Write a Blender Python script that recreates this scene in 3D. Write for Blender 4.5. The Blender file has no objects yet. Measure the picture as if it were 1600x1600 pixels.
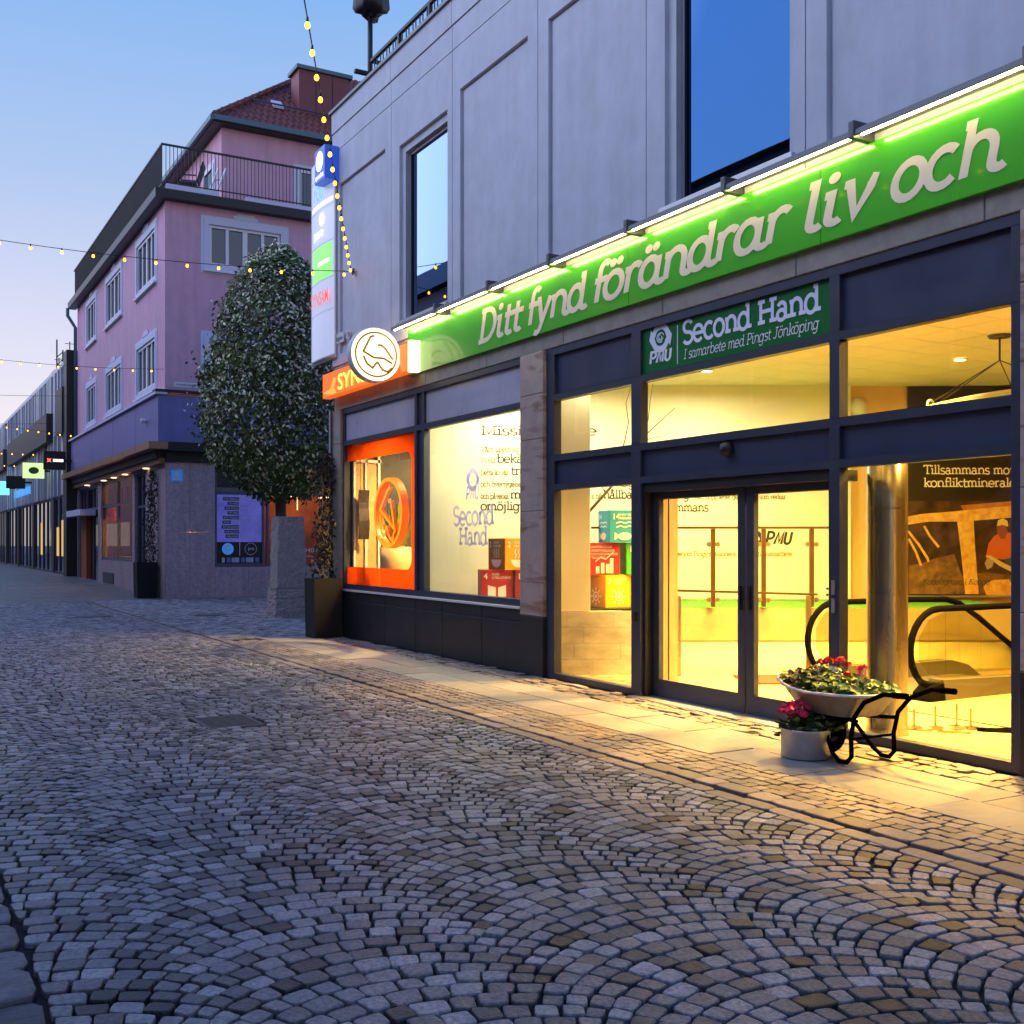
import bpy, bmesh, math, random
import numpy as np
from mathutils import Vector, Matrix, noise
R = math.radians
random.seed(7); rng = np.random.default_rng(7)
scene = bpy.context.scene
COL = scene.collection

# ---------------------------------------------------------------- camera
THETA = R(29.86)
CS, SN = math.cos(THETA), math.sin(THETA)
cam_d = bpy.data.cameras.new("camera")
cam = bpy.data.objects.new("camera", cam_d); COL.objects.link(cam)
cam.location = (0, 0, 1.6)
cam.rotation_euler = (R(90), 0, -THETA)
cam_d.sensor_width = 36; cam_d.lens = 36 * 1700 / 1600
cam_d.shift_y = 0.03
cam_d.clip_start = 0.05; cam_d.clip_end = 2000
scene.camera = cam

# ---------------------------------------------------------------- world: dusk sky
SUN_EL, SUN_AZ = R(32), R(-62)          # azimuth measured from +Y (down the street), positive towards +X
world = bpy.data.worlds.new("World"); scene.world = world; world.use_nodes = True
wn = world.node_tree.nodes; wl = world.node_tree.links; wn.clear()
sky = wn.new("ShaderNodeTexSky"); sky.sky_type = 'NISHITA'; sky.sun_disc = False
sky.sun_elevation = SUN_EL; sky.sun_rotation = SUN_AZ
sky.air_density = 1.0; sky.dust_density = 0.6; sky.ozone_density = 3.0
mixc = wn.new("ShaderNodeMix"); mixc.data_type = 'RGBA'; mixc.blend_type = 'MIX'
bw = wn.new("ShaderNodeRGBToBW")
tc = wn.new("ShaderNodeTexCoord"); sep = wn.new("ShaderNodeSeparateXYZ")
ramp = wn.new("ShaderNodeValToRGB")
wl.new(tc.outputs["Generated"], sep.inputs[0]); wl.new(sep.outputs["Z"], ramp.inputs[0])
cr = ramp.color_ramp
cr.elements[0].position = 0.0;  cr.elements[0].color = (0.78, 0.66, 0.60, 1)
cr.elements[1].position = 1.0;  cr.elements[1].color = (0.012, 0.075, 0.40, 1)
for p, c in ((0.08, (0.73, 0.66, 0.68)), (0.17, (0.58, 0.57, 0.70)), (0.30, (0.345, 0.45, 0.67)), (0.46, (0.175, 0.36, 0.69)), (0.62, (0.055, 0.20, 0.68))):
    e = cr.elements.new(p); e.color = (*c, 1)
bg = wn.new("ShaderNodeBackground"); bg2 = wn.new("ShaderNodeBackground")
add = wn.new("ShaderNodeAddShader"); out = wn.new("ShaderNodeOutputWorld")
wl.new(sky.outputs[0], bg.inputs[0]); bg.inputs[1].default_value = 0.006
wl.new(ramp.outputs[0], bg2.inputs[0]); bg2.inputs[1].default_value = 0.62
wl.new(bg.outputs[0], add.inputs[0]); wl.new(bg2.outputs[0], add.inputs[1]); wl.new(add.outputs[0], out.inputs[0])

sun_d = bpy.data.lights.new("sun", 'SUN'); sun_d.energy = 1.35; sun_d.angle = R(80); sun_d.color = (0.70, 0.75, 1.0)
sun = bpy.data.objects.new("sun", sun_d); COL.objects.link(sun)
sd = Vector((math.sin(SUN_AZ) * math.cos(SUN_EL), math.cos(SUN_AZ) * math.cos(SUN_EL), math.sin(SUN_EL)))
sun.rotation_euler = sd.to_track_quat('Z', 'Y').to_euler(); sun.location = sd * 60

scene.view_settings.view_transform = 'Standard'; scene.view_settings.look = 'None'
scene.view_settings.exposure = 1.0; scene.view_settings.gamma = 1; scene.view_settings.use_curve_mapping = False
scene.render.engine = 'CYCLES'
scene.cycles.use_denoising = True
scene.cycles.max_bounces = 7; scene.cycles.diffuse_bounces = 3; scene.cycles.glossy_bounces = 4
scene.cycles.transmission_bounces = 4; scene.cycles.transparent_max_bounces = 16
scene.cycles.sample_clamp_indirect = 6.0
scene.cycles.caustics_reflective = False; scene.cycles.caustics_refractive = False

# ---------------------------------------------------------------- materials
MATS = {}
def mat(name, col, rough=0.6, metal=0.0, spec=0.5, var=0.0, vscale=4.0, bump=0.0, bscale=60.0, col2=None, emit=None, estr=0.0, stretch=None, tint=0.0, coat=0.0, stain=0.0):
    if name in MATS: return MATS[name]
    m = bpy.data.materials.new(name); m.use_nodes = True
    nt = m.node_tree; N = nt.nodes; L = nt.links
    b = N["Principled BSDF"]
    b.inputs["Base Color"].default_value = (*col, 1)
    b.inputs["Roughness"].default_value = rough; b.inputs["Metallic"].default_value = metal
    b.inputs["Specular IOR Level"].default_value = spec
    if coat: b.inputs["Coat Weight"].default_value = coat; b.inputs["Coat Roughness"].default_value = 0.05
    if emit: b.inputs["Emission Color"].default_value = (*emit, 1); b.inputs["Emission Strength"].default_value = estr
    cur = None
    if var or bump or col2 or stain:
        t = N.new("ShaderNodeTexCoord"); src = t.outputs["Object"]
        if stretch:
            mp = N.new("ShaderNodeMapping"); mp.inputs["Scale"].default_value = stretch
            L.new(src, mp.inputs[0]); src = mp.outputs[0]
    if var or col2:
        n = N.new("ShaderNodeTexNoise"); n.inputs["Scale"].default_value = vscale; n.inputs["Detail"].default_value = 6; n.inputs["Roughness"].default_value = 0.62
        L.new(src, n.inputs["Vector"])
        rp = N.new("ShaderNodeValToRGB")
        rp.color_ramp.elements[0].position = 0.32; rp.color_ramp.elements[1].position = 0.68
        c2 = col2 if col2 else tuple(min(1, c * (1 + var)) for c in col)
        c1 = col if col2 else tuple(c * (1 - var) for c in col)
        rp.color_ramp.elements[0].color = (*c1, 1); rp.color_ramp.elements[1].color = (*c2, 1)
        L.new(n.outputs["Fac"], rp.inputs[0]); cur = rp.outputs[0]
        mr = N.new("ShaderNodeMapRange"); mr.inputs[3].default_value = max(0.02, rough - 0.1); mr.inputs[4].default_value = min(1, rough + 0.12)
        L.new(n.outputs["Fac"], mr.inputs[0]); L.new(mr.outputs[0], b.inputs["Roughness"])
    if stain:                                   # vertical weather streaks and blotches
        mp2 = N.new("ShaderNodeMapping"); mp2.inputs["Scale"].default_value = (3.2, 3.2, 0.35)
        L.new(t.outputs["Object"], mp2.inputs[0])
        n3 = N.new("ShaderNodeTexNoise"); n3.inputs["Scale"].default_value = 1.6; n3.inputs["Detail"].default_value = 5
        L.new(mp2.outputs[0], n3.inputs["Vector"])
        mr3 = N.new("ShaderNodeMapRange"); mr3.inputs[1].default_value = 0.35; mr3.inputs[2].default_value = 0.7; mr3.inputs[3].default_value = 1.0; mr3.inputs[4].default_value = 1.0 - stain
        L.new(n3.outputs["Fac"], mr3.inputs[0])
        mm = N.new("ShaderNodeMix"); mm.data_type = 'RGBA'; mm.blend_type = 'MULTIPLY'; mm.inputs[0].default_value = 1
        if cur: L.new(cur, mm.inputs[6])
        else: mm.inputs[6].default_value = (*col, 1)
        L.new(mr3.outputs[0], mm.inputs[7]); cur = mm.outputs[2]
    if tint:
        a = N.new("ShaderNodeAttribute"); a.attribute_name = "tint"
        mr = N.new("ShaderNodeMapRange"); mr.inputs[3].default_value = 1 - tint; mr.inputs[4].default_value = 1 + tint
        L.new(a.outputs["Fac"], mr.inputs[0])
        mm = N.new("ShaderNodeMix"); mm.data_type = 'RGBA'; mm.blend_type = 'MULTIPLY'; mm.inputs[0].default_value = 1
        if cur: L.new(cur, mm.inputs[6])
        else: mm.inputs[6].default_value = (*col, 1)
        L.new(mr.outputs[0], mm.inputs[7]); cur = mm.outputs[2]
    if cur: L.new(cur, b.inputs["Base Color"])
    if bump:
        n2 = N.new("ShaderNodeTexNoise"); n2.inputs["Scale"].default_value = bscale; n2.inputs["Detail"].default_value = 5
        L.new(src, n2.inputs["Vector"])
        bp = N.new("ShaderNodeBump"); bp.inputs["Strength"].default_value = bump; bp.inputs["Distance"].default_value = 0.01
        L.new(n2.outputs["Fac"], bp.inputs["Height"]); L.new(bp.outputs[0], b.inputs["Normal"])
    MATS[name] = m; return m

def emat(name, col, strength):
    if name in MATS: return MATS[name]
    m = bpy.data.materials.new(name); m.use_nodes = True
    N = m.node_tree.nodes; L = m.node_tree.links; N.clear()
    e = N.new("ShaderNodeEmission"); e.inputs[0].default_value = (*col, 1); e.inputs[1].default_value = strength
    o = N.new("ShaderNodeOutputMaterial"); L.new(e.outputs[0], o.inputs[0]); MATS[name] = m; return m

def glass(name, refl=1.45, tintc=(0.95, 0.97, 0.96), mult=1.0):
    if name in MATS: return MATS[name]
    m = bpy.data.materials.new(name); m.use_nodes = True
    N = m.node_tree.nodes; L = m.node_tree.links; N.clear()
    t = N.new("ShaderNodeBsdfTransparent"); t.inputs[0].default_value = (*tintc, 1)
    g = N.new("ShaderNodeBsdfGlossy"); g.inputs["Roughness"].default_value = 0.0
    # Schlick reflectance from the angle alone, the same from both sides of the pane
    ge = N.new("ShaderNodeNewGeometry"); dt = N.new("ShaderNodeVectorMath"); dt.operation = 'DOT_PRODUCT'
    L.new(ge.outputs["Normal"], dt.inputs[0]); L.new(ge.outputs["Incoming"], dt.inputs[1])
    def mth(op, a, b=0.0):
        q = N.new("ShaderNodeMath"); q.operation = op
        if hasattr(a, "links"): L.new(a, q.inputs[0])
        else: q.inputs[0].default_value = a
        q.inputs[1].default_value = b; return q.outputs[0]
    inv = N.new("ShaderNodeMath"); inv.operation = 'SUBTRACT'; inv.inputs[0].default_value = 1.0; L.new(mth('ABSOLUTE', dt.outputs["Value"]), inv.inputs[1])
    f0 = ((refl - 1) / (refl + 1)) ** 2
    sch = mth('ADD', mth('MULTIPLY', mth('POWER', inv.outputs[0], 5.0), 1 - f0), f0)
    mu = N.new("ShaderNodeMath"); mu.operation = 'MULTIPLY'; mu.inputs[1].default_value = mult; mu.use_clamp = True
    mx = N.new("ShaderNodeMixShader"); o = N.new("ShaderNodeOutputMaterial")
    L.new(sch, mu.inputs[0]); L.new(mu.outputs[0], mx.inputs[0]); L.new(t.outputs[0], mx.inputs[1]); L.new(g.outputs[0], mx.inputs[2]); L.new(mx.outputs[0], o.inputs[0])
    MATS[name] = m; return m

def coated_glass(name, fac, dark=(0.01, 0.013, 0.02), tint_=(0.85, 0.88, 0.92), tint2=None):
    if name in MATS: return MATS[name]
    m = bpy.data.materials.new(name); m.use_nodes = True
    N = m.node_tree.nodes; L = m.node_tree.links; N.clear()
    d = N.new("ShaderNodeBsdfDiffuse"); d.inputs[0].default_value = (*dark, 1)
    g = N.new("ShaderNodeBsdfGlossy"); g.inputs["Roughness"].default_value = 0.01; g.inputs[0].default_value = (*tint_, 1)
    lw = N.new("ShaderNodeLayerWeight"); lw.inputs[0].default_value = 0.5
    mr = N.new("ShaderNodeMapRange"); mr.inputs[3].default_value = fac; mr.inputs[4].default_value = min(1, fac + 0.35)
    if tint2:                                # reflected sky blue put into the tint, deeper in steep views
        m2 = N.new("ShaderNodeMapRange"); m2.inputs[1].default_value = 0.42; m2.inputs[2].default_value = 0.61
        mc = N.new("ShaderNodeMix"); mc.data_type = 'RGBA'; mc.inputs[6].default_value = (*tint_, 1); mc.inputs[7].default_value = (*tint2, 1)
        L.new(lw.outputs["Facing"], m2.inputs[0]); L.new(m2.outputs[0], mc.inputs[0]); L.new(mc.outputs[2], g.inputs[0])
    t = N.new("ShaderNodeTexCoord"); n = N.new("ShaderNodeTexNoise"); n.inputs["Scale"].default_value = 0.8
    bp = N.new("ShaderNodeBump"); bp.inputs["Strength"].default_value = 0.02; bp.inputs["Distance"].default_value = 0.02
    L.new(t.outputs["Object"], n.inputs["Vector"]); L.new(n.outputs["Fac"], bp.inputs["Height"]); L.new(bp.outputs[0], g.inputs["Normal"])
    mx = N.new("ShaderNodeMixShader"); o = N.new("ShaderNodeOutputMaterial")
    L.new(lw.outputs["Facing"], mr.inputs[0]); L.new(mr.outputs[0], mx.inputs[0]); L.new(d.outputs[0], mx.inputs[1]); L.new(g.outputs[0], mx.inputs[2]); L.new(mx.outputs[0], o.inputs[0])
    MATS[name] = m; return m

# ---------------------------------------------------------------- object helpers
def wm(o):
    if o is None: return Matrix.Identity(4)
    return wm(o.parent) @ o.matrix_basis
def tag(o, label=None, cat=None, group=None, kind=None):
    if label: o["label"] = label
    if cat: o["category"] = cat
    if group: o["group"] = group
    if kind: o["kind"] = kind
    return o
def thing(name, label, cat, loc=(0, 0, 0), rz=0.0, group=None):
    o = bpy.data.objects.new(name, None); COL.objects.link(o)
    o.location = loc; o.rotation_euler = (0, 0, rz); o.empty_display_size = 0.2
    return tag(o, label, cat, group)
def structure(name, loc=(0, 0, 0)):
    o = bpy.data.objects.new(name, None); COL.objects.link(o); o.location = loc
    o["kind"] = 'structure'; return o

class Frame:            # a plane in space: u runs along r, v up, d out along n
    def __init__(s, o, r, n): s.o = Vector(o); s.r = Vector(r).normalized(); s.n = Vector(n).normalized(); s.u = Vector((0, 0, 1))
    def p(s, u, v, d=0.0): return s.o + s.r * u + s.u * v + s.n * d

class MB:
    def __init__(s): s.v = []; s.f = []; s.m = []; s.cm = 0
    def quad(s, a, b, c, d):
        i = len(s.v); s.v += [tuple(a), tuple(b), tuple(c), tuple(d)]; s.f.append((i, i + 1, i + 2, i + 3)); s.m.append(s.cm); return s
    def poly(s, pts):
        i = len(s.v); s.v += [tuple(p) for p in pts]; s.f.append(tuple(range(i, i + len(pts)))); s.m.append(s.cm); return s
    def hexa(s, P):      # 8 points: 0-3 bottom ring, 4-7 top ring
        i = len(s.v); s.v += [tuple(p) for p in P]
        for q in ((0, 3, 2, 1), (4, 5, 6, 7), (0, 1, 5, 4), (1, 2, 6, 5), (2, 3, 7, 6), (3, 0, 4, 7)):
            s.f.append(tuple(i + k for k in q)); s.m.append(s.cm)
        return s
    def box(s, x0, x1, y0, y1, z0, z1):
        return s.hexa([(x0, y0, z0), (x1, y0, z0), (x1, y1, z0), (x0, y1, z0), (x0, y0, z1), (x1, y0, z1), (x1, y1, z1), (x0, y1, z1)])
    def fbox(s, F, u0, u1, v0, v1, d0, d1):
        return s.hexa([F.p(u0, v0, d0), F.p(u1, v0, d0), F.p(u1, v0, d1), F.p(u0, v0, d1), F.p(u0, v1, d0), F.p(u1, v1, d0), F.p(u1, v1, d1), F.p(u0, v1, d1)])
    def bbox(s, F, u0, u1, v0, v1, d0, d1, b=0.01):      # box with a chamfered front face
        P = [F.p(u0, v0, d0), F.p(u1, v0, d0), F.p(u1, v1, d0), F.p(u0, v1, d0),
             F.p(u0, v0, d1 - b), F.p(u1, v0, d1 - b), F.p(u1, v1, d1 - b), F.p(u0, v1, d1 - b),
             F.p(u0 + b, v0 + b, d1), F.p(u1 - b, v0 + b, d1), F.p(u1 - b, v1 - b, d1), F.p(u0 + b, v1 - b, d1)]
        i = len(s.v); s.v += [tuple(p) for p in P]
        fs = [(8, 9, 10, 11), (3, 2, 1, 0)]
        for k in range(4):
            j = (k + 1) % 4; fs += [(k, j, 4 + j, 4 + k), (4 + k, 4 + j, 8 + j, 8 + k)]
        for q in fs: s.f.append(tuple(i + k for k in q)); s.m.append(s.cm)
        return s
    def frame(s, F, u0, u1, v0, v1, w, d0, d1, wb=None):       # four bars butted end to end
        wb = w if wb is None else wb
        s.fbox(F, u0, u1, v1 - w, v1, d0, d1); s.fbox(F, u0, u1, v0, v0 + wb, d0, d1)
        s.fbox(F, u0, u0 + w, v0 + wb, v1 - w, d0, d1); s.fbox(F, u1 - w, u1, v0 + wb, v1 - w, d0, d1); return s
    def tube(s, pts, r, n=8, cap=True, closed=False):
        pts = [Vector(p) for p in pts]; rs = r if isinstance(r, (list, tuple)) else [r] * len(pts)
        i0 = len(s.v); N = len(pts); up = None
        for k, p in enumerate(pts):
            if closed: d = pts[(k + 1) % N] - pts[k - 1]
            else: d = pts[min(k + 1, N - 1)] - pts[max(k - 1, 0)]
            d = d.normalized() if d.length > 1e-9 else Vector((0, 0, 1))
            if up is None:
                up = Vector((0, 0, 1)) if abs(d.z) < 0.9 else Vector((1, 0, 0))
            a = d.cross(up); a = a.normalized() if a.length > 1e-6 else d.orthogonal().normalized()
            b = a.cross(d).normalized(); up = b
            for q in range(n):
                t = 2 * math.pi * q / n; s.v.append(tuple(p + (a * math.cos(t) + b * math.sin(t)) * rs[k]))
        for k in range(N if closed else N - 1):
            k2 = (k + 1) % N
            for q in range(n):
                q2 = (q + 1) % n
                s.f.append((i0 + k * n + q, i0 + k * n + q2, i0 + k2 * n + q2, i0 + k2 * n + q)); s.m.append(s.cm)
        if cap and not closed:
            s.f.append(tuple(i0 + q for q in reversed(range(n)))); s.m.append(s.cm)
            s.f.append(tuple(i0 + (N - 1) * n + q for q in range(n))); s.m.append(s.cm)
        return s
    def lathe(s, c, prof, n=24, axis=None):      # profile [(radius, height)]
        c = Vector(c); i0 = len(s.v)
        for r, h in prof:
            for q in range(n):
                t = 2 * math.pi * q / n
                p = Vector((r * math.cos(t), r * math.sin(t), h))
                if axis is not None: p = axis @ p
                s.v.append(tuple(c + p))
        for k in range(len(prof) - 1):
            for q in range(n):
                q2 = (q + 1) % n
                s.f.append((i0 + k * n + q, i0 + k * n + q2, i0 + (k + 1) * n + q2, i0 + (k + 1) * n + q)); s.m.append(s.cm)
        return s
    def disc(s, F, u, v, d, ru, rv=None, n=32):
        rv = ru if rv is None else rv
        return s.poly([F.p(u + ru * math.cos(2 * math.pi * k / n), v + rv * math.sin(2 * math.pi * k / n), d) for k in range(n)])
    def grid_wall(s, F, u0, u1, v0, v1, holes, depth, d=0.0):   # wall face with openings and reveals
        us = sorted({u0, u1, *[h[0] for h in holes], *[h[1] for h in holes]}); vs = sorted({v0, v1, *[h[2] for h in holes], *[h[3] for h in holes]})
        us = [u for u in us if u0 <= u <= u1]; vs = [v for v in vs if v0 <= v <= v1]
        for a, b in zip(us, us[1:]):
            for c, e in zip(vs, vs[1:]):
                mu, mv = (a + b) / 2, (c + e) / 2
                if any(h[0] < mu < h[1] and h[2] < mv < h[3] for h in holes): continue
                s.quad(F.p(a, c, d), F.p(b, c, d), F.p(b, e, d), F.p(a, e, d))
        for h in holes:
            a, b, c, e = h[:4]; D = d - depth
            s.quad(F.p(a, c, d), F.p(a, c, D), F.p(a, e, D), F.p(a, e, d)); s.quad(F.p(b, c, d), F.p(b, c, D), F.p(b, e, D), F.p(b, e, d))
            s.quad(F.p(a, c, d), F.p(b, c, d), F.p(b, c, D), F.p(a, c, D)); s.quad(F.p(a, e, d), F.p(b, e, d), F.p(b, e, D), F.p(a, e, D))
        return s
    def build(s, name, m, parent=None, smooth=False, recalc=True, bevel=0.0, local=False):
        me = bpy.data.meshes.new(name)
        V = s.v
        if parent is not None and not local:
            M = wm(parent).inverted(); V = [tuple(M @ Vector(v)) for v in V]
        me.from_pydata(V, [], s.f)
        ms = m if isinstance(m, (list, tuple)) else [m]
        for q in ms: me.materials.append(q)
        if len(ms) > 1: me.polygons.foreach_set("material_index", s.m)
        if recalc or bevel:
            b = bmesh.new(); b.from_mesh(me)
            if bevel:
                bmesh.ops.remove_doubles(b, verts=b.verts, dist=1e-5)
                bmesh.ops.recalc_face_normals(b, faces=b.faces)
                es = [e for e in b.edges if e.is_manifold and e.calc_face_angle(0) > 0.5]
                bmesh.ops.bevel(b, geom=es, offset=bevel, segments=2, profile=0.7, affect='EDGES', clamp_overlap=True)
            else: bmesh.ops.recalc_face_normals(b, faces=b.faces)
            b.to_mesh(me); b.free()
        if smooth: me.polygons.foreach_set("use_smooth", [True] * len(me.polygons))
        o = bpy.data.objects.new(name, me); COL.objects.link(o)
        if parent is not None: o.parent = parent
        return o
def cw(px, pz): return (px * CS + pz * SN, -px * SN + pz * CS)          # the shop's inner walls stand at 30 degrees to the street
FS = Frame((6.8, 0, 0), (0, 1, 0), (-1, 0, 0))        # shop facade, u = distance along the street
FST = Frame((6.8, 0, 0), (0, -1, 0), (-1, 0, 0))      # the same plane for writing
# ================================================================ GROUND
def gz(y): return float(np.interp(y, [29, 48], [0.0, 0.24]))
M_soil = mat("joint soil", (0.007, 0.0065, 0.006), 0.95, bump=0.4, bscale=90, var=0.3, vscale=30)
M_sett = mat("worn granite sett", (0.235, 0.236, 0.248), 0.42, spec=0.5, var=0.46, vscale=48, bump=0.5, bscale=90, tint=0.8, stain=0.3)
M_settw = mat("reddish granite sett", (0.215, 0.185, 0.165), 0.52, spec=0.45, var=0.25, vscale=24, bump=0.35, bscale=120, tint=0.38)
M_slab = mat("pale granite slab", (0.27, 0.258, 0.24), 0.6, var=0.14, vscale=9, bump=0.2, bscale=140, tint=0.12, stain=0.1)
M_curb = mat("rough kerb granite", (0.15, 0.15, 0.16), 0.55, var=0.4, vscale=12, bump=1.0, bscale=28, tint=0.35)
M_iron = mat("cast iron", (0.11, 0.11, 0.115), 0.5, metal=0.3, var=0.3, vscale=30)

def far_paving():
    m = bpy.data.materials.new("far sett paving"); m.use_nodes = True
    N = m.node_tree.nodes; L = m.node_tree.links; b = N["Principled BSDF"]
    t = N.new("ShaderNodeTexCoord"); br = N.new("ShaderNodeTexBrick"); br.inputs["Scale"].default_value = 1
    br.inputs["Brick Width"].default_value = 0.13; br.inputs["Row Height"].default_value = 0.11; br.inputs["Mortar Size"].default_value = 0.014; br.inputs["Mortar Smooth"].default_value = 0.4
    br.inputs["Color1"].default_value = (0.10, 0.10, 0.105, 1); br.inputs["Color2"].default_value = (0.22, 0.22, 0.225, 1); br.inputs["Mortar"].default_value = (0.03, 0.03, 0.03, 1)
    n = N.new("ShaderNodeTexNoise"); n.inputs["Scale"].default_value = 0.5; n.inputs["Detail"].default_value = 6
    mx = N.new("ShaderNodeMix"); mx.data_type = 'RGBA'; mx.blend_type = 'OVERLAY'; mx.inputs[0].default_value = 0.6
    L.new(t.outputs["Object"], br.inputs["Vector"]); L.new(t.outputs["Object"], n.inputs["Vector"])
    L.new(br.outputs["Color"], mx.inputs[6]); L.new(n.outputs["Fac"], mx.inputs[7]); L.new(mx.outputs[2], b.inputs["Base Color"])
    bp = N.new("ShaderNodeBump"); bp.inputs["Distance"].default_value = 0.02; bp.inputs["Strength"].default_value = 0.7; bp.invert = True
    L.new(br.outputs["Fac"], bp.inputs["Height"]); L.new(bp.outputs[0], b.inputs["Normal"]); b.inputs["Roughness"].default_value = 0.5
    return m
M_far = far_paving()

def strip(x0, x1, ys, dz, m, name, parent=None):
    v = []; f = []
    for y in ys: v += [(x0, y, gz(y) + dz), (x1, y, gz(y) + dz)]
    for k in range(len(ys) - 1): f.append((2 * k, 2 * k + 1, 2 * k + 3, 2 * k + 2))
    me = bpy.data.meshes.new(name); me.from_pydata(v, [], f); me.materials.append(m)
    o = bpy.data.objects.new(name, me); COL.objects.link(o)
    if parent: o.parent = parent
    return o
g = strip(-260, 320, [-80, 0, 29, 34, 39, 44, 48, 120, 500], -0.06, M_far, "ground"); g["kind"] = 'structure'

def ring_points(C, n_c, rnd):
    """C: [n,4,2] cell corners -> [n,4*n_c,2] outline with worn corners"""
    n = len(C)
    if n_c == 1: return C.copy()
    pts = []
    for k in range(4):
        a, b, c = C[:, k - 1], C[:, k], C[:, (k + 1) % 4]
        w = rnd.uniform(0.16, 0.30, (n, 1)); w2 = rnd.uniform(0.16, 0.30, (n, 1))
        p1 = b + (a - b) * w; p3 = b + (c - b) * w2
        if n_c == 2: pts += [p1, p3]
        else: pts += [p1, (p1 + p3) * 0.22 + b * 0.56, p3]
    P = np.stack(pts, 1)
    return P + rnd.normal(0, 0.0013, P.shape)
def sett_rings(C, z, n_c, rnd, slope=0.012, depth=0.04):
    O = ring_points(C, n_c, rnd); n, k, _ = O.shape; cen = O.mean(1, keepdims=True)
    tx = rnd.normal(0, slope, (n, 1)); ty = rnd.normal(0, slope, (n, 1))
    def ring(s, dz):
        P = cen + (O - cen) * s; zz = z[:, None] + dz + (P[:, :, 0] - cen[:, :, 0]) * tx + (P[:, :, 1] - cen[:, :, 1]) * ty
        return np.concatenate([P, zz[:, :, None]], 2)
    if n_c == 1: return [ring(1.0, -depth), ring(1.0, -0.008), ring(0.86, 0.0)]
    if n_c == 2: return [ring(1.0, -depth), ring(1.0, -0.006), ring(0.91, 0.0)]
    return [ring(1.0, -depth), ring(1.01, -0.007), ring(0.965, -0.0015), ring(0.84, 0.0)]
def setts_mesh(name, rings, tint, m, smooth=True):
    n, k, _ = rings[0].shape; nr = len(rings)
    V = np.stack(rings, 1).reshape(-1, 3)
    base = (np.arange(n) * nr * k)[:, None, None]
    q = np.arange(k); q2 = (q + 1) % k
    Q = []
    for r in range(nr - 1): Q.append(np.stack([r * k + q, r * k + q2, (r + 1) * k + q2, (r + 1) * k + q], 1))
    Q = np.concatenate(Q)                                         # [(nr-1)*k,4]
    F4 = (base + Q[None]).reshape(-1, 4); T = (base[:, :, 0] + (nr - 1) * k + q[None]).reshape(-1, k)
    loops = np.concatenate([F4.ravel(), T.ravel()]).astype(np.int32)
    tot = np.concatenate([np.full(len(F4), 4), np.full(len(T), k)]).astype(np.int32)
    start = np.concatenate([[0], np.cumsum(tot)[:-1]]).astype(np.int32)
    me = bpy.data.meshes.new(name); me.vertices.add(len(V)); me.vertices.foreach_set("co", V.astype(np.float32).ravel())
    me.loops.add(len(loops)); me.loops.foreach_set("vertex_index", loops)
    me.polygons.add(len(tot)); me.polygons.foreach_set("loop_start", start); me.polygons.foreach_set("loop_total", tot)
    me.update(calc_edges=True)
    tf = np.concatenate([np.repeat(tint, (nr - 1) * k), tint]).astype(np.float32)
    at = me.attributes.new("tint", 'FLOAT', 'FACE'); at.data.foreach_set("value", tf)
    me.polygons.foreach_set("use_smooth", np.full(len(tot), False)); me.materials.append(m)
    o = bpy.data.objects.new(name, me); COL.objects.link(o); return o
def in_view(C):
    c = C.mean(1); z = c[:, 0] * SN + c[:, 1] * CS; x = c[:, 0] * CS - c[:, 1] * SN
    return (z > 3.3) & (np.abs(x) < 0.485 * z), z
def lay_setts(parent, C, part, m, rnd, n_parts, zjit=0.0022, near=8.5, mid=17, slope=0.010, detail=3):
    n = len(C); cy = C[:, :, 1].mean(1); tint = np.clip(rnd.normal(0.5, 0.27, n), 0, 1)
    z = np.interp(cy, [29, 48], [0, 0.24]) + rnd.normal(0, zjit, n)
    vis, dist = in_view(C)
    order = np.argsort(np.where(vis, dist, 1e9)); single = order[:n_parts]; single = single[vis[single]]
    rest = np.ones(n, bool); rest[single] = False
    RR = sett_rings(C[single], z[single], detail, rnd, slope)
    for k in range(len(single)):
        o = setts_mesh(part, [r[k:k + 1] for r in RR], tint[single[k]:single[k] + 1], m); o.parent = parent
    lods = ((detail, rest & (dist < near)), (2, rest & (dist >= near) & (dist < mid)), (1, rest & (dist >= mid)))
    objs = []
    for nc, s in lods:
        if s.sum(): objs.append((sett_rings(C[s], z[s], nc, rnd, slope), tint[s]))
    # the remaining stones joined into one part
    Vs = []; made = []
    for k, (rr, tt) in enumerate(objs): made.append(setts_mesh(part + "s", rr, tt, m, smooth=(k < 2)))
    if made:
        b = bmesh.new(); lay = None
        main = made[0]
        if len(made) > 1:
            with bpy.context.temp_override(active_object=main, selected_editable_objects=made, selected_objects=made, object=main): bpy.ops.object.join()
        main.parent = parent; main["kind"] = 'stuff'; main.name = part + "s"
def rows(x0, x1, wx, y0, y1, ly, rnd, gap=0.009, jit=0.004, along_y=True):
    C = []; nx = max(1, round((x1 - x0) / wx)); w = (x1 - x0) / nx
    for i in range(nx):
        y = y0 - rnd.uniform(0, ly); a = x0 + i * w
        while y < y1:
            l = ly * rnd.uniform(0.8, 1.25)
            C.append([(a, y), (a + w, y), (a + w, y + l), (a, y + l)]); y += l
    C = np.array(C); cen = C.mean(1, keepdims=True); half = np.abs(C - cen)
    C = cen + np.sign(C - cen) * (half - gap / 2); return C + rnd.normal(0, jit, C.shape)

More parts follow.
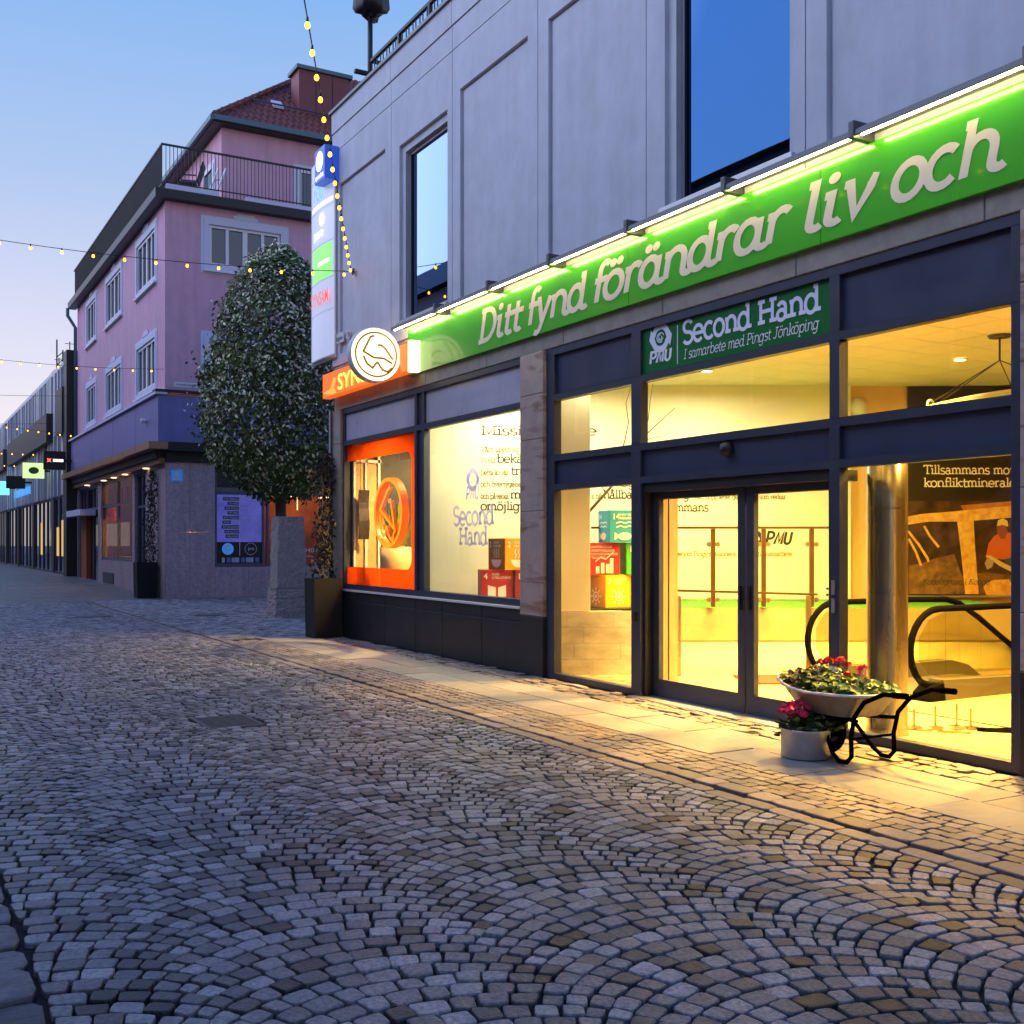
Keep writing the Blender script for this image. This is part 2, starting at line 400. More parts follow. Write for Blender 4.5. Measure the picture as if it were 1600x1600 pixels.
# ---- the street: segmental arches of small setts between X 0.46 and 4.55
road = structure("road")
strip(-4.6, 4.715, [-4, 0, 15, 29, 30.6], -0.024, M_soil, "joint_bed", road)
rr = np.random.default_rng(11)
cells = []
PITCH = 0.112
bands = [(-0.20, 0.98), (0.98, 2.12), (2.12, 3.33), (3.33, 4.25), (4.25, 5.17)]
for bi, (x0, x1) in enumerate(bands):
    # every course is an arc of 90 degrees with radial joints; at the band edges the stones of two neighbouring
    # bands share one diagonal lattice, so the first stone of each band (already laid by its neighbour) is skipped
    W = x1 - x0; r = W / math.sqrt(2); xc = (x0 + x1) / 2; n = round(r * math.pi / 2 / 0.098)
    k0 = int((0.5 - r) / PITCH); k1 = int(30.5 / PITCH)
    w = 0.079 + 0.033 * np.sin(np.pi * (np.arange(n) + .5) / n); w *= r * math.pi / 2 / w.sum()
    base = -45 + np.degrees(np.concatenate([[0], np.cumsum(w)]) / r)
    for k in range(k0, k1):
        win = np.cos(np.radians(base) * 2) ** 0.7 * (np.abs(base) < 44.9)
        sft = rr.uniform(-0.5, 0.5) if bi else rr.uniform(-0.5, 0.5)
        a = base + win * (sft * 7 + rr.uniform(-1.1, 1.1, n + 1)); a[0], a[-1] = -45, 45
        a = np.radians(a); nx_, ny_ = np.sin(a), np.cos(a)
        px, py = xc + r * nx_, k * PITCH + r * (ny_ - math.sqrt(.5)); t = PITCH * ny_
        qx, qy = px + nx_ * t, py + ny_ * t
        for i in range(1 if bi else 0, n):
            cells.append([(px[i], py[i]), (px[i + 1], py[i + 1]), (qx[i + 1], qy[i + 1]), (qx[i], qy[i])])
C = np.array(cells)
gx_ = C[:, :, 0].copy(); C[:, :, 0] += 0.030 * np.sin(C[:, :, 1] * 0.83 + 1.0) + 0.014 * np.sin(C[:, :, 1] * 2.3 + gx_ * 1.7); C[:, :, 1] += 0.028 * np.sin(gx_ * 2.4 + 0.6) + 0.012 * np.sin(C[:, :, 1] * 1.9 + gx_ * 4)
cen = C.mean(1, keepdims=True)
# open the joints: pull every stone in by a gap along its own edges
C[:, :, 0] = np.clip(C[:, :, 0], 0.475, 4.548)
def inset(C, g):
    nx = np.roll(C, -1, 1) - C; pv = np.roll(C, 1, 1) - C
    nx /= np.maximum(np.linalg.norm(nx, axis=2, keepdims=True), 1e-6); pv /= np.maximum(np.linalg.norm(pv, axis=2, keepdims=True), 1e-6)
    s = np.abs(nx[:, :, 0] * pv[:, :, 1] - nx[:, :, 1] * pv[:, :, 0])[:, :, None]
    return C + (nx + pv) * g / np.maximum(s, 0.45)
C = C[(C[:, :, 1].min(1) > 0.4)]
ok = ((C[:, :, 0].max(1) - C[:, :, 0].min(1)) > 0.03) & (C[:, :, 0].mean(1) > 0.49) & (C[:, :, 0].mean(1) < 4.535); C = C[ok]
C = inset(C, 0.0060 + rr.normal(0, 0.0008, (len(C), 1, 1)).clip(-.002, .002))
C += rr.normal(0, 0.0042, C.shape)
straight = rows(0.48, 0.98, 0.125, 0.6, 30, 0.125, rr, gap=0.013, jit=0.005)
cm = C.mean(1); keep = cm[:, 0] > 0
C = C[keep]; cm = C.mean(1)
hole = (cm[:, 0] > 2.38) & (cm[:, 0] < 2.90) & (cm[:, 1] > 9.38) & (cm[:, 1] < 10.06)
wide = cm[:, 0] > 0.055 * cm[:, 1] - 0.6
C = C[~hole & wide]
lay_setts(road, C, "cobblestone", M_sett, rr, 300)

# ---- bands of aligned setts and slabs in front of the shop
edge = structure("sett_border")
strip(4.71, 5.40, [-4, 18.4], -0.022, M_soil, "joint_bed", edge)
Cb = np.concatenate([rows(4.56, 4.69, 0.13, 0.2, 30, 0.24, rr, gap=0.006, jit=0.003), rows(4.735, 4.90, 0.165, 0.2, 17.6, 0.25, rr, gap=0.007, jit=0.003), rows(4.90, 5.395, 0.099, 0.2, 17.6, 0.118, rr, gap=0.008)])
lay_setts(edge, Cb, "cobblestone", M_settw, rr, 300, near=7.5, mid=14)
wall_edge = structure("wall_edge_setts")
strip(6.28, 6.80, [-4, 18.2], -0.015, M_soil, "joint_bed", wall_edge)
lay_setts(wall_edge, rows(6.29, 6.735, 0.111, 0.2, 18.0, 0.15, rr, gap=0.009), "cobblestone", M_settw, rr, 240, zjit=0.006, slope=0.04)
alley = structure("alley_paving")
strip(4.71, 12.5, [18.4, 29, 31.2], -0.013, M_soil, "joint_bed", alley)
lay_setts(alley, rows(4.75, 10.5, 0.13, 18.1, 31.1, 0.12, rr, gap=0.012), "cobblestone", M_sett, rr, 0)
pave = structure("pavement")
strip(5.395, 6.285, [-4, 18.4], -0.036, M_soil, "joint_bed", pave)
for x0, x1, off in ((5.405, 5.845, 0.35), (5.855, 6.275, 0.0)):
    y = -1.2 + off
    while y < 18.0:
        l = 0.9 + rr.uniform(-0.12, 0.22); yy = min(y + l, 18.2); z = rr.normal(0, 0.002)
        mb = MB(); F = Frame((0, 0, 0), (1, 0, 0), (0, 0, 1))
        t = rr.normal(0, 0.0015)
        e = 0.006
        P = [(x0, y + e, -0.035), (x1, y + e, -0.035), (x1, yy - e, -0.035), (x0, yy - e, -0.035), (x0, y + e, z + t), (x1, y + e, z), (x1, yy - e, z), (x0, yy - e, z + t)]
        o = mb.hexa(P).build("paving_slab", M_slab, pave, bevel=0.004)
        at = o.data.attributes.new("tint", 'FLOAT', 'FACE'); at.data.foreach_set("value", np.full(len(o.data.polygons), rr.uniform(0, 1), np.float32))
        y += l
kerb = structure("kerb_strip")
for x0, x1, l0 in ((0.02, 0.466, 0.34),):
    Ck = rows(x0, x1, 0.45, 0.6, 14, 0.30, rr, gap=0.012, jit=0.006)
    lay_setts(kerb, Ck, "kerb_stone", M_curb, rr, 30, zjit=0.006)
left_pave = structure("far_pavement")
sl = MB()
for i, x in enumerate((-4.5, -3.6, -2.7, -1.8, -0.9)):
    y = -3 + 0.4 * (i % 2)
    while y < 60:
        sl.box(x + 0.005, x + 0.895, y + 0.005, y + 0.995, gz(y) - 0.05, gz(y) + rr.normal(0, 0.002)); y += 1.0
o = sl.build("paving_slabs", M_slab, left_pave); o["kind"] = 'stuff'

# drain grate and manhole covers
t = thing("drain_grate", "rectangular cast iron drain grate with slots set among the arched cobbles", "drain", (2.64, 9.72, 0))
mb = MB(); F = Frame((2.64, 9.72, -0.03), (1, 0, 0), (0, -1, 0))
for a, b, c, e in ((-.25, .25, -.33, -.29), (-.25, .25, .29, .33), (-.25, -.21, -.29, .29), (.21, .25, -.29, .29)): mb.box(2.64 + a, 2.64 + b, 9.72 + c, 9.72 + e, -0.035, 0.0)
mb.build("grate_frame", M_iron, t)
for k in range(9):
    y = 9.72 - 0.26 + k * 0.065; MB().box(2.43, 2.85, y - 0.017, y + 0.017, -0.032, -0.003).build("slat", M_iron, t)
for (x, y, r, lab) in ((3.9, 25.0, 0.33, "round cast iron manhole cover in the street before the pink stone corner"), (6.2, 24.2, 0.28, "small round iron cover in the alley paving left of the stone monolith")):
    t = thing("manhole_cover", lab, "manhole cover", (x, y, 0))
    mb = MB().lathe((x, y, 0), [(r, -0.03), (r, 0.012), (r - 0.02, 0.018), (0.0, 0.018)], 32); mb.build("cover_plate", M_iron, t, smooth=False)
    MB().lathe((x, y, 0), [(r + 0.06, -0.03), (r + 0.06, 0.012), (r + 0.005, 0.012), (r + 0.005, -0.03)], 32).build("cover_rim", M_iron, t)

far_road = strip(-4.6, 6.9, [30.6, 34, 39, 44, 48, 120, 200], -0.012, M_far, "far_road"); far_road["kind"] = 'structure'

lt = MB(); rl_ = np.random.default_rng(77)
for k in range(46):
    x, y = (rl_.uniform(5.42, 6.27), rl_.uniform(3.5, 16)) if k % 3 else (rl_.uniform(4.75, 5.38), rl_.uniform(3.5, 14)); r = rl_.uniform(.006, .016); n = 6
    lt.poly([(x + r * rl_.uniform(.6, 1.3) * math.cos(q * 6.283 / n), y + r * rl_.uniform(.6, 1.3) * math.sin(q * 6.283 / n), .006) for q in range(n)])
o = lt.build("litter", mat("pale gum and paper scraps", (.5, .48, .44), .8), None, recalc=False); o["kind"] = 'stuff'
# ================================================================ LETTERING (drawn from strokes: a monoline slab serif)
def _e(cx, cy, rx, ry, a0=0, a1=360, n=None):
    n = n or max(6, int(abs(a1 - a0) / 18)); return [(cx + rx * math.cos(R(a0 + (a1 - a0) * k / n)), cy + ry * math.sin(R(a0 + (a1 - a0) * k / n))) for k in range(n + 1)]
def _dot(x, y, r=0.10): return [(x - r, y), (x + r, y)]
def _tail(x): return _e(x + 0.2, 0.2, 0.2, 0.2, 180, 320)
def _n(x, top=1.0, it=False):
    s = [[(x, top), (x, 0)], [(x - .17, top), (x, top)], _e(x + .35, .6, .35, .4, 180, 0) + [(x + .7, .22 if it else 0)]]
    if it: s[2] = s[2] + _tail(x + .7)[1:]
    else: s += [[(x - .17, 0), (x + .19, 0)], [(x + .52, 0), (x + .89, 0)]]
    return s
def _um(st, xc, y=1.38, d=.17): return st + [('dot', xc - d, y), ('dot', xc + d, y)]
GL = {
 'o': ([_e(.46, .5, .42, .5)], .98), 'c': ([_e(.46, .5, .42, .5, 48, 318)], .9), 'e': ([_e(.46, .5, .42, .5, 0, 318), [(.04, .5), (.88, .5)]], .98),
 'a': ([_e(.38, .70, .29, .30, 155, 0) + [(.67, 0)], [(.67, 0), (.86, 0)], _e(.36, .29, .31, .29)], .98),
 'd': ([_e(.44, .5, .40, .5), [(.84, 1.55), (.84, 0)], [(.62, 1.55), (.84, 1.55)], [(.84, 0), (1.03, 0)]], 1.1),
 'b': ([_e(.58, .5, .40, .5), [(.18, 1.55), (.18, 0)], [(-.02, 1.55), (.18, 1.55)]], 1.06),
 'p': ([_e(.58, .5, .40, .5), [(.18, 1), (.18, -.5)], [(-.02, 1), (.18, 1)], [(0, -.5), (.38, -.5)]], 1.06),
 'g': ([_e(.44, .5, .40, .5), [(.84, 1), (.84, -.1)] + _e(.46, -.12, .38, .38, 0, -150)[1:], [(.84, 1), (1.02, 1)]], 1.06),
 'n': (_n(.18), 1.12), 'h': (_n(.18, 1.55), 1.12),
 'm': ([[(.18, 1), (.18, 0)], [(0, 1), (.18, 1)], _e(.46, .65, .28, .35, 180, 0) + [(.74, 0)], _e(1.02, .65, .28, .35, 180, 0) + [(1.30, 0)], [(.02, 0), (.34, 0)], [(.6, 0), (.9, 0)], [(1.14, 0), (1.48, 0)]], 1.58),
 'r': ([[(.18, 1), (.18, 0)], [(0, 1), (.18, 1)], [(0, 0), (.38, 0)], _e(.5, .6, .32, .4, 180, 55)], .76),
 's': ([_e(.38, .75, .29, .25, 28, 270) + _e(.38, .25, .31, .25, 90, -152)[1:]], .78),
 't': ([[(.3, 1.36), (.3, .24)] + _e(.53, .24, .23, .24, 180, 315)[1:], [(.06, 1), (.64, 1)]], .74),
 'l': ([[(.22, 1.55), (.22, 0)], [(.02, 1.55), (.22, 1.55)], [(.02, 0), (.42, 0)]], .5),
 'i': ([[(.22, 1), (.22, 0)], [(.02, 1), (.22, 1)], [(.02, 0), (.42, 0)], ('dot', .2, 1.36)], .5),
 'j': ([[(.26, 1), (.26, -.2)] + _e(.06, -.2, .2, .3, 0, -110)[1:], [(.04, 1), (.26, 1)], ('dot', .24, 1.36)], .5),
 'k': ([[(.18, 1.55), (.18, 0)], [(-.02, 1.55), (.18, 1.55)], [(.78, 1), (.2, .42)], [(.4, .6), (.82, 0)], [(.6, 1), (.95, 1)], [(.66, 0), (1.02, 0)], [(0, 0), (.36, 0)]], 1.04),
 'v': ([[(.12, 1), (.48, 0), (.84, 1)], [(-.04, 1), (.3, 1)], [(.66, 1), (1.0, 1)]], .98),
 'u': ([[(.18, 1), (.18, .4)] + _e(.5, .4, .32, .4, 180, 360)[1:], [(.82, 1), (.82, 0)], [(0, 1), (.18, 1)], [(.64, 1), (.82, 1)], [(.82, 0), (1.0, 0)]], 1.08),
 'y': ([[(.12, 1), (.48, .02)], [(.84, 1), (.36, -.36)] + [(.22, -.48), (.04, -.46)], [(-.04, 1), (.3, 1)], [(.66, 1), (1.0, 1)]], .98),
 'f': ([[(.26, 0), (.26, 1.2)] + _e(.52, 1.22, .26, .33, 180, 45)[1:], [(.04, 1), (.58, 1)], [(.06, 0), (.48, 0)]], .66),
 '.': ([('dot', .18, .08)], .4), ' ': ([], .55), '1': ([[(.3, 1.4), (.3, 0)], [(.08, 1.2), (.3, 1.4)]], .6),
 'D': ([[(.2, 1.45), (.2, 0)], [(0, 1.45), (.5, 1.45)] + _e(.5, .725, .56, .725, 90, -90)[1:] + [(0, 0)]], 1.2),
 'S': ([_e(.48, 1.08, .39, .37, 25, 270) + _e(.48, .36, .42, .36, 90, -155)[1:]], 1.0),
 'H': ([[(.22, 1.45), (.22, 0)], [(1.14, 1.45), (1.14, 0)], [(.22, .74), (1.14, .74)], [(0, 1.45), (.44, 1.45)], [(.92, 1.45), (1.36, 1.45)], [(0, 0), (.44, 0)], [(.92, 0), (1.36, 0)]], 1.46),
 'I': ([[(.24, 1.45), (.24, 0)], [(0, 1.45), (.48, 1.45)], [(0, 0), (.48, 0)]], .6),
 'P': ([[(.2, 1.45), (.2, 0)], [(0, 1.45), (.55, 1.45)] + _e(.55, 1.06, .4, .39, 90, -90)[1:] + [(.2, .67)], [(0, 0), (.42, 0)]], 1.05),
 'J': ([[(.55, 1.45), (.55, .4)] + _e(.27, .4, .28, .4, 0, -150)[1:], [(.3, 1.45), (.8, 1.45)]], .9),
 'M': ([[(.2, 0), (.24, 1.45), (.75, .2), (1.26, 1.45), (1.3, 0)], [(0, 1.45), (.24, 1.45)], [(1.26, 1.45), (1.5, 1.45)], [(0, 0), (.4, 0)], [(1.1, 0), (1.5, 0)]], 1.58),
 'V': ([[(.14, 1.45), (.62, 0), (1.1, 1.45)], [(-.04, 1.45), (.34, 1.45)], [(.9, 1.45), (1.28, 1.45)]], 1.24),
 'G': ([_e(.6, .725, .54, .725, 50, 320) + [(1.02, .66)], [(.7, .66), (1.14, .66)]], 1.28),
 'T': ([[(.56, 1.45), (.56, 0)], [(0, 1.2), (0.02, 1.45), (1.1, 1.45), (1.12, 1.2)], [(.36, 0), (.76, 0)]], 1.12),
 'K': ([[(.2, 1.45), (.2, 0)], [(0, 1.45), (.4, 1.45)], [(0, 0), (.4, 0)], [(.98, 1.45), (.22, .6)], [(.46, .86), (1.04, 0)], [(.8, 1.45), (1.16, 1.45)], [(.86, 0), (1.2, 0)]], 1.22),
}
GL['ö'] = (_um(GL['o'][0], .46), .98); GL['ä'] = (_um(GL['a'][0], .4), .98); GL['å'] = (GL['a'][0] + [_e(.4, 1.38, .15, .15)], .98)
IT = dict(GL)
IT.update({
 'a': ([_e(.42, .5, .38, .5), [(.8, 1), (.8, .2)] + _tail(.8)[1:]], 1.06), 'd': ([_e(.42, .5, .38, .5), [(.8, 1.5), (.8, .2)] + _tail(.8)[1:], [(.62, 1.5), (.8, 1.5)]], 1.06),
 'n': (_n(.18, 1, True), 1.1), 'h': (_n(.18, 1.5, True), 1.1), 'i': ([[(.22, 1), (.22, .2)] + _tail(.22)[1:], [(.02, 1), (.22, 1)], ('dot', .2, 1.36)], .54),
 'l': ([[(.22, 1.5), (.22, .2)] + _tail(.22)[1:], [(.02, 1.5), (.22, 1.5)]], .54), 't': ([[(.24, 1.32), (.24, .2)] + _tail(.24)[1:], [(.02, 1), (.54, 1)]], .62),
 'f': ([[(.26, 0), (.26, 1.15)] + _e(.5, 1.2, .24, .33, 180, 40)[1:], [(.04, 1), (.54, 1)]], .6), 'r': ([[(.18, 1), (.18, 0)], [(0, 1), (.18, 1)], _e(.5, .58, .32, .42, 180, 45)], .76),
 'v': ([[(.0, 1), (.16, 1), (.44, .02), (.74, .7)] + [(.78, .95), (.70, .98)]], .9), 'y': ([[(.0, 1), (.14, 1), (.44, .04)], [(.84, 1), (.36, -.34), (.2, -.46), (.02, -.4)]], .92),
 'm': ([[(.18, 1), (.18, 0)], [(0, 1), (.18, 1)], _e(.46, .65, .28, .35, 180, 0) + [(.74, 0)], _e(1.02, .65, .28, .35, 180, 0) + [(1.30, .2)] + _tail(1.30)[1:]], 1.56),
 'u': ([[(.0, 1), (.18, 1), (.18, .4)] + _e(.5, .4, .32, .4, 180, 360)[1:], [(.82, 1), (.82, .2)] + _tail(.82)[1:]], 1.08)})
IT['ö'] = (_um(IT['o'][0], .46), .98); IT['ä'] = (_um(IT['a'][0], .42), 1.06); IT['å'] = (IT['a'][0] + [_e(.42, 1.38, .15, .15)], 1.06)
SANS = {   # bold rounded caps of the small emblem
 'P': ([[(.18, 0), (.18, 1.4), (.5, 1.4)] + _e(.5, 1.02, .36, .38, 90, -90)[1:] + [(.18, .64)]], .92),
 'M': ([[(.12, 0), (.42, 1.38), (.62, .2), (.98, 1.38), (.92, 0)]], 1.12), 'U': ([[(.14, 1.4), (.14, .42)] + _e(.46, .42, .32, .40, 180, 360)[1:] + [(.78, 1.4)]], .98)}
def ribbon(mb, P, w, tf, closed=False):
    P = [Vector((x, y)) for x, y in P]; n = len(P)
    closed = closed or (P[0] - P[-1]).length < 1e-4
    if closed: P = P[:-1]; n -= 1
    L = []; Rr = []
    for k in range(n):
        a = P[k - 1] if (k > 0 or closed) else None; b = P[(k + 1) % n] if (k < n - 1 or closed) else None
        d1 = (P[k] - a).normalized() if a is not None else None; d2 = (b - P[k]).normalized() if b is not None else None
        d1 = d1 or d2; d2 = d2 or d1
        n1 = Vector((-d1.y, d1.x)); n2 = Vector((-d2.y, d2.x)); m = (n1 + n2)
        m = m.normalized() if m.length > 1e-6 else n1
        s = min(1.9, 1 / max(0.3, m.dot(n1))); L.append(P[k] + m * s * w / 2); Rr.append(P[k] - m * s * w / 2)
    for k in range(n if closed else n - 1):
        j = (k + 1) % n; mb.quad(tf(L[k]), tf(Rr[k]), tf(Rr[j]), tf(L[j]))
def write(text, F, u, v, size, weight, m, parent, name="lettering", it=False, shear=0.0, track=0.0, width=None, font=None, d=0.003):
    """text on plane F with its baseline starting at (u, v); size = x-height"""
    G = font or (IT if it else GL); mb = MB(); x = 0.0; items = []
    for ch in text:
        st, adv = G.get(ch, G.get(ch.lower(), ([], .55))); items.append((st, x)); x += adv + track
    sx, x0 = 1.0, 0.0
    if width:
        xs = [gx + p[0] + shear * p[1] for st, gx in items for q in st for p in ([(q[1] - .1, q[2]), (q[1] + .1, q[2])] if q[0] == 'dot' else q)]
        x0 = min(xs) - weight / 3; sx = width / ((max(xs) + weight / 3 - x0) * size)
    for gi, (st, gx) in enumerate(items):
        for si, s in enumerate(st):
            z = d + 0.00025 * (si + 8 * (gi % 2))
            def tf(p, z=z): return F.p(u + (gx + p[0] + shear * p[1] - x0) * size * sx, v + p[1] * size, z)
            if s[0] == 'dot':
                q = weight * 0.62 + 0.015
                mb.poly([tf(Vector((s[1] + q * math.cos(2 * math.pi * k / 12), s[2] + q * math.sin(2 * math.pi * k / 12)))) for k in range(12)])
            else:
                if len(s) == 2 and abs(s[0][1] - s[1][1]) < 1e-6:      # serifs and bars: square their ends out
                    (ax, ay), (bx, by) = s; e = weight / 2 if ax < bx else -weight / 2
                    yy = ay - (weight / 2 if ay > 0.9 and ay not in (1.0,) or ay == 1.0 else -weight / 2 if abs(ay) < 1e-6 or ay == -.5 else 0)
                    s = [(ax, yy), (bx + (e if ax < bx else 0), yy)]
                ribbon(mb, s, weight, tf)
    return mb.build(name, m, parent, recalc=False)
def sans(text, F, u, v, h, m, parent, name="lettering", width=None, bold=0.0, d=0.003, align='LEFT', shear=0.0):
    c = bpy.data.curves.new("txt", 'FONT'); c.body = text; c.size = 1; c.offset = bold; c.align_x = align; c.shear = shear; c.resolution_u = 3
    to = bpy.data.objects.new("txt", c); COL.objects.link(to)
    me = bpy.data.meshes.new_from_object(to.evaluated_get(bpy.context.evaluated_depsgraph_get()))
    bpy.data.objects.remove(to); bpy.data.curves.remove(c)
    n = len(me.vertices); co = np.empty(n * 3, np.float32); me.vertices.foreach_get("co", co); co = co.reshape(-1, 3)
    if n == 0: return None
    sc = h / 0.72; sx = sc
    if width: sx = width / max(1e-4, co[:, 0].max() - co[:, 0].min())
    M = wm(parent).inverted() if parent is not None else Matrix.Identity(4)
    for i, p in enumerate(co): me.vertices[i].co = M @ F.p(u + p[0] * sx, v + p[1] * sc, d)
    me.materials.clear(); me.materials.append(m); me.name = name
    o = bpy.data.objects.new(name, me); COL.objects.link(o); o.parent = parent; return o
def emblem(F, u, v, s, m, parent, name="emblem", d=0.003):
    """two swooping wing shapes around a small round: the charity's bird-and-globe mark"""
    mb = MB()
    def half(sg):
        pts = []
        for k in range(17):
            t = k / 16; a = R(200 - 170 * t); pts.append((0.5 * math.cos(a) * sg, 0.5 * math.sin(a) * sg))
        pts += [(0.62 * sg, 0.02 * sg), (0.52 * sg, -0.34 * sg), (0.36 * sg, -0.10 * sg)]
        for k in range(9):
            t = k / 8; a = R(20 + 150 * t); pts.append((0.27 * math.cos(a) * sg, (0.06 + 0.22 * math.sin(a)) * sg))
        return pts
    for q, sg in enumerate((1, -1)):
        mb.poly([F.p(u + x * s, v + y * s, d + 0.0004 * q) for x, y in half(sg)])
    for q in range(3):
        ribbon(mb, _e(0, 0, 0.20 - 0.06 * q, 0.16 - 0.05 * q, 20 + 60 * q, 300 + 60 * q), 0.035, lambda p: F.p(u + p[0] * s, v + p[1] * s, d + 0.001))
    return mb.build(name, m, parent, recalc=False)
# ================================================================ SHOP BUILDING
M_conc = mat("pale precast concrete", (0.62, 0.63, 0.69), 0.7, var=0.08, vscale=2.5, bump=0.12, bscale=160, stain=0.09)
M_concd = mat("concrete groove", (0.20, 0.19, 0.19), 0.9)
M_beige = mat("beige stone lintel", (0.33, 0.29, 0.24), 0.7, var=0.16, vscale=6, bump=0.2, bscale=80)
M_frame = mat("dark blue grey painted aluminium", (0.030, 0.038, 0.066), 0.42, spec=0.5, var=0.08, vscale=3, bump=0.03, bscale=200)
M_spand = mat("satin blue grey spandrel panel", (0.042, 0.053, 0.095), 0.33, spec=0.5, var=0.10, vscale=2)
M_spandsky = mat("spandrel panel with painted sky sheen", (0.44, 0.45, 0.56), 0.3, spec=0.5, var=0.08, vscale=2)  # display panels paled: the sky's reflection is put into the base colour
M_black = mat("black door seal", (0.012, 0.012, 0.014), 0.5)
M_alu = mat("brushed aluminium", (0.55, 0.56, 0.58), 0.38, metal=0.9)
M_white = mat("white painted metal", (0.70, 0.71, 0.72), 0.45)
M_plinth = mat("dark grey slate plinth", (0.019, 0.019, 0.023), 0.42, spec=0.5, var=0.3, vscale=6, bump=0.1, bscale=60, stain=0.3)
M_glass = glass("shop window glass", 1.38, mult=0.8)
M_upglass = coated_glass("sky tinted mirror window glass", 0.55, tint_=(0.042, 0.125, 0.29), tint2=(0.36, 0.50, 0.80))
def veined():
    m = mat("pink veined marble", (0.42, 0.33, 0.29), 0.45, var=0.12, vscale=5, bump=0.08, bscale=100)
    nt = m.node_tree; N = nt.nodes; L = nt.links; b = N["Principled BSDF"]
    src = b.inputs["Base Color"].links[0].from_socket
    t = N.new("ShaderNodeTexCoord"); mp = N.new("ShaderNodeMapping"); mp.inputs["Rotation"].default_value = (0.55, 0.2, 0.3); mp.inputs["Scale"].default_value = (0.9, 0.9, 5.0)
    n = N.new("ShaderNodeTexNoise"); n.inputs["Scale"].default_value = 1.6; n.inputs["Detail"].default_value = 7; n.inputs["Roughness"].default_value = 0.55; n.inputs["Distortion"].default_value = 0.6
    r = N.new("ShaderNodeValToRGB"); e = r.color_ramp.elements
    e[0].position = 0.54; e[0].color = (1, 1, 1, 1); e[1].position = 0.78; e[1].color = (0.62, 0.45, 0.36, 1)
    k = e.new(0.66); k.color = (0.52, 0.36, 0.28, 1)
    mx = N.new("ShaderNodeMix"); mx.data_type = 'RGBA'; mx.blend_type = 'MULTIPLY'; mx.inputs[0].default_value = 0.85
    L.new(t.outputs["Object"], mp.inputs[0]); L.new(mp.outputs[0], n.inputs["Vector"]); L.new(n.outputs["Fac"], r.inputs[0])
    L.new(src, mx.inputs[6]); L.new(r.outputs[0], mx.inputs[7]); L.new(mx.outputs[2], b.inputs["Base Color"]); return m
M_marble = veined()

shop = thing("shop_building", "pale grey panelled concrete shop building with tall sky reflecting windows above the lit shopfront", "building", (9, 11, 0))
# --- upper storey: precast wall panels, each with a stepped recess or a window; 14 mm joints between
Z0, Z1 = 4.66, 8.36
GRO = [18.05, 15.48, 13.39, 11.12, 8.98, 6.75, 4.45, 2.2, -0.2, -2.6]
kinds = ['blank', 'win', 'blank', 'blank', 'win', 'blank', 'win', 'blank', 'blank']
for k, kind in enumerate(kinds):
    a, b = GRO[k + 1] + 0.007, GRO[k] - 0.007
    mb = MB(); hz0, hz1 = 4.84, 7.76
    if kind == 'blank':
        h = (a + 0.23, b - 0.23 if k else b - 0.36, hz0, hz1)
        mb.grid_wall(FS, a, b, Z0, Z1, [h], 0.055, 0.06)
        h2 = (h[0] + 0.035, h[1] - 0.035, h[2] + 0.0, h[3] - 0.035)
        mb.grid_wall(FS, h[0], h[1], h[2], h[3], [h2], -0.018, 0.005)
        mb.quad(*[FS.p(u, v, 0.023) for u, v in ((h2[0], h2[2]), (h2[1], h2[2]), (h2[1], h2[3]), (h2[0], h2[3]))])
    else:
        h = (a + 0.14, b - 0.30, 4.90, 7.62)
        mb.grid_wall(FS, a, b, Z0, Z1, [h], 0.05, 0.06)
        h2 = (h[0] + 0.09, h[1] - 0.12, 4.98, 7.50)
        mb.grid_wall(FS, h[0], h[1], h[2], h[3], [h2], 0.14, 0.01)
        win = (h2[0], h2[1], h2[2], h2[3])
    for uu in (a, b): mb.quad(FS.p(uu, Z0, 0.06), FS.p(uu, Z0, -0.05), FS.p(uu, Z1, -0.05), FS.p(uu, Z1, 0.06))
    mb.quad(FS.p(a, Z0, 0.06), FS.p(b, Z0, 0.06), FS.p(b, Z0, -0.05), FS.p(a, Z0, -0.05))
    mb.build("wall_panel", M_conc, shop, recalc=False)
    if kind == 'win':
        w = MB().frame(FS, win[0], win[1], win[2], win[3], 0.045, -0.12, -0.055).build("window", M_alu, shop)
        MB().fbox(FS, win[0] + 0.045, win[1] - 0.045, win[2] + 0.045, win[3] - 0.045, -0.10, -0.085).build("pane", M_upglass, w)
        MB().fbox(FS, win[1] - 0.052, win[1] - 0.046, win[2] + 0.05, win[3] - 0.05, -0.085, -0.06).build("gasket", M_black, w)
        MB().fbox(FS, h[0] - 0.02, h[1] + 0.05, 4.905, 4.945, -0.12, 0.10).build("sill", M_alu, w)
# frieze and coping above
for k in range(len(kinds)):
    a, b = GRO[k + 1] + 0.006, GRO[k] - 0.006
    MB().fbox(FS, a, b, 8.372, 8.70, -0.05, 0.06).build("frieze_panel", M_conc, shop)
    MB().fbox(FS, a, b, 8.715, 9.07, -0.05, 0.075).build("parapet_panel", M_conc, shop)
MB().fbox(FS, -2.6, 18.10, 9.07, 9.12, -0.35, 0.11).build("coping", mat("zinc coping", (0.16, 0.17, 0.18), 0.45, metal=0.7), shop)
mb = MB(); mb.box(6.86, 16, 17.9, 18.04, 3.9, 9.06); mb.box(6.85, 16, -2.6, 17.9, 8.6, 8.9); mb.box(6.86, 6.96, -2.6, 17.9, 4.06, 4.72); mb.box(6.88, 7.0, -2.6, 17.9, 7.9, 9.05)
mb.build("wall", M_concd, shop)
MB().box(6.90, 16, 17.75, 18.02, 0, 3.88).build("side_wall", M_conc, shop)
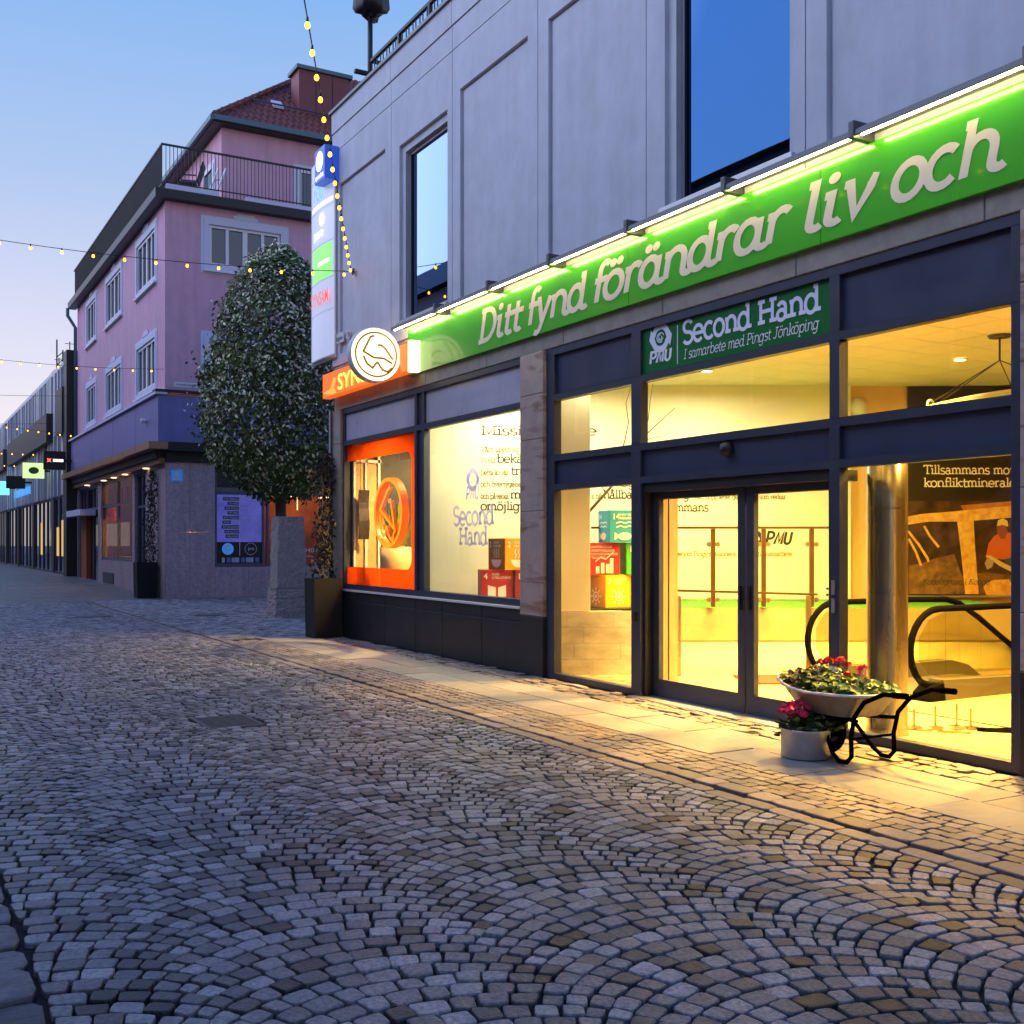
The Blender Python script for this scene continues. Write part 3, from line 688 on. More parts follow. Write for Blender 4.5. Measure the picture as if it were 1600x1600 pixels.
# stone lintel between sign and glazing, in blocks
y = 17.98
while y > -2.6:
    y2 = max(-2.6, y - 1.85); MB().bbox(FS, y2 + 0.004, y - 0.004, 3.885, 4.655, -0.06, 0.045, 0.006).build("stone_block", M_beige, shop); y = y2
# corner pier and the marble pier
for F_, u0, u1, jn, mt in ((FS, 17.62, 18.04, [0.0, 0.80, 1.75, 2.7, 3.3, 3.88], M_beige), (FS, 10.98, 11.52, [0.72, 1.12, 1.98, 2.84, 3.38, 3.88], M_marble), (FS, 4.22, 4.73, [0.72, 1.12, 1.98, 2.84, 3.38, 3.88], M_marble)):
    for z0, z1 in zip(jn, jn[1:]): MB().bbox(F_, u0, u1, z0 + 0.003, z1 - 0.003, -0.10, 0.075, 0.005).build("stone_tile", mt, shop)
for u0, u1 in ((10.98, 11.52), (4.22, 4.73)): MB().bbox(FS, u0, u1, 0.0, 0.717, -0.10, 0.08, 0.004).build("plinth_slab", M_plinth, shop)
for u0, u1 in ((11.525, 12.55), (12.56, 13.72), (13.73, 14.62), (14.63, 15.75), (15.76, 16.85), (16.86, 17.75)):
    MB().bbox(FS, u0, u1, 0.0, 0.62, -0.06, 0.05, 0.004).build("plinth_slab", M_plinth, shop)
    MB().bbox(FS, u0, u1, 0.628, 0.775, -0.06, 0.05, 0.004).build("plinth_slab", M_plinth, shop)
MB().fbox(FS, 11.53, 17.63, 0.785, 0.812, -0.05, 0.085).build("window_sill", M_white, shop)
MB().box(6.8, 7.0, -2.6, 4.21, 0, 3.88).build("end_wall", M_beige, shop)

# --- display windows (two bays between the piers)
def bar(mb, u0, u1, v0, v1, d0=-0.07, d1=0.03): mb.fbox(FS, u0, u1, v0, v1, d0, d1)
f1 = thing("display_shopfront", "blue grey framed pair of display windows between corner pier and veined marble pier", "shopfront", (6.8, 14.5, 0.8))
mb = MB()
bar(mb, 11.53, 17.62, 0.815, 0.90); bar(mb, 11.53, 17.62, 3.25, 3.335); bar(mb, 11.53, 17.62, 3.80, 3.882)
for u0, u1 in ((11.53, 11.58), (14.37, 14.44), (14.62, 14.70), (17.55, 17.62)):
    for v0, v1 in ((0.90, 3.25), (3.335, 3.80)): bar(mb, u0, u1, v0, v1)
mb.build("window_frame", M_frame, f1, bevel=0.004)
MB().fbox(FS, 14.44, 14.62, 0.90, 3.80, -0.06, 0.0).build("mullion_panel", M_frame, f1)
MB().fbox(FS, 11.58, 14.37, 3.335, 3.80, -0.05, -0.01).build("spandrel_panel", M_spandsky, f1)
MB().fbox(FS, 14.70, 17.55, 3.335, 3.80, -0.05, -0.01).build("spandrel_panel", M_spandsky, f1)
p1 = MB().fbox(FS, 11.58, 14.37, 0.90, 3.25, -0.035, -0.029).build("window_pane", M_glass, f1)
p2 = MB().fbox(FS, 14.70, 17.55, 0.90, 3.25, -0.035, -0.029).build("window_pane", M_glass, f1)
# vinyl on the glass: grey charity lettering; red surround of the optician's window
M_vinyl = bpy.data.materials.new("lilac grey frosted vinyl"); M_vinyl.use_nodes = True
NR_ = M_vinyl.node_tree.nodes; L_ = M_vinyl.node_tree.links; NR_.clear()
a_ = NR_.new("ShaderNodeBsdfDiffuse"); a_.inputs[0].default_value = (0.74, 0.70, 0.86, 1); b_ = NR_.new("ShaderNodeBsdfTranslucent"); b_.inputs[0].default_value = (0.34, 0.33, 0.62, 1)
x_ = NR_.new("ShaderNodeMixShader"); x_.inputs[0].default_value = 0.65; o_ = NR_.new("ShaderNodeOutputMaterial"); L_.new(a_.outputs[0], x_.inputs[1]); L_.new(b_.outputs[0], x_.inputs[2]); L_.new(x_.outputs[0], o_.inputs[0])
FT = Frame((6.8, 0, 0), (0, -1, 0), (-1, 0, 0))
write("Second", FT, -13.52, 1.84, 0.175, 0.23, M_vinyl, p1, width=1.17, d=-0.026)
write("Hand", FT, -13.36, 1.57, 0.165, 0.23, M_vinyl, p1, width=0.83, d=-0.026)
write("PMU", FT, -13.14, 2.19, 0.115, 0.30, M_vinyl, p1, font=SANS, width=0.37, d=-0.026, shear=0.1)
emblem(FT, -12.95, 2.45, 0.32, M_vinyl, p1, d=-0.026)
M_red = bpy.data.materials.new("translucent orange red film"); M_red.use_nodes = True
NR_ = M_red.node_tree.nodes; L_ = M_red.node_tree.links; NR_.clear()
a_ = NR_.new("ShaderNodeBsdfDiffuse"); a_.inputs[0].default_value = (0.75, 0.06, 0.01, 1); b_ = NR_.new("ShaderNodeBsdfTranslucent"); b_.inputs[0].default_value = (0.95, 0.10, 0.012, 1)
c_ = NR_.new("ShaderNodeBsdfTransparent"); c_.inputs[0].default_value = (0.9, 0.12, 0.03, 1); x_ = NR_.new("ShaderNodeMixShader"); x_.inputs[0].default_value = 0.6; y_ = NR_.new("ShaderNodeMixShader"); y_.inputs[0].default_value = 0.3; o_ = NR_.new("ShaderNodeOutputMaterial")
L_.new(a_.outputs[0], x_.inputs[1]); L_.new(b_.outputs[0], x_.inputs[2]); L_.new(x_.outputs[0], y_.inputs[1]); L_.new(c_.outputs[0], y_.inputs[2]); L_.new(y_.outputs[0], o_.inputs[0])
mb = MB(); A = (14.70, 17.55, 0.90, 3.25); B = (14.93, 17.55, 1.19, 2.98)
d = -0.0275
def rrect_border(mb, A, B, rad):
    # film with a window cut out: straight on the far side, rounded corners on the near side
    inner = [(B[1], B[2])] + [(B[0] + rad + rad * math.cos(R(a)), B[2] + rad + rad * math.sin(R(a))) for a in range(270, 179, -15)] + [(B[0] + rad + rad * math.cos(R(a)), B[3] - rad + rad * math.sin(R(a))) for a in range(180, 89, -15)] + [(B[1], B[3])]
    outer = [(A[1], A[2])] + [(A[0], A[2])] * 7 + [(A[0], A[3])] * 7 + [(A[1], A[3])]
    for k in range(len(inner) - 1):
        P = [inner[k], inner[k + 1], outer[k + 1], outer[k]]; Q = []
        for p in P:
            if not Q or (abs(p[0] - Q[-1][0]) + abs(p[1] - Q[-1][1])) > 1e-6: Q.append(p)
        if len(Q) > 2: mb.poly([FS.p(u, v, d) for u, v in Q])
rrect_border(mb, A, B, 0.17)
mb.build("red_film", M_red, p2, recalc=False)
# --- entrance front
f2 = thing("entrance_shopfront", "dark blue grey glazed entrance front with upper lights and central sliding doors", "shopfront", (6.8, 7.85, 0))
mb = MB()
U0, U1 = 4.735, 10.97
def cols(v0, v1):
    for u0, u1 in ((4.735, 4.83), (6.40, 6.51), (9.12, 9.28), (10.80, 10.97)): bar(mb, u0, u1, v0, v1)
for v0, v1 in ((3.80, 3.882), (3.265, 3.335), (2.555, 2.625), (2.215, 2.285)): bar(mb, U0, U1, v0, v1)
cols(3.335, 3.80); cols(2.625, 3.265); cols(2.285, 2.555); cols(0.0, 2.215)
bar(mb, 9.28, 10.80, 0.0, 0.075); bar(mb, 4.83, 6.40, 0.0, 0.075)
mb.build("window_frame", M_frame, f2, bevel=0.004)
for u0, u1 in ((4.83, 6.40), (6.51, 9.12), (9.28, 10.80)):
    MB().fbox(FS, u0, u1, 2.285, 2.555, -0.05, -0.012).build("transom_panel", M_spand, f2)
    MB().fbox(FS, u0, u1, 2.625, 3.265, -0.035, -0.029).build("window_pane", M_glass, f2)
    if u0 != 6.51:
        MB().fbox(FS, u0, u1, 3.335, 3.80, -0.05, -0.012).build("spandrel_panel", M_spand, f2)
        MB().fbox(FS, u0, u1, 0.075, 2.215, -0.035, -0.029).build("window_pane", M_glass, f2)
MB().fbox(FS, 4.84, 6.40, 0.0, 0.008, -0.6, -0.08).build("threshold", M_alu, f2)
MB().fbox(FS, 6.45, 9.2, -0.01, 0.012, -0.25, 0.14).build("door_threshold", M_alu, f2)
MB().fbox(FS, 6.51, 9.12, 2.12, 2.213, -0.30, -0.002).build("door_header", M_black, f2)
for u in (6.512, 9.08): MB().fbox(FS, u, u + 0.038, 0.0, 2.12, -0.17, -0.005).build("rubber_seal", M_black, f2)
for side, (u0, u1) in (("far", (7.68, 9.075)), ("near", (6.545, 7.66))):
    mb = MB(); D0, D1 = -0.16, -0.10
    mb.fbox(FS, u0, u1, 2.05, 2.118, D0, D1); mb.fbox(FS, u0, u1, 0.015, 0.19, D0, D1)
    mb.fbox(FS, u0, u0 + 0.10, 0.19, 2.05, D0, D1); mb.fbox(FS, u1 - 0.10, u1, 0.19, 2.05, D0, D1)
    dr = mb.build("sliding_door", M_frame, f2, bevel=0.004)
    MB().fbox(FS, u0 + 0.10, u1 - 0.10, 0.19, 2.05, -0.133, -0.127).build("pane", M_glass, dr)
    hu = u0 + 0.05 if side == "far" else u1 - 0.05
    MB().fbox(FS, hu - 0.012, hu + 0.012, 0.98, 1.20, D1, D1 + 0.025).build("handle", M_black, dr, bevel=0.005)
lk = MB().fbox(FS, 6.44, 6.475, 1.02, 1.14, 0.03, 0.045).fbox(FS, 6.44, 6.475, 1.17, 1.29, 0.03, 0.045).build("lock_plate", M_alu, f2)
MB().fbox(FS, 9.19, 9.23, 0.78, 0.88, 0.03, 0.06).build("key_switch", M_black, f2, bevel=0.006)
mb = MB(); ax = Matrix.Rotation(R(-90), 3, 'Y')
mb.lathe(FS.p(7.79, 2.47, -0.012), [(0.0, 0.10), (0.035, 0.095), (0.06, 0.075), (0.068, 0.04), (0.068, 0.0)], 20, ax)
mb.build("door_sensor", M_black, f2, smooth=True)

# --- green fascia sign with its row of strip lights
M_green = mat("gloss green sign panel", (0.052, 0.47, 0.006), 0.24, spec=0.5, coat=0.5)
M_cream = mat("cream sign lettering", (0.85, 0.76, 0.58), 0.4)
sg = thing("fascia_sign", "long bright green fascia sign with cream italic lettering over the shopfront", "sign", (6.72, 9, 4.4))
M_dgrey = mat("dark grey sign edge", (0.06, 0.07, 0.06), 0.5)
seams = [14.78, 11.93, 9.23, 6.54, 3.85, 1.2]
for a, b in zip(seams[1:], seams): MB().bbox(FS, a + 0.0015, b - 0.0015, 4.075, 4.745, 0.05, 0.10, 0.003).build("sign_panel", M_green, sg)
for txt, u0, u1, v in (("Ditt", 12.57, 11.38, 4.215), ("fynd", 11.27, 9.98, 4.215), ("förändrar", 9.86, 6.86, 4.215), ("liv", 6.70, 5.94, 4.215), ("och", 5.80, 4.80, 4.215), ("och", 4.42, 3.4, 4.215)):
    if txt == "och" and u0 < 4.5: continue
    write(txt, FST, -u0, v, 0.262, 0.245, M_cream, sg, it=True, shear=0.2, width=(u0 - u1), d=0.104)
M_tube = emat("lit fluorescent strip", (1.0, 0.84, 0.36), 24.0)
M_lamp = mat("grey lamp housing", (0.13, 0.135, 0.14), 0.45, metal=0.4)
ends = [15.0, 13.48, 11.97, 10.52, 9.02, 7.53, 6.03, 4.53, 3.03]
for k, (a, b) in enumerate(zip(ends[1:], ends)):
    if a < 3: break
    labs = ["end strip light above the left end of the green fascia sign beside the orange sign", "strip light above the capital letter of the green fascia sign", "strip light above the second word of the green fascia sign",
            "strip light above the start of the longest word on the green sign", "strip light above the middle of the longest word on the green sign", "strip light above the end of the longest word under the right upper window",
            "strip light above the short three letter word with v on the green sign", "strip light above the last word of the green sign"]
    t = thing("strip_light", labs[k], "strip light", (6.62, (a + b) / 2, 4.82), group="strip lights along the green fascia sign")
    F2 = Frame((6.8, 0, 0), (0, 1, 0), (-1, 0, 0))
    mb = MB()
    P = [(0.075, 4.81), (0.075, 4.87), (0.22, 4.845), (0.285, 4.81), (0.29, 4.768), (0.275, 4.763), (0.255, 4.785), (0.20, 4.80)]
    for uu, flip in ((a + 0.03, 0), (b - 0.03, 1)): mb.poly([F2.p(uu, z, d) for d, z in P])
    for q in range(len(P)):
        (d0, z0), (d1, z1) = P[q], P[(q + 1) % len(P)]
        mb.quad(F2.p(a + 0.03, z0, d0), F2.p(b - 0.03, z0, d0), F2.p(b - 0.03, z1, d1), F2.p(a + 0.03, z1, d1))
    mb.build("lamp_housing", M_lamp, t)
    MB().tube([F2.p(a + 0.05, 4.772, 0.235), F2.p(b - 0.05, 4.772, 0.235)], 0.0095, 10).build("tube", M_tube, t, smooth=True)
    MB().fbox(F2, a - 0.028, a + 0.028, 4.745, 4.885, 0.06, 0.30).build("end_cap", M_lamp, t, bevel=0.012)

# --- dark green sign over the doors
s2 = thing("door_sign", "dark green Second Hand sign panel in the transom over the sliding doors", "sign", (6.8, 7.8, 3.57))
M_dgreen = mat("dark green sign panel", (0.010, 0.16, 0.03), 0.25, spec=0.5)
M_lilac = mat("pale lilac lettering", (0.82, 0.85, 0.95), 0.5)
MB().fbox(FS, 6.51, 9.12, 3.335, 3.80, -0.05, -0.004).build("sign_panel", M_dgreen, s2)
write("Second Hand", FST, -8.46, 3.555, 0.152, 0.235, M_lilac, s2, width=1.82, d=0.0)
write("I samarbete med Pingst Jönköping", FST, -8.45, 3.405, 0.067, 0.13, M_lilac, s2, it=True, shear=0.18, width=1.80, d=0.0)
write("PMU", FST, -9.0, 3.435, 0.082, 0.30, M_lilac, s2, font=SANS, width=0.36, d=0.0, shear=0.1)
emblem(FST, -8.82, 3.68, 0.30, M_lilac, s2, d=0.0)
MB().fbox(FS, 8.545, 8.555, 3.375, 3.76, -0.004, -0.001).build("divider_line", M_lilac, s2)

# --- optician's signs: orange panel, round lit sign, vertical lightbox, blue box
M_or = mat("orange sign face", (0.80, 0.14, 0.01), 0.35, emit=(1.0, 0.16, 0.008), estr=0.42, col2=(0.9, 0.22, 0.01), vscale=1.3)
M_yel = emat("lit yellow letters", (1.0, 0.62, 0.10), 1.6)
so = thing("optician_fascia", "orange lit fascia sign with yellow letters behind the round white sign", "sign", (6.5, 16, 4.3))
FO = Frame((6.54, 0, 0), (0, 1, 0), (-1, 0, 0)); FOT = Frame((6.54, 0, 0), (0, -1, 0), (-1, 0, 0))
MB().bbox(FO, 14.42, 17.98, 4.09, 4.50, -0.14, 0.0, 0.006).build("sign_panel", M_or, so)
MB().fbox(FO, 14.30, 14.415, 4.07, 4.52, -0.14, 0.003).build("end_cap", emat("lit cream edge", (1, 0.85, 0.5), 1.4), so)
mb = MB().poly([FO.p(u, v, 0.002) for u, v in ((17.95, 4.18), (17.6, 4.22), (17.45, 4.40), (17.32, 4.36), (17.42, 4.22), (17.3, 4.12), (17.6, 4.11))]); mb.build("print_shape", mat("pale orange print", (0.95, 0.42, 0.08), 0.4, emit=(1, 0.4, 0.05), estr=0.5), so, recalc=False)
sans("SYNSAM", FOT, -17.22, 4.15, 0.27, M_yel, so, width=2.0, d=0.02, bold=0.005)
M_lit = emat("lit cream sign face", (1.0, 0.86, 0.55), 0.95)
M_gold = mat("gold line", (0.55, 0.30, 0.04), 0.4)
sr = thing("round_sign", "round glowing cream projecting sign with line drawn emblem beside the green fascia", "sign", (6.1, 14.8, 4.32))
FR = Frame((6.17, 14.72, 4.34), (1, 0, 0), (0, -1, 0))     # faces along the street
mb = MB(); ay = Matrix.Rotation(R(90), 3, 'X')
mb.lathe(FR.p(0, 0, -0.16), [(0.385, 0.0), (0.40, 0.015), (0.40, 0.145), (0.385, 0.16)], 48, ay); mb.build("rim", M_white, sr, smooth=False)
MB().disc(FR, 0, 0, 0.001, 0.386, n=48).build("lit_face", M_lit, sr, recalc=False)
MB().disc(FR, 0, 0, -0.161, 0.386, n=48).build("lit_face", M_lit, sr, recalc=False)
mb = MB(); tf = lambda p: FR.p(p[0] * 0.4, p[1] * 0.4, 0.004)
ribbon(mb, _e(0, 0, 0.80, 0.80, 0, 360, 40), 0.06, tf)
for P in ([(-.08, .68), (-.22, .62), (-.5, .08), (-.1, -.12), (.3, -.12), (.62, -.28)], [(.05, .34), (.18, .36), (.34, .26), (.66, -.14)], [(-.5, -.08), (-.36, -.36), (-.14, -.5), (-.02, -.34), (.06, -.28), (.24, -.54), (.46, -.6), (.62, -.44)]): ribbon(mb, P, 0.075, tf)
mb.build("emblem_lines", M_gold, sr, recalc=False)
MB().tube([(6.57, 14.80, 4.34), (6.74, 14.80, 4.34)], 0.022, 10).lathe((6.75, 14.80, 4.34), [(0.0, -0.05), (0.06, -0.04), (0.075, 0.0), (0.06, 0.05)], 16, Matrix.Rotation(R(90), 3, 'Y')).build("bracket", M_white, sr)

sv = thing("vertical_sign", "tall bowed white lightbox of stacked tenant logos on the corner above the alley", "sign", (6.75, 18.5, 6.5))
def bow(u): return 0.045 * (1 - ((u - 18.38) / 0.58) ** 2)
FV = Frame((6.69, 0, 0), (0, 1, 0), (-1, 0, 0)); NB = 8
divs = [4.86, 5.66, 6.22, 6.86, 7.48, 8.06, 8.40]
M_sw = mat("white sign acrylic", (0.62, 0.64, 0.72), 0.3, emit=(0.62, 0.66, 0.95), estr=0.22)
M_sgr = mat("lime green sign acrylic", (0.25, 0.75, 0.15), 0.3, emit=(0.30, 0.95, 0.15), estr=0.35)
us = [17.81 + k * 1.14 / NB for k in range(NB + 1)]
for q, (z0, z1) in enumerate(zip(divs, divs[1:])):
    mb = MB()
    for a, b in zip(us, us[1:]): mb.quad(FV.p(a, z0 + 0.006, bow(a)), FV.p(b, z0 + 0.006, bow(b)), FV.p(b, z1 - 0.006, bow(b)), FV.p(a, z1 - 0.006, bow(a)))
    mb.build("logo_panel", M_sw, sv, recalc=False)
def vband(u0, u1, z0, z1, m, name, d=0.004):
    mb = MB(); n = 6
    for k in range(n):
        a, b = u0 + (u1 - u0) * k / n, u0 + (u1 - u0) * (k + 1) / n; mb.quad(FV.p(a, z0, bow(a) + d), FV.p(b, z0, bow(b) + d), FV.p(b, z1, bow(b) + d), FV.p(a, z1, bow(a) + d))
    return mb.build(name, m, sv, recalc=False)
vband(17.88, 18.86, 6.24, 6.84, M_sgr, "green_logo")
vband(17.98, 18.50, 6.50, 6.56, emat("lit white logo", (1, 0.98, 0.9), 1.2), "white_stroke", 0.008)
vband(17.86, 18.88, 7.54, 7.60, emat("lit warm strip", (1.0, 0.85, 0.5), 1.2), "gold_stroke")
FVT = Frame((6.645, 0, 0), (0, -1, 0), (-1, 0, 0))
sans("YOU", FVT, -18.70, 7.66, 0.26, mat("teal print", (0.05, 0.50, 0.45), 0.4, emit=(0.05, 0.5, 0.45), estr=0.3), sv, name="tenant_logo", width=0.5, d=0.022, shear=0.2)
sans("pure", FVT, -18.66, 7.00, 0.17, emat("lit pale yellow print", (1, 0.93, 0.66), 1.1), sv, width=0.42, d=0.022)
MB().disc(FVT, -18.30, 7.30, 0.021, 0.09, 0.11, 16).build("logo_dot", emat("lit pale yellow print", (1, 0.93, 0.66), 1.1), sv, recalc=False)
sans("SYNSAM", FVT, -18.84, 5.80, 0.25, mat("coral red print", (0.72, 0.12, 0.09), 0.4, emit=(0.8, 0.14, 0.1), estr=0.4), sv, width=0.88, d=0.022, bold=0.006)
mb = MB(); mb.fbox(FV, 17.80, 18.97, 4.80, 8.42, -0.035, -0.012); mb.fbox(FV, 18.06, 18.97, 5.2, 8.2, -0.2, -0.036); 
bot = [FV.p(a, 4.84, bow(a) + 0.004) for a in us]; mb.poly(bot + [FV.p(18.97, 4.80, -0.012), FV.p(17.80, 4.80, -0.012)])
mb.fbox(FV, 18.955, 18.97, 4.80, 8.42, -0.012, 0.01)
mb.build("casing", M_white, sv, recalc=True)
sb = thing("blue_box_sign", "small dark blue lightbox with white round logo topping the vertical sign", "sign", (6.5, 18.4, 8.2))
M_blue = mat("dark blue sign acrylic", (0.012, 0.05, 0.33), 0.3, emit=(0.02, 0.08, 0.5), estr=0.35)
MB().box(6.48, 6.735, 17.72, 18.22, 7.84, 8.42).build("sign_box", M_blue, sb, bevel=0.01)
FB = Frame((6.478, 0, 0), (0, -1, 0), (-1, 0, 0)); M_wlit = emat("lit white logo", (1, 0.98, 0.9), 1.2)
MB().disc(FB, -17.97, 8.19, 0.003, 0.17, n=24).build("round_logo", M_wlit, sb, recalc=False)
sans("ald", FB, -18.06, 8.15, 0.10, M_blue, sb, width=0.2, d=0.006); sans("apoteket", FB, -18.17, 7.90, 0.09, M_wlit, sb, width=0.40, d=0.004, bold=0.01)
sp = thing("street_nameplate", "small white street nameplate on the grey corner pier below the vertical sign", "nameplate", (6.72, 17.8, 5.1))
MB().bbox(FS, 17.46, 18.02, 5.02, 5.20, 0.064, 0.078, 0.005).build("plate", M_white, sp)
M_ink = mat("dark ink", (0.02, 0.022, 0.03), 0.6)
sans("Smedjegatan", FST, -17.98, 5.075, 0.075, M_ink, sp, width=0.47, d=0.081)
MB().bbox(FS, 17.22, 17.36, 5.04, 5.18, 0.064, 0.074, 0.004).build("number_plate", M_white, sp); sans("19", FST, -17.335, 5.07, 0.08, M_ink, sp, width=0.09, d=0.077)
# downpipe at the corner
t = thing("downpipe", "thin grey downpipe running down the corner pier of the shop", "downpipe", (6.7, 17.98, 0)); MB().tube([(6.70, 18.02, 0.05), (6.70, 18.02, 3.9)], 0.03, 10).build("pipe", M_lamp, t, smooth=True)
for z in (1.2, 2.9): MB().lathe((6.70, 18.02, z), [(0.03, -0.03), (0.042, -0.03), (0.042, 0.03), (0.03, 0.03)], 12).build("pipe_clamp", M_black, t)

# --- roof terrace railing and lamp
M_rail = mat("black painted steel", (0.015, 0.015, 0.017), 0.5)
rl = thing("roof_railing", "black steel terrace railing on the roof edge of the grey shop building", "railing", (7.35, 12, 8.9))
mb = MB(); mb.fbox(Frame((7.35, 0, 0), (0, 1, 0), (-1, 0, 0)), 2, 17.75, 10.0, 10.05, -0.03, 0.03); mb.box(7.38, 11, 17.70, 17.76, 10.0, 10.05); mb.box(7.335, 7.365, 2, 17.75, 9.22, 9.25); mb.box(7.38, 11, 17.715, 17.745, 9.3, 9.33); mb.build("handrail", M_rail, rl)
y = 17.6; k = 0
bal = MB().box(-0.008, 0.008, -0.008, 0.008, 8.9, 10.0).build("baluster", M_rail, rl, local=True); bal.location = (7.35 - 7.35, 17.6 - 12, -8.9)
while y > 8:
    y -= 0.155 if k % 2 else 0.11; k += 1
    if k % 9 == 8: MB().box(7.32, 7.38, y - 0.03, y + 0.03, 8.9, 10.0).build("post", M_rail, rl)
    else:
        o = bal.copy(); COL.objects.link(o); o.parent = rl; o.location = (0, y - 12, -8.9)
for k in range(8):
    o = bal.copy(); COL.objects.link(o); o.parent = rl; o.location = (0.15 + k * 0.15, 5.73, -8.9)
rp = thing("covered_parasol", "black furled parasol on a pole at the end of the roof railing", "parasol", (7.34, 17.75, 8.9))
MB().tube([(7.34, 17.78, 8.9), (7.34, 17.78, 11.2)], 0.045, 10).build("pole", M_rail, rp, smooth=True)
mb = MB()
prof = [(0.05, 10.78), (0.10, 10.81), (0.13, 10.86), (0.24, 10.88), (0.29, 10.96), (0.27, 11.2), (0.18, 11.7), (0.05, 12.3)]
mb.lathe((7.36, 17.78, 0), prof, 14)
mb.v = [(x + 0.05 * math.sin(9 * math.atan2(y - 17.78, x - 7.36)) * (z > 10.7), y, z + 0.05 * math.cos(3 * math.atan2(y - 17.78, x - 7.36))) for x, y, z in mb.v]
mb.build("furled_canopy", M_rail, rp, smooth=True)
MB().box(7.05, 7.33, 17.74, 17.82, 9.78, 9.84).build("clamp_arm", M_rail, rp)
# ================================================================ SHOP INTERIOR (inner walls stand oblique to the street)
M_iw = mat("warm white interior paint", (0.78, 0.735, 0.54), 0.7, var=0.03, vscale=2)
M_glowpaint = mat("interior paint tinted by lamp glow", (0.68, 0.44, 0.18), 0.7, var=0.04, vscale=2)  # orange lamp glow put into the colour of these walls
M_ceil = mat("ceiling tile", (0.74, 0.66, 0.46), 0.85, bump=0.1, bscale=120)
M_floor = mat("polished pale floor tile", (0.36, 0.31, 0.17), 0.28, var=0.08, vscale=6)
M_steel = mat("satin stainless steel", (0.46, 0.40, 0.28), 0.26, metal=1.0, var=0.08, vscale=3, stretch=(1, 1, 0.1))
M_bronze = mat("brownish handrail steel", (0.13, 0.08, 0.035), 0.3, metal=0.8)
M_wood = mat("pale oak veneer", (0.50, 0.34, 0.15), 0.5, var=0.18, vscale=3, stretch=(6, 6, 0.5))
M_imarb = mat("pale veined interior marble", (0.62, 0.57, 0.42), 0.35, col2=(0.36, 0.33, 0.23), vscale=3.2, stretch=(1, 1, 2.2))
M_wtext = mat("dark wall lettering", (0.025, 0.022, 0.02), 0.6)
M_wtext2 = mat("tan wall lettering", (0.15, 0.12, 0.05), 0.6)
CEIL = 3.90
def CF(z): # camera-independent frame of an oblique inner wall at distance z along the oblique axis
    return Frame((z * SN, z * CS, 0), (CS, -SN, 0), (-SN, -CS, 0))
WALLZ = 15.9; FW = CF(WALLZ)
iw = structure("interior_wall"); 
MB().fbox(FW, -1.22, 4.95, 0.0, CEIL, -0.12, 0.0).build("wall_plaster", M_iw, iw)
MB().fbox(FW, -0.15, 4.90, 0.775, 0.86, 0.0, 0.015).build("skirting", M_iw, iw)
MB().fbox(CF(16.0), 4.95, 9.5, 0.0, CEIL, -0.12, 0.0).build("glow_tinted_wall", M_glowpaint, iw)
mb = MB(); mb.box(16.2, 16.35, -2.6, 10, 0, CEIL); mb.box(6.9, 16.35, -2.75, -2.6, 0, CEIL); mb.build("side_walls", M_glowpaint, iw)
fl = structure("interior_floor")
hx0, hx1, hy0, hy1 = 11.1, 15.9, 7.46, 8.75
mb = MB()
for a, b, c, e in ((6.86, hx0, -2.6, 17.7), (hx0, 16.3, -2.6, hy0), (hx0, 16.3, hy1, 17.7), (hx1, 16.3, hy0, hy1)): mb.quad((a, c, 0.004), (b, c, 0.004), (b, e, 0.004), (a, e, 0.004))
mb.build("floor_bed", mat("floor grout", (0.20, 0.17, 0.11), 0.6), fl, recalc=False)
base = MB().bbox(Frame((0, 0, 0.0), (1, 0, 0), (0, -1, 0)), 0, 1, 0, 1, 0, 1) if False else None
tile = MB().box(0.003, 0.597, 0.003, 0.597, 0.0, 0.012).build("floor_tile", M_floor, fl, bevel=0.002); first = True
for i in range(7):
    for j in range(13):
        x, y = 6.9 + i * 0.6, 4.2 + j * 0.6 - 0.6
        if x + .6 > 6.9 + 4.2 and hy0 - .6 < y < hy1: continue
        o = tile if first else tile.copy()
        if not first: COL.objects.link(o); o.parent = fl
        first = False; o.location = (x, y, 0.004)
ce = structure("ceiling")
MB().box(6.86, 16.3, -2.6, 17.7, CEIL + 0.03, CEIL + 0.10).build("ceiling_slab", mat("ceiling joint", (0.25, 0.2, 0.12), 0.9), ce)
ct = MB().box(0.006, 0.594, 0.006, 0.594, 0.0, 0.03).build("ceiling_tile", M_ceil, ce, bevel=0.004); first = True
for i in range(12):
    for j in range(19):
        x, y = 6.95 + i * 0.6, 3.6 + j * 0.6
        zz, xx = x * SN + y * CS, x * CS - y * SN
        if zz > 16.5: continue
        o = ct if first else ct.copy()
        if not first: COL.objects.link(o); o.parent = ce
        first = False; o.location = (x, y, CEIL)
# lamps of the shop (recessed downlights): housings with the light under them
M_dl = emat("lit downlight", (1.0, 0.80, 0.42), 14.0)
def downlight(x, y, power, size, lab, col=(1.0, 0.72, 0.30), spread=175):
    t = thing("ceiling_light", lab, "ceiling light", (x, y, CEIL), group="ceiling lights in the shop")
    MB().lathe((x, y, CEIL), [(0.07, -0.004), (0.09, -0.004), (0.09, -0.02), (0.07, -0.02), (0.07, -0.004)], 20).build("trim_ring", M_white, t)
    MB().lathe((x, y, CEIL), [(0.068, -0.012), (0.0, -0.012)], 20).build("lit_lens", M_dl, t, recalc=False)
    l = bpy.data.lights.new("ceiling_lamp", 'AREA'); l.shape = 'DISK'; l.size = size; l.energy = power; l.color = col; l.spread = R(spread)
    o = bpy.data.objects.new("ceiling_lamp", l); COL.objects.link(o); o.location = (0, 0, -0.05); o.parent = t
WARM = (1.0, 0.88, 0.54); ORG = (1.0, 0.58, 0.13); GOLD = (1.0, 0.52, 0.085)
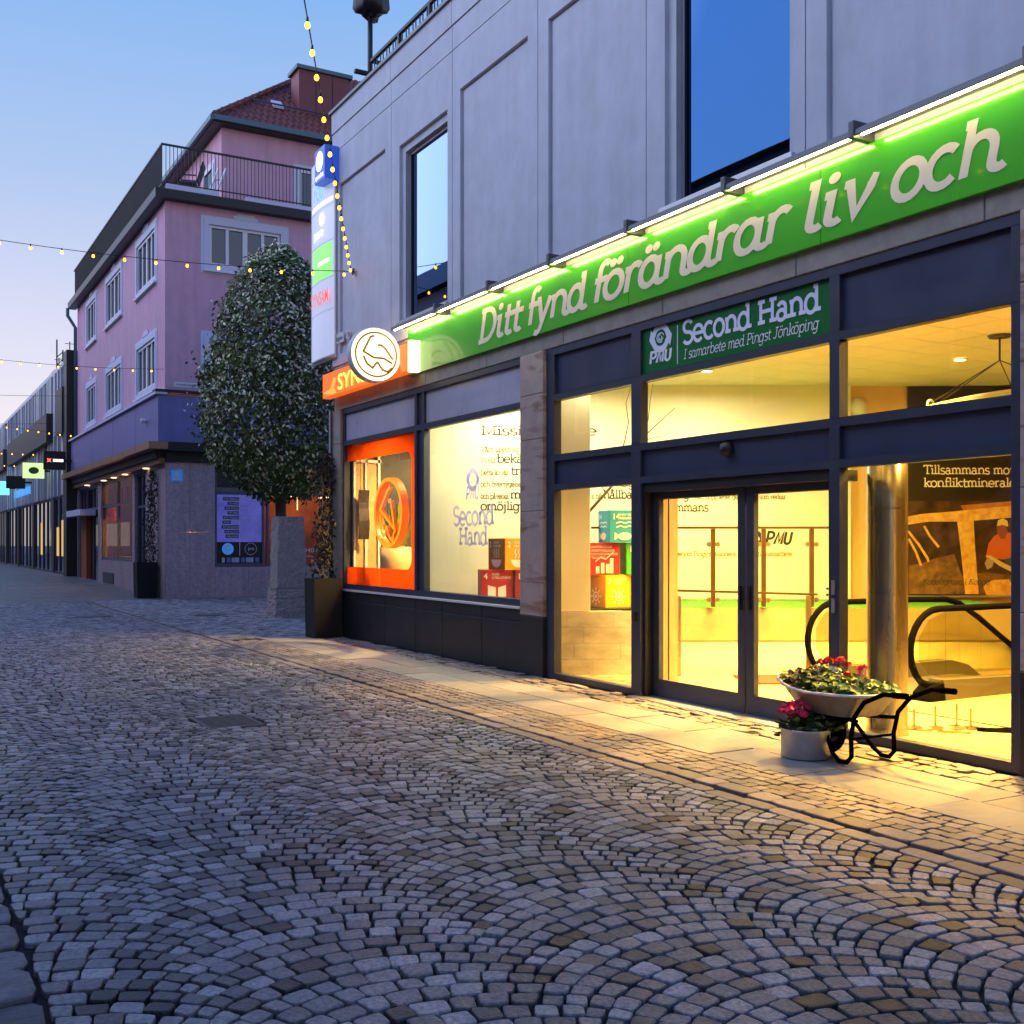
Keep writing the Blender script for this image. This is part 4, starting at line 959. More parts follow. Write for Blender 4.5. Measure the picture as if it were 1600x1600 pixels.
x, y = cw(2.6, 14.5); downlight(x, y, 60, 0.5, "ceiling light washing the middle of the lettered wall", WARM)
x, y = cw(0.7, 14.9); downlight(x, y, 22, 0.5, "ceiling light over the stacked coloured cubes", WARM)
x, y = cw(-0.35, 15.0); downlight(x, y, 15, 0.4, "ceiling light behind the left display window with lilac lettering", WARM)
x, y = cw(3.1, 11.2); downlight(x, y, 50, 0.6, "ceiling light just inside the sliding doors", WARM, 120)
x, y = cw(1.0, 12.9); downlight(x, y, 12, 0.5, "ceiling light inside the narrow window beside the doors", WARM)
x, y = cw(4.0, 9.3); downlight(x, y, 75, 0.6, "ceiling light above the steel column by the wheelbarrow window", ORG, 120)
x, y = cw(5.6, 13.6); downlight(x, y, 60, 0.5, "ceiling light in front of the mine photograph panel", ORG)
x, y = (8.2, 4.0); downlight(x, y, 140, 0.6, "ceiling light beyond the right end of the entrance front", ORG)
for y, pw, lab in ((9.9, 230, "added spill light set back behind the upper pane left of the doors"), (8.3, 250, "added spill light set back behind the upper pane over the left door leaf"), (6.9, 280, "added spill light set back behind the upper pane over the right door leaf"), (5.5, 330, "added spill light set back behind the upper pane of the wheelbarrow window")):
    downlight(9.15, y, pw * 1.1, 0.35, lab, GOLD, 128)  # unseen lamps added so warm light spills out over the pavement
downlight(7.4, 12.9, 38, 0.35, "ceiling light close behind the lilac lettered display window", WARM)
mb = MB(); x, y = cw(2.55, 12.2)
t = thing("ceiling_vent", "small square vent grille in the ceiling above the doors", "vent", (x, y, CEIL)); FC = Frame((x, y, CEIL), (CS, -SN, 0), (-SN, -CS, 0))
MB().box(x - .3, x + .3, y - .14, y + .14, CEIL - 0.02, CEIL - 0.001).build("vent_frame", M_white, t)
for k in range(3): MB().box(x - .26 + k * .18, x - .10 + k * .18, y - .1, y + .1, CEIL - 0.026, CEIL - 0.0205).build("louvre", M_dgrey, t)
# wall writing
FWt = Frame(tuple(FW.o), tuple(FW.r), tuple(FW.n))
def px2(x, y, z=WALLZ): return ((x - 800) / 1700 * z, 1.6 + (848 - y) / 1700 * z)
ws = thing("wall_lettering", "slab serif Swedish mission text lettered across the warm white inner wall", "lettering", FW.p(1, 2.4))
def wt(txt, x0, y0, x1, xh, big, m=None):
    u, v = px2(x0, y0); u1, _ = px2(x1, y0)
    write(txt, FWt, u, v, xh, 0.19 if big else 0.22, m or (M_wtext if big else M_wtext2), ws, width=u1 - u, d=0.004)
wt("Mission in me", 751, 680, 932, 0.094, True); wt("Vårt uppdrag är tro", 751, 706, 838, 0.050, False)
wt("Vi vill", 751, 723, 774, 0.050, False); wt("bekänna", 776, 723, 850, 0.085, True); wt("Detta är vår", 751, 742, 795, 0.050, False); wt("tro", 798, 742, 822, 0.085, True)
wt("och övertygelsen att", 751, 760, 835, 0.050, False); wt("förmåga", 935, 760, 1000, 0.085, True); wt("och påverka", 751, 779, 795, 0.050, False); wt("makt", 797, 779, 845, 0.085, True)
wt("omöjligt att", 751, 797, 850, 0.085, True); wt("a till", 924, 779, 940, 0.05, False); wt("hållbar utveckling", 943, 779, 1077, 0.085, True)
wt("att förändra", 1010, 760, 1073, 0.085, True); wt("sitt liv. Genom att stärka", 1076, 759, 1168, 0.050, False); wt("individer", 1173, 760, 1242, 0.085, True)
wt("Vårt hopp lever genom det som verkar", 1083, 780, 1228, 0.05, False); wt("tillsammans", 1020, 799, 1107, 0.085, True)
wt("genom Pingstmissionens utvecklingssamarbete", 1055, 869, 1238, 0.05, False)
u, v = px2(1196, 850); write("PMU", FWt, u, v, 0.125, 0.3, M_wtext, ws, font=SANS, width=px2(1239, 0)[0] - u, shear=0.2)
u, v = px2(1178, 842); emblem(FWt, u, v, 0.27, M_wtext, ws)
t = thing("wall_socket", "white wall socket plate low on the lettered wall near the dark door frame", "socket", FW.p(4.6, .95)); u, v = px2(1292, 925)
MB().bbox(FWt, u - .035, u + .035, v - .11, v + .09, 0.0, 0.015, 0.004).build("plate", M_white, t)
for k in range(2): MB().disc(FWt, u, v - 0.04 + k * 0.09, 0.0165, 0.02, n=14).build("outlet", M_wtext, t, recalc=False)
t = thing("wall_lamp", "small white rounded wall fitting high on the glow tinted wall edge", "wall fitting", FW.p(5.0, 3.6)); u, v = px2(1333, 630)
MB().lathe(CF(16.0).p(u + .1, v - .05, 0), [(0.15, 0.0), (0.14, 0.04), (0.08, 0.09), (0, 0.1)], 20, Matrix.Rotation(-THETA, 3, 'Z') @ Matrix.Rotation(R(90), 3, 'X')).build("fitting_shell", M_white, t, smooth=True)
# raised display floor with grass edge
pf = thing("display_platform", "raised display platform with steel clad front and marble clad end inside the shop", "platform", (*cw(3, 14.5), 0))
FP = CF(13.8)
MB().fbox(FP, 1.35, 6.6, 0.36, 0.765, -2.0, 0.0).build("steel_front", mat("matt steel cladding", (0.42, 0.35, 0.20), 0.4, metal=0.35, var=0.12, vscale=2), pf); MB().fbox(FP, 1.35, 6.6, 0.0, 0.355, -2.0, -0.02).build("lower_front", M_iw, pf)
FM = CF(13.05)
MB().fbox(FM, 0.40, 1.34, 0.0, 0.77, -2.7, -0.035).build("platform_core", M_iw, pf); MB().fbox(FP, -0.1, 0.39, 0.0, 0.765, -2.0, -0.9).build("platform_core", M_iw, pf)
for r_, (z0, z1) in enumerate(((0.012, 0.20), (0.205, 0.39), (0.395, 0.58), (0.585, 0.775))):
    u = 0.40 - (0.0, 0.22, 0.1, 0.3)[r_]
    while u < 1.62:
        a, b = max(u, 0.40), min(u + 0.56, 1.62)
        if b - a > 0.03: MB().bbox(FM, a + 0.0012, b - 0.0012, z0 - .0025, z1, -0.033, 0.0, 0.0015).build("marble_tile", M_imarb, pf)
        u += 0.56
M_grass = mat("artificial grass", (0.06, 0.24, 0.012), 0.85, var=0.5, vscale=40, bump=0.8, bscale=200)
MB().fbox(FP, 1.36, 6.59, 0.7655, 0.772, -1.99, -0.01).build("turf_mat", M_grass, pf)
gr = MB(); rg = np.random.default_rng(5)
for k in range(9000):
    u = rg.uniform(-1.2, 6.5); d = rg.uniform(-1.98, -0.02); h = rg.uniform(0.008, 0.018)
    if u < 1.35 and d > -0.6 and u > 0.4: continue
    p = FP.p(u, 0.766, d)
    if p.x < 6.98: continue
    a = rg.uniform(0, 6.28); q = Vector((math.cos(a), math.sin(a), 0)) * 0.006
    gr.poly([p - q, p + q, p + Vector((rg.normal(0, .01), rg.normal(0, .01), h))])
o = gr.build("artificial_grass", M_grass, None, recalc=False); o["kind"] = 'stuff'
# pillar and oak side panel
t = thing("interior_pillar", "plain cream square pillar standing left of the stacked coloured cubes", "pillar", (*cw(0.73, 13.3), 0.77)); MB().fbox(FM, 0.52, 0.94, 0.778, CEIL - 0.002, -0.44, -0.02).build("pillar_shaft", M_iw, t, bevel=0.006)
t = thing("oak_panel", "tall oak veneered side panel just behind the left sliding door leaf", "panel", (*cw(1.7, 12.2), 0)); FK = CF(12.1)
MB().fbox(FK, 1.58, 1.735, 0.016, 2.3, -0.3, 0.0).build("veneer_leaf", M_wood, t); MB().fbox(FK, 1.75, 1.845, 0.016, 2.3, -0.3, 0.0).build("veneer_leaf", M_wood, t); MB().fbox(FK, 1.735, 1.75, 0.016, 2.25, -0.3, -0.02).build("black_gap", M_black, t)  # black strip set back between the two leaves
# cube stacks with printed faces
def cube(cx, cz, h0, s, rot, cols, lab, num=None, words=None, icon=None, num2=None, words2=None, icon2=None):
    x, y = cw(cx, cz); t = thing("cardboard_cube", lab, "cube", (x, y, h0), -THETA + R(rot), group="printed goal cubes")
    M = Matrix.Translation((x, y, h0)) @ Matrix.Rotation(-THETA + R(rot), 4, 'Z')
    m1 = mat("cube print " + cols[0], CC[cols[0]], 0.5)
    b = MB().hexa([M @ Vector(p) for p in ((-s / 2, -s / 2, 0), (s / 2, -s / 2, 0), (s / 2, s / 2, 0), (-s / 2, s / 2, 0), (-s / 2, -s / 2, s), (s / 2, -s / 2, s), (s / 2, s / 2, s), (-s / 2, s / 2, s))]).build("cube_body", m1, t, bevel=0.008)
    for face, (n_, w_, ic, cc) in enumerate(((num, words, icon, cols[0]), (num2, words2, icon2, cols[-1]))):
        if n_ is None: continue
        if face == 0: Fq = Frame(M @ Vector((-s / 2, -s / 2, 0)), M.to_3x3() @ Vector((1, 0, 0)), M.to_3x3() @ Vector((0, -1, 0)))
        else:
            Fq = Frame(M @ Vector((-s / 2, s / 2, 0)), M.to_3x3() @ Vector((0, -1, 0)), M.to_3x3() @ Vector((-1, 0, 0)))
            MB().fbox(Fq, 0.008, s - 0.008, 0.008, s - 0.008, 0.0, 0.003).build("side_print", mat("cube print " + cc, CC[cc], 0.5), t)
        if n_: sans(n_, Fq, s * 0.08, s * 0.72, s * 0.18, M_white, t, name="number", d=0.005, bold=0.02)
        for k, w in enumerate(w_ or ()): sans(w, Fq, s * (0.34 if n_ else 0.08), s * (0.83 - 0.11 * k), s * 0.075, M_white, t, d=0.005, bold=0.01)
        if ic:
            mb = MB(); tf = lambda p: Fq.p(s * (0.5 + 0.36 * p[0]), s * (0.34 + 0.36 * p[1]), 0.005)
            for st in ic:
                if st[0] == 'poly': mb.poly([tf(p) for p in st[1]])
                else: ribbon(mb, st[1], 0.09, tf)
            mb.build("icon", M_white, t, recalc=False)
    return t
CC = {'orange': (0.75, 0.32, 0.015), 'brown': (0.42, 0.17, 0.02), 'red': (0.42, 0.02, 0.02), 'wine': (0.22, 0.01, 0.03), 'teal': (0.01, 0.10, 0.12), 'blue': (0.01, 0.25, 0.52), 'green': (0.05, 0.36, 0.03), 'amber': (0.70, 0.38, 0.01), 'rust': (0.55, 0.20, 0.01), 'crimson': (0.38, 0.015, 0.03), 'scarlet': (0.55, 0.05, 0.015)}
bowl = [('poly', _e(0, -.05, .8, .7, 180, 360) + [(.8, -.05)])] + [('l', [(x, .1), (x + .12, .35), (x - .05, .6), (x + .08, .9)]) for x in (-.35, 0, .35)]
book = [('poly', [(-.8, .5), (-.1, .3), (-.1, -.7), (-.8, -.5)]), ('poly', [(.8, .5), (.1, .3), (.1, -.7), (.8, -.5)])]
equal = [('l', _e(0, 0, .75, .75, 40, 320)), ('l', [(-.3, .14), (.3, .14)]), ('l', [(-.3, -.14), (.3, -.14)])]
sunic = [('l', _e(0, 0, .36, .36)), ('poly', _e(0, 0, .14, .14))] + [('l', [(.5 * math.cos(R(a)), .5 * math.sin(R(a))), (.8 * math.cos(R(a)), .8 * math.sin(R(a)))]) for a in range(0, 360, 45)]
fish = [('poly', _e(-.02, -.4, .62, .32) + [(-.02, -.08)]), ('poly', [(-.5, -.4), (-.95, -.05), (-.95, -.75)]), ('l', [(-.8, .35), (-.4, .5), (0, .35), (.4, .5), (.8, .35)]), ('l', [(-.8, .7), (-.4, .85), (0, .7), (.4, .85), (.8, .7)])]
chart = [('poly', [(x, -.8), (x + .3, -.8), (x + .3, h), (x, h)]) for x, h in ((-.75, -.2), (-.3, .1), (.15, .0), (.5, .5))] + [('l', [(-.8, .2), (-.3, .6), (.1, .4), (.8, 1.0)])]
tree_ic = [('poly', [(-.6, -.1), (.6, -.1), (0, .9)]), ('poly', [(-.08, -.8), (.08, -.8), (.08, -.1), (-.08, -.1)])]
# display behind the left window
cube(-0.26, 14.62, 0.83, 0.40, 38, ('red', 'red'), "dark red cube with open book icon low in the lilac lettered window", "4", ("GOD", "UTBILDNING"), book, "4", ("GOD", "UTB"), book) if False else None
SILL = 0.80
t = thing("window_platform", "low cream display ledge inside the lilac lettered window", "ledge", (*cw(-0.1, 14.9), 0)); MB().box(6.90, 8.4, 11.6, 13.4, 0.0, SILL).build("ledge_top", M_iw, t)
cube(-0.235, 15.0, SILL, 0.43, 8, ('red', 'red'), "dark red cube with open book icon low in the lilac lettered window", "4", ("GOD", "UTBILDNING"), book)
cube(0.235, 14.98, SILL, 0.43, 5, ('wine', 'wine'), "wine coloured cube with equals sign icon beside the red book cube", "10", ("MINSKAD", "OJÄMLIKHET"), equal)
cube(-0.03, 15.0, SILL + 0.431, 0.43, 33, ('orange', 'brown'), "orange cube with steaming bowl icon on top of the red and wine cubes", "2", ("INGEN", "HUNGER"), bowl, "2", ("INGEN", "HUNGER"), bowl)
cube(0.44, 15.05, SILL + 0.431, 0.42, 20, ('teal', 'teal'), "dark teal cube half hidden behind the veined marble pier")
# display right of the cream pillar
B0 = 0.80
t = thing("cube_shelf", "dark edged low shelf board under the cube stack beside the cream pillar", "shelf", (*cw(1.3, 13.6), 0.77)); MB().fbox(CF(13.25), 0.95, 1.62, 0.778, B0 - 0.001, -0.6, 0.0).build("shelf_board", M_black, t)
cube(1.22, 13.62, B0, 0.40, 30, ('amber', 'brown'), "amber cube with sun icon at the stack base beside the cream pillar", "7", ("HÅLLBAR", "ENERGI"), sunic, "7", ("", ""), sunic)
cube(1.66, 13.75, B0, 0.40, 8, ('scarlet', 'scarlet'), "scarlet cube at the bottom right behind the dark window mullion", "1", ("INGEN",), book)
cube(1.10, 13.66, B0 + 0.401, 0.40, 12, ('crimson', 'crimson'), "crimson cube with rising chart icon in the middle row beside the cream pillar", "", ("ANSTÄNDIGA", "ARBETSVILLKOR", "OCH EKONOMISK", "TILLVÄXT"), chart)
cube(1.58, 13.72, B0 + 0.401, 0.40, 10, ('green', 'green'), "green cube with tree icon in the middle row of the stack", "15", ("EKO", "SYSTEM"), tree_ic)
cube(1.34, 13.64, B0 + 0.802, 0.40, 16, ('blue', 'blue'), "bright blue cube with fish icon on top of the stack beside the cream pillar", "14", ("HAV OCH MARINA", "RESURSER"), fish, "14", ("", ""), fish)
# bare branches
t = thing("bare_branch", "bare forked branch rising behind the stacked cubes", "branch", (*cw(1.0, 13.9), 0.8)); mb = MB()
def CP(px, py, z): return Vector((*cw((px - 800) / 1700 * z, z), 1.6 + (848 - py) / 1700 * z))
mb.tube([CP(920, 800, 13.9), CP(945, 772, 13.9), CP(960, 755, 13.85), CP(985, 700, 13.8), CP(1008, 680, 13.8), CP(1030, 660, 13.8), CP(1055, 637, 13.8)], [.022, .02, .017, .014, .01, .007, .004], 6)
mb.tube([CP(958, 757, 13.85), CP(966, 720, 13.8), CP(976, 690, 13.8), CP(982, 660, 13.8), CP(978, 630, 13.8), CP(986, 605, 13.8)], [.012, .01, .008, .007, .005, .003], 6)
mb.tube([CP(1006, 681, 13.8), CP(1013, 655, 13.8), CP(1016, 625, 13.8), CP(1020, 600, 13.8)], [.008, .006, .004, .003], 6); mb.tube([CP(1003, 690, 13.8), CP(1025, 682, 13.8), CP(1042, 681, 13.8)], [.008, .005, .003], 6)
mb.tube([CP(946, 770, 13.9), CP(940, 760, 13.9), CP(936, 752, 13.9)], [.008, .006, .003], 6)
mb.build("branch_wood", mat("branch bark", (0.14, 0.09, 0.04), 0.8, var=0.3, vscale=30), t, smooth=True)
# platform railing and lower handrail
FRl = CF(13.75)
t = thing("platform_railing", "brown steel railing with clamp discs along the edge of the display platform", "railing", (*cw(2.6, 13.75), 0.77))
MB().fbox(FRl, 1.0, 4.2, 1.775, 1.805, -0.03, 0.03).build("handrail", M_bronze, t)
for px in (1114, 1193, 1268):
    u = (px - 800) / 1700 * 13.75; p = MB().fbox(FRl, u - .028, u + .028, 0.79, 1.773, -0.02, 0.02).build("post", M_bronze, t)
    for v in (1.58, 0.88):
        for s in (-1, 1): MB().disc(FRl, u + s * 0.055, v, 0.024, 0.032, n=14).fbox(FRl, u + s * .055 - .03, u + s * .055 + .03, v - .012, v + .012, 0.0, 0.02).build("clamp", M_steel, p, recalc=False)
FL2 = CF(12.9)
t = thing("lower_handrail", "low brown steel handrail on short square posts before the platform", "railing", (*cw(2.6, 12.9), 0))
MB().hexa([FL2.p(1.90, 1.02, -.02), FL2.p(3.62, .975, -.02), FL2.p(3.62, .975, .02), FL2.p(1.90, 1.02, .02), FL2.p(1.90, 1.05, -.02), FL2.p(3.62, 1.0, -.02), FL2.p(3.62, 1.0, .02), FL2.p(1.90, 1.05, .02)]).build("handrail", M_bronze, t)
for px, z0 in ((1060, 0.02), (1172, 0.02), (1263, 0.02)):
    u = (px - 800) / 1700 * 12.9; MB().fbox(FL2, u - .03, u + .03, z0, 0.972, -0.018, 0.018).build("post", M_steel, t)
t = thing("door_mat", "red door mat on the shop floor behind the sliding doors", "mat", (*cw(2.9, 12.3), 0.02)); MB().fbox(CF(12.7), 2.62, 3.6, 0.018, 0.034, -0.2, 0.55).build("mat_pile", mat("red mat pile", (0.35, 0.03, 0.01), 0.9, bump=0.5, bscale=200), t)
# steel column
cx, cy = cw(3.12, 9.05); t = thing("steel_column", "round stainless steel column behind the window next to the wheelbarrow", "column", (cx, cy, 0))
MB().lathe((cx, cy, 0), [(0.165, 0.017), (0.165, 1.88)], 40).build("column_shell", M_steel, t, smooth=True); MB().lathe((cx, cy, 0), [(0.165, 1.886), (0.165, 2.26), (0.155, 2.272), (0, 2.272)], 40).build("column_shell", M_steel, t, smooth=True)
MB().lathe((cx, cy, 0), [(0.175, 0.017), (0.175, 0.07), (0.166, 0.07)], 40).build("base_ring", M_steel, t)
# escalator descending away from the street
M_rub = mat("black rubber handrail", (0.003, 0.0028, 0.0025), 0.9, spec=0.0)
M_bal = glass("balustrade glass", 1.45, (0.86, 0.84, 0.66))
es = thing("escalator", "escalator with black rubber handrails and glass balustrades going down inside the shop", "escalator", (9.6, 8.1, 0))
for yb in (7.41, 8.80):
    X0 = 8.82
    pts = [(X0 + .55, .10), (X0 + .30, .16)] + [(X0 + .42 + .42 * math.cos(R(a)), .52 + .41 * math.sin(R(a))) for a in range(230, 89, -14)]
    pts += [(X0 + 1.0, .93), (X0 + 1.6, .93), (11.1, .915), (11.35, .86), (11.7, .68), (14.5, -.98)]
    hr = [(Vector((x, yb, z))) for x, z in pts]
    mb = MB(); mb.tube(hr, 0.034, 10); mb.build("rubber_handrail", M_rub, es, smooth=True)
    inner = [(x, z) for x, z in pts]
    # glass: polygon strips below the handrail
    xs = [8.95, 9.1, 9.35, 9.9, 10.6, 11.1, 11.35, 11.7, 14.5]
    def top(x): return float(np.interp(x, [8.9, 9.0, 9.15, 9.3, 11.1, 11.35, 11.7, 14.5], [.55, .75, .86, .90, .885, .83, .65, -1.0]))
    def bot(x): return float(np.interp(x, [8.9, 9.0, 9.2, 9.4, 11.1, 11.4, 14.5], [.5, .33, .22, .19, .19, .12, -1.75]))
    for a, b in zip(xs, xs[1:]):
        MB().hexa([(a, yb - .005, bot(a)), (b - .006, yb - .005, bot(b)), (b - .006, yb + .005, bot(b)), (a, yb + .005, bot(a)), (a, yb - .005, top(a)), (b - .006, yb - .005, top(b)), (b - .006, yb + .005, top(b)), (a, yb + .005, top(a))]).build("balustrade_pane", M_bal, es)
    mb = MB(); sk = [9.2, 10.4, 11.1, 11.4, 14.5]
    for a, b in zip(sk, sk[1:]):
        za, zb = bot(a) - .0, bot(b); mb.hexa([(a, yb - .12, za - .26), (b, yb - .12, zb - .26), (b, yb + .12, zb - .26), (a, yb + .12, za - .26), (a, yb - .09, za), (b, yb - .09, zb), (b, yb + .09, zb), (a, yb + .09, za)])
    mb.build("skirt", mat("dark olive escalator metal", (0.17, 0.15, 0.09), 0.35, metal=0.7), es)
    mb = MB(); prof = [(8.95, .02), (8.98, .10), (9.08, .17), (9.2, .19)]
    for (a, za), (b, zb) in zip(prof, prof[1:]): mb.hexa([(a, yb - .12, .017), (b, yb - .12, .017), (b, yb + .12, .017), (a, yb + .12, .017), (a, yb - .10, za), (b, yb - .10, zb), (b, yb + .10, zb), (a, yb + .10, za)])
    mb.build("newel_base", M_rub, es)
MB().box(9.2, 11.1, 7.54, 8.67, 0.005, 0.03).build("landing_plate", mat("ribbed landing plate", (0.10, 0.09, 0.07), 0.5, metal=0.6, bump=0.4, bscale=30, stretch=(1, 12, 1)), es)
for k in range(9):
    x = 11.1 + k * 0.4; z = -0.02 - max(0, k - 0.6) * 0.22; MB().box(x, x + 0.4, 7.54, 8.67, z - 0.22, z).build("step", mat("escalator step", (0.13, 0.12, 0.10), 0.5, metal=0.5), es)
MB().box(9.4, 11.0, 8.95, 9.6, 0.017, 0.022).build("floor_strip", mat("grey floor strip", (0.14, 0.12, 0.08), 0.5), es) if False else None
mb = MB(); mb.box(hx0, hx1, hy0 - .02, hy0 - .001, -2.2, 0.0); mb.box(hx0, hx1, hy1 + .001, hy1 + .02, -2.2, 0.0); mb.box(hx1, hx1 + .02, hy0, hy1, -2.2, 0.0); mb.build("escalator_pit_wall", M_glowpaint, es)
t = thing("entrance_carpet", "grey brown barrier carpet strip running past the escalator to the window", "carpet", (8.9, 6.4, 0.017)); MB().hexa([(8.3, 5.3, .017), (11.5, 5.3, .017), (11.5, 7.2, .017), (8.3, 7.2, .017), (8.3, 5.3, .026), (11.5, 5.3, .026), (11.5, 7.2, .026), (8.3, 7.2, .026)]).build("carpet_pile", mat("grey brown carpet", (0.16, 0.125, 0.07), 0.95, bump=0.6, bscale=300), t)
# steel stands lying on the floor behind the window
x, y = cw(3.75, 9.25); t = thing("steel_stands", "steel stand plates with upright pins and loose cable on the shop floor", "stand", (x, y, 0.017)); FG = CF(9.25)
for k, u in enumerate((3.42, 3.60, 3.78, 3.90)):
    p = MB().fbox(FG, u - .05, u + .05, 0.02, 0.045, -.06 + .04 * (k % 2), .06).build("base_plate", M_steel, t, bevel=0.003); MB().tube([FG.p(u, 0.045, 0), FG.p(u, 0.19 + .02 * (k % 3), 0)], 0.010, 8).build("pin", M_steel, p)
mb = MB(); 
for q in range(3): mb.tube([FG.p(3.9, .03, .02 * q), FG.p(4.1, .028, .06 + .05 * q), FG.p(4.35, .028, .05 * q), FG.p(4.55 + .06 * q, .026, .1), FG.p(4.2, .026, .16 + .03 * q), FG.p(3.9, .026, .13)], 0.008, 6)
mb.build("loose_cable", M_rub, t, smooth=True)
for u, dd in ((3.40, .1), (3.55, .17), (3.68, .2)): MB().hexa([FG.p(u, .018, dd), FG.p(u + .12, .018, dd + .05), FG.p(u + .14, .018, dd), FG.p(u + .02, .018, dd - .05), FG.p(u, .03, dd), FG.p(u + .12, .03, dd + .05), FG.p(u + .14, .03, dd), FG.p(u + .02, .03, dd - .05)]).build("flat_foot", M_steel, t)
# hanging canoe
t = thing("hanging_canoe", "slim pale canoe hanging on wires below the shop ceiling", "canoe", (*cw(5.3, 12.0), 2.95))
mb = MB(); n = 22; S = 10; i0 = 0; a0, a1 = CP(1385, 656, 12.0), CP(1384, 655, 12.0) ; A = CP(1380, 655, 12.0); Bp = CP(1790, 612, 12.2)
ax_ = (Bp - A); side = Vector((0, 0, 1)).cross(ax_.normalized())
rings_ = []
for k in range(n + 1):
    f = k / n; w = max(0.004, 0.22 * math.sin(math.pi * f) ** 0.7); h = max(0.003, 0.085 * math.sin(math.pi * f) ** 0.6); c = A + ax_ * f + Vector((0, 0, 0.10 * math.sin(math.pi * f)))
    rings_.append([c + side * (w * math.cos(2 * math.pi * q / S)) + Vector((0, 0, h * math.sin(2 * math.pi * q / S))) for q in range(S)])
for k in range(n):
    for q in range(S): mb.quad(rings_[k][q], rings_[k][(q + 1) % S], rings_[k + 1][(q + 1) % S], rings_[k + 1][q])
mb.build("hull", mat("pale green white hull", (0.55, 0.60, 0.40), 0.35), t, smooth=True)
hk = CP(1562, 512, 12.05); hk.z = CEIL
mb = MB(); mid = hk - Vector((0, 0, .28))
for e in (CP(1425, 648, 12.0), CP(1452, 640, 12.0), CP(1590, 625, 12.1), CP(1700, 615, 12.1)): mb.tube([mid, e], 0.006, 5)
mb.tube([hk, mid], 0.012, 6); mb.build("wire", M_wtext, t); MB().lathe(hk - Vector((0, 0, 0.0)), [(0.0, -.03), (.11, -.03), (.13, -.002)], 18).build("ceiling_plate", M_wtext, t)
MB().tube([CP(1454, 632, 12.0) + Vector((.05 * math.cos(R(a)), 0, .05 * math.sin(R(a)))) for a in range(0, 360, 30)], 0.012, 6, closed=True).build("ring", M_white, t)
# mine photograph panel
FPo = CF(15.95); pz = 15.95
def pp(x, y): return ((x - 800) / 1700 * pz, 1.6 + (848 - y) / 1700 * pz)
po = thing("mine_poster", "tall dark display panel with printed photograph of a miner under timber beams", "poster", FPo.p(6.3, .75))
u0, v0 = pp(1418, 930); v1 = CEIL - 0.012; u1 = 9.2
M_pdark = mat("black brown poster print", (0.018, 0.011, 0.006), 0.4)
MB().fbox(FPo, u0, u1, v0, v1, 0.0, 0.02).build("panel_board", M_pdark, po)
_, vt = pp(0, 783)
def pr(pts, m, name, d): 
    return MB().poly([FPo.p(*pp(*q), d) for q in pts]).build(name, m, po, recalc=False)
M_earth = mat("printed earth", (0.006, 0.002, 0.001), 0.5, col2=(0.10, 0.036, 0.007), vscale=6.0)
M_rock = mat("printed rubble", (0.30, 0.15, 0.035), 0.5, col2=(0.07, 0.03, 0.006), vscale=6)
M_beam = mat("printed timber", (0.62, 0.26, 0.02), 0.5, col2=(0.90, 0.55, 0.09), vscale=9)
MB().quad(FPo.p(u0 + .004, v0 + .01, .022), FPo.p(u1 - .01, v0 + .01, .022), FPo.p(u1 - .01, vt, .022), FPo.p(u0 + .004, vt, .022)).build("photo_print", M_earth, po, recalc=False)
pr([(1419, 928), (1419, 884), (1440, 880), (1462, 872), (1490, 866), (1502, 900), (1540, 894), (1590, 900), (1660, 890), (1660, 929)], M_rock, "rubble_print", .024)
pr([(1500, 790), (1660, 776), (1660, 800), (1560, 798), (1505, 800)], mat("printed red earth", (0.36, 0.11, 0.02), .5, col2=(.5, .2, .04), vscale=8), "red_earth_print", .0235)
pr([(1418, 807), (1440, 803), (1490, 799), (1560, 792), (1660, 784), (1660, 806), (1590, 808), (1540, 812), (1500, 815), (1450, 815), (1418, 820)], M_beam, "beam_print", .026)
pr([(1494, 812), (1520, 812), (1522, 850), (1528, 928), (1507, 928), (1500, 860)], M_beam, "post_print", .028)
for a in ([(1418, 830), (1434, 850), (1448, 872), (1450, 878)], [(1419, 842), (1430, 862), (1438, 884)], [(1443, 822), (1452, 838), (1466, 855)]):
    mb = MB(); ribbon(mb, [pp(*q) for q in a], 0.035, lambda p: FPo.p(p.x, p.y, .025)); mb.build("root_print", M_beam, po, recalc=False)
pr([(1540, 930), (1535, 915), (1550, 906), (1575, 905), (1590, 930)], M_beam, "stone_print", .0262)
fig = thing("x", None, None) if False else None
pr([(1539, 872), (1543, 850), (1552, 838), (1562, 832), (1576, 832), (1588, 840), (1592, 870), (1575, 872), (1566, 874)], mat("printed orange shirt", (.62, .13, .01), .5), "shirt_print", .0265)
pr([(1556, 822), (1562, 818), (1570, 820), (1573, 830), (1569, 842), (1562, 842), (1557, 832)], mat("printed skin", (.28, .07, .02), .5), "face_print", .028)
pr([(1556, 822), (1558, 813), (1566, 810), (1573, 814), (1574, 823), (1565, 820)], mat("printed yellow helmet", (.75, .55, .15), .5), "helmet_print", .0285)
pr([(1538, 868), (1546, 868), (1568, 880), (1592, 892), (1592, 900), (1560, 884)], mat("printed pale timber", (.72, .5, .2), .5), "plank_print", .029)
pr([(1567, 874), (1592, 868), (1592, 890), (1570, 880)], mat("printed blue trousers", (.06, .08, .12), .5), "trousers_print", .0275)
pr([(1537, 880), (1541, 872), (1552, 876), (1549, 886), (1541, 890)], mat("printed grey boot", (.42, .32, .2), .5), "boot_print", .0292)
u, v = pp(1442, 741); write("Tillsammans mot", FPo, u, v, 0.088, 0.19, M_cream, po, width=pp(1584, 0)[0] - u, d=.0225)
u, v = pp(1442, 761); write("konfliktmineraler", FPo, u, v, 0.088, 0.19, M_cream, po, width=pp(1594, 0)[0] - u, d=.0225)
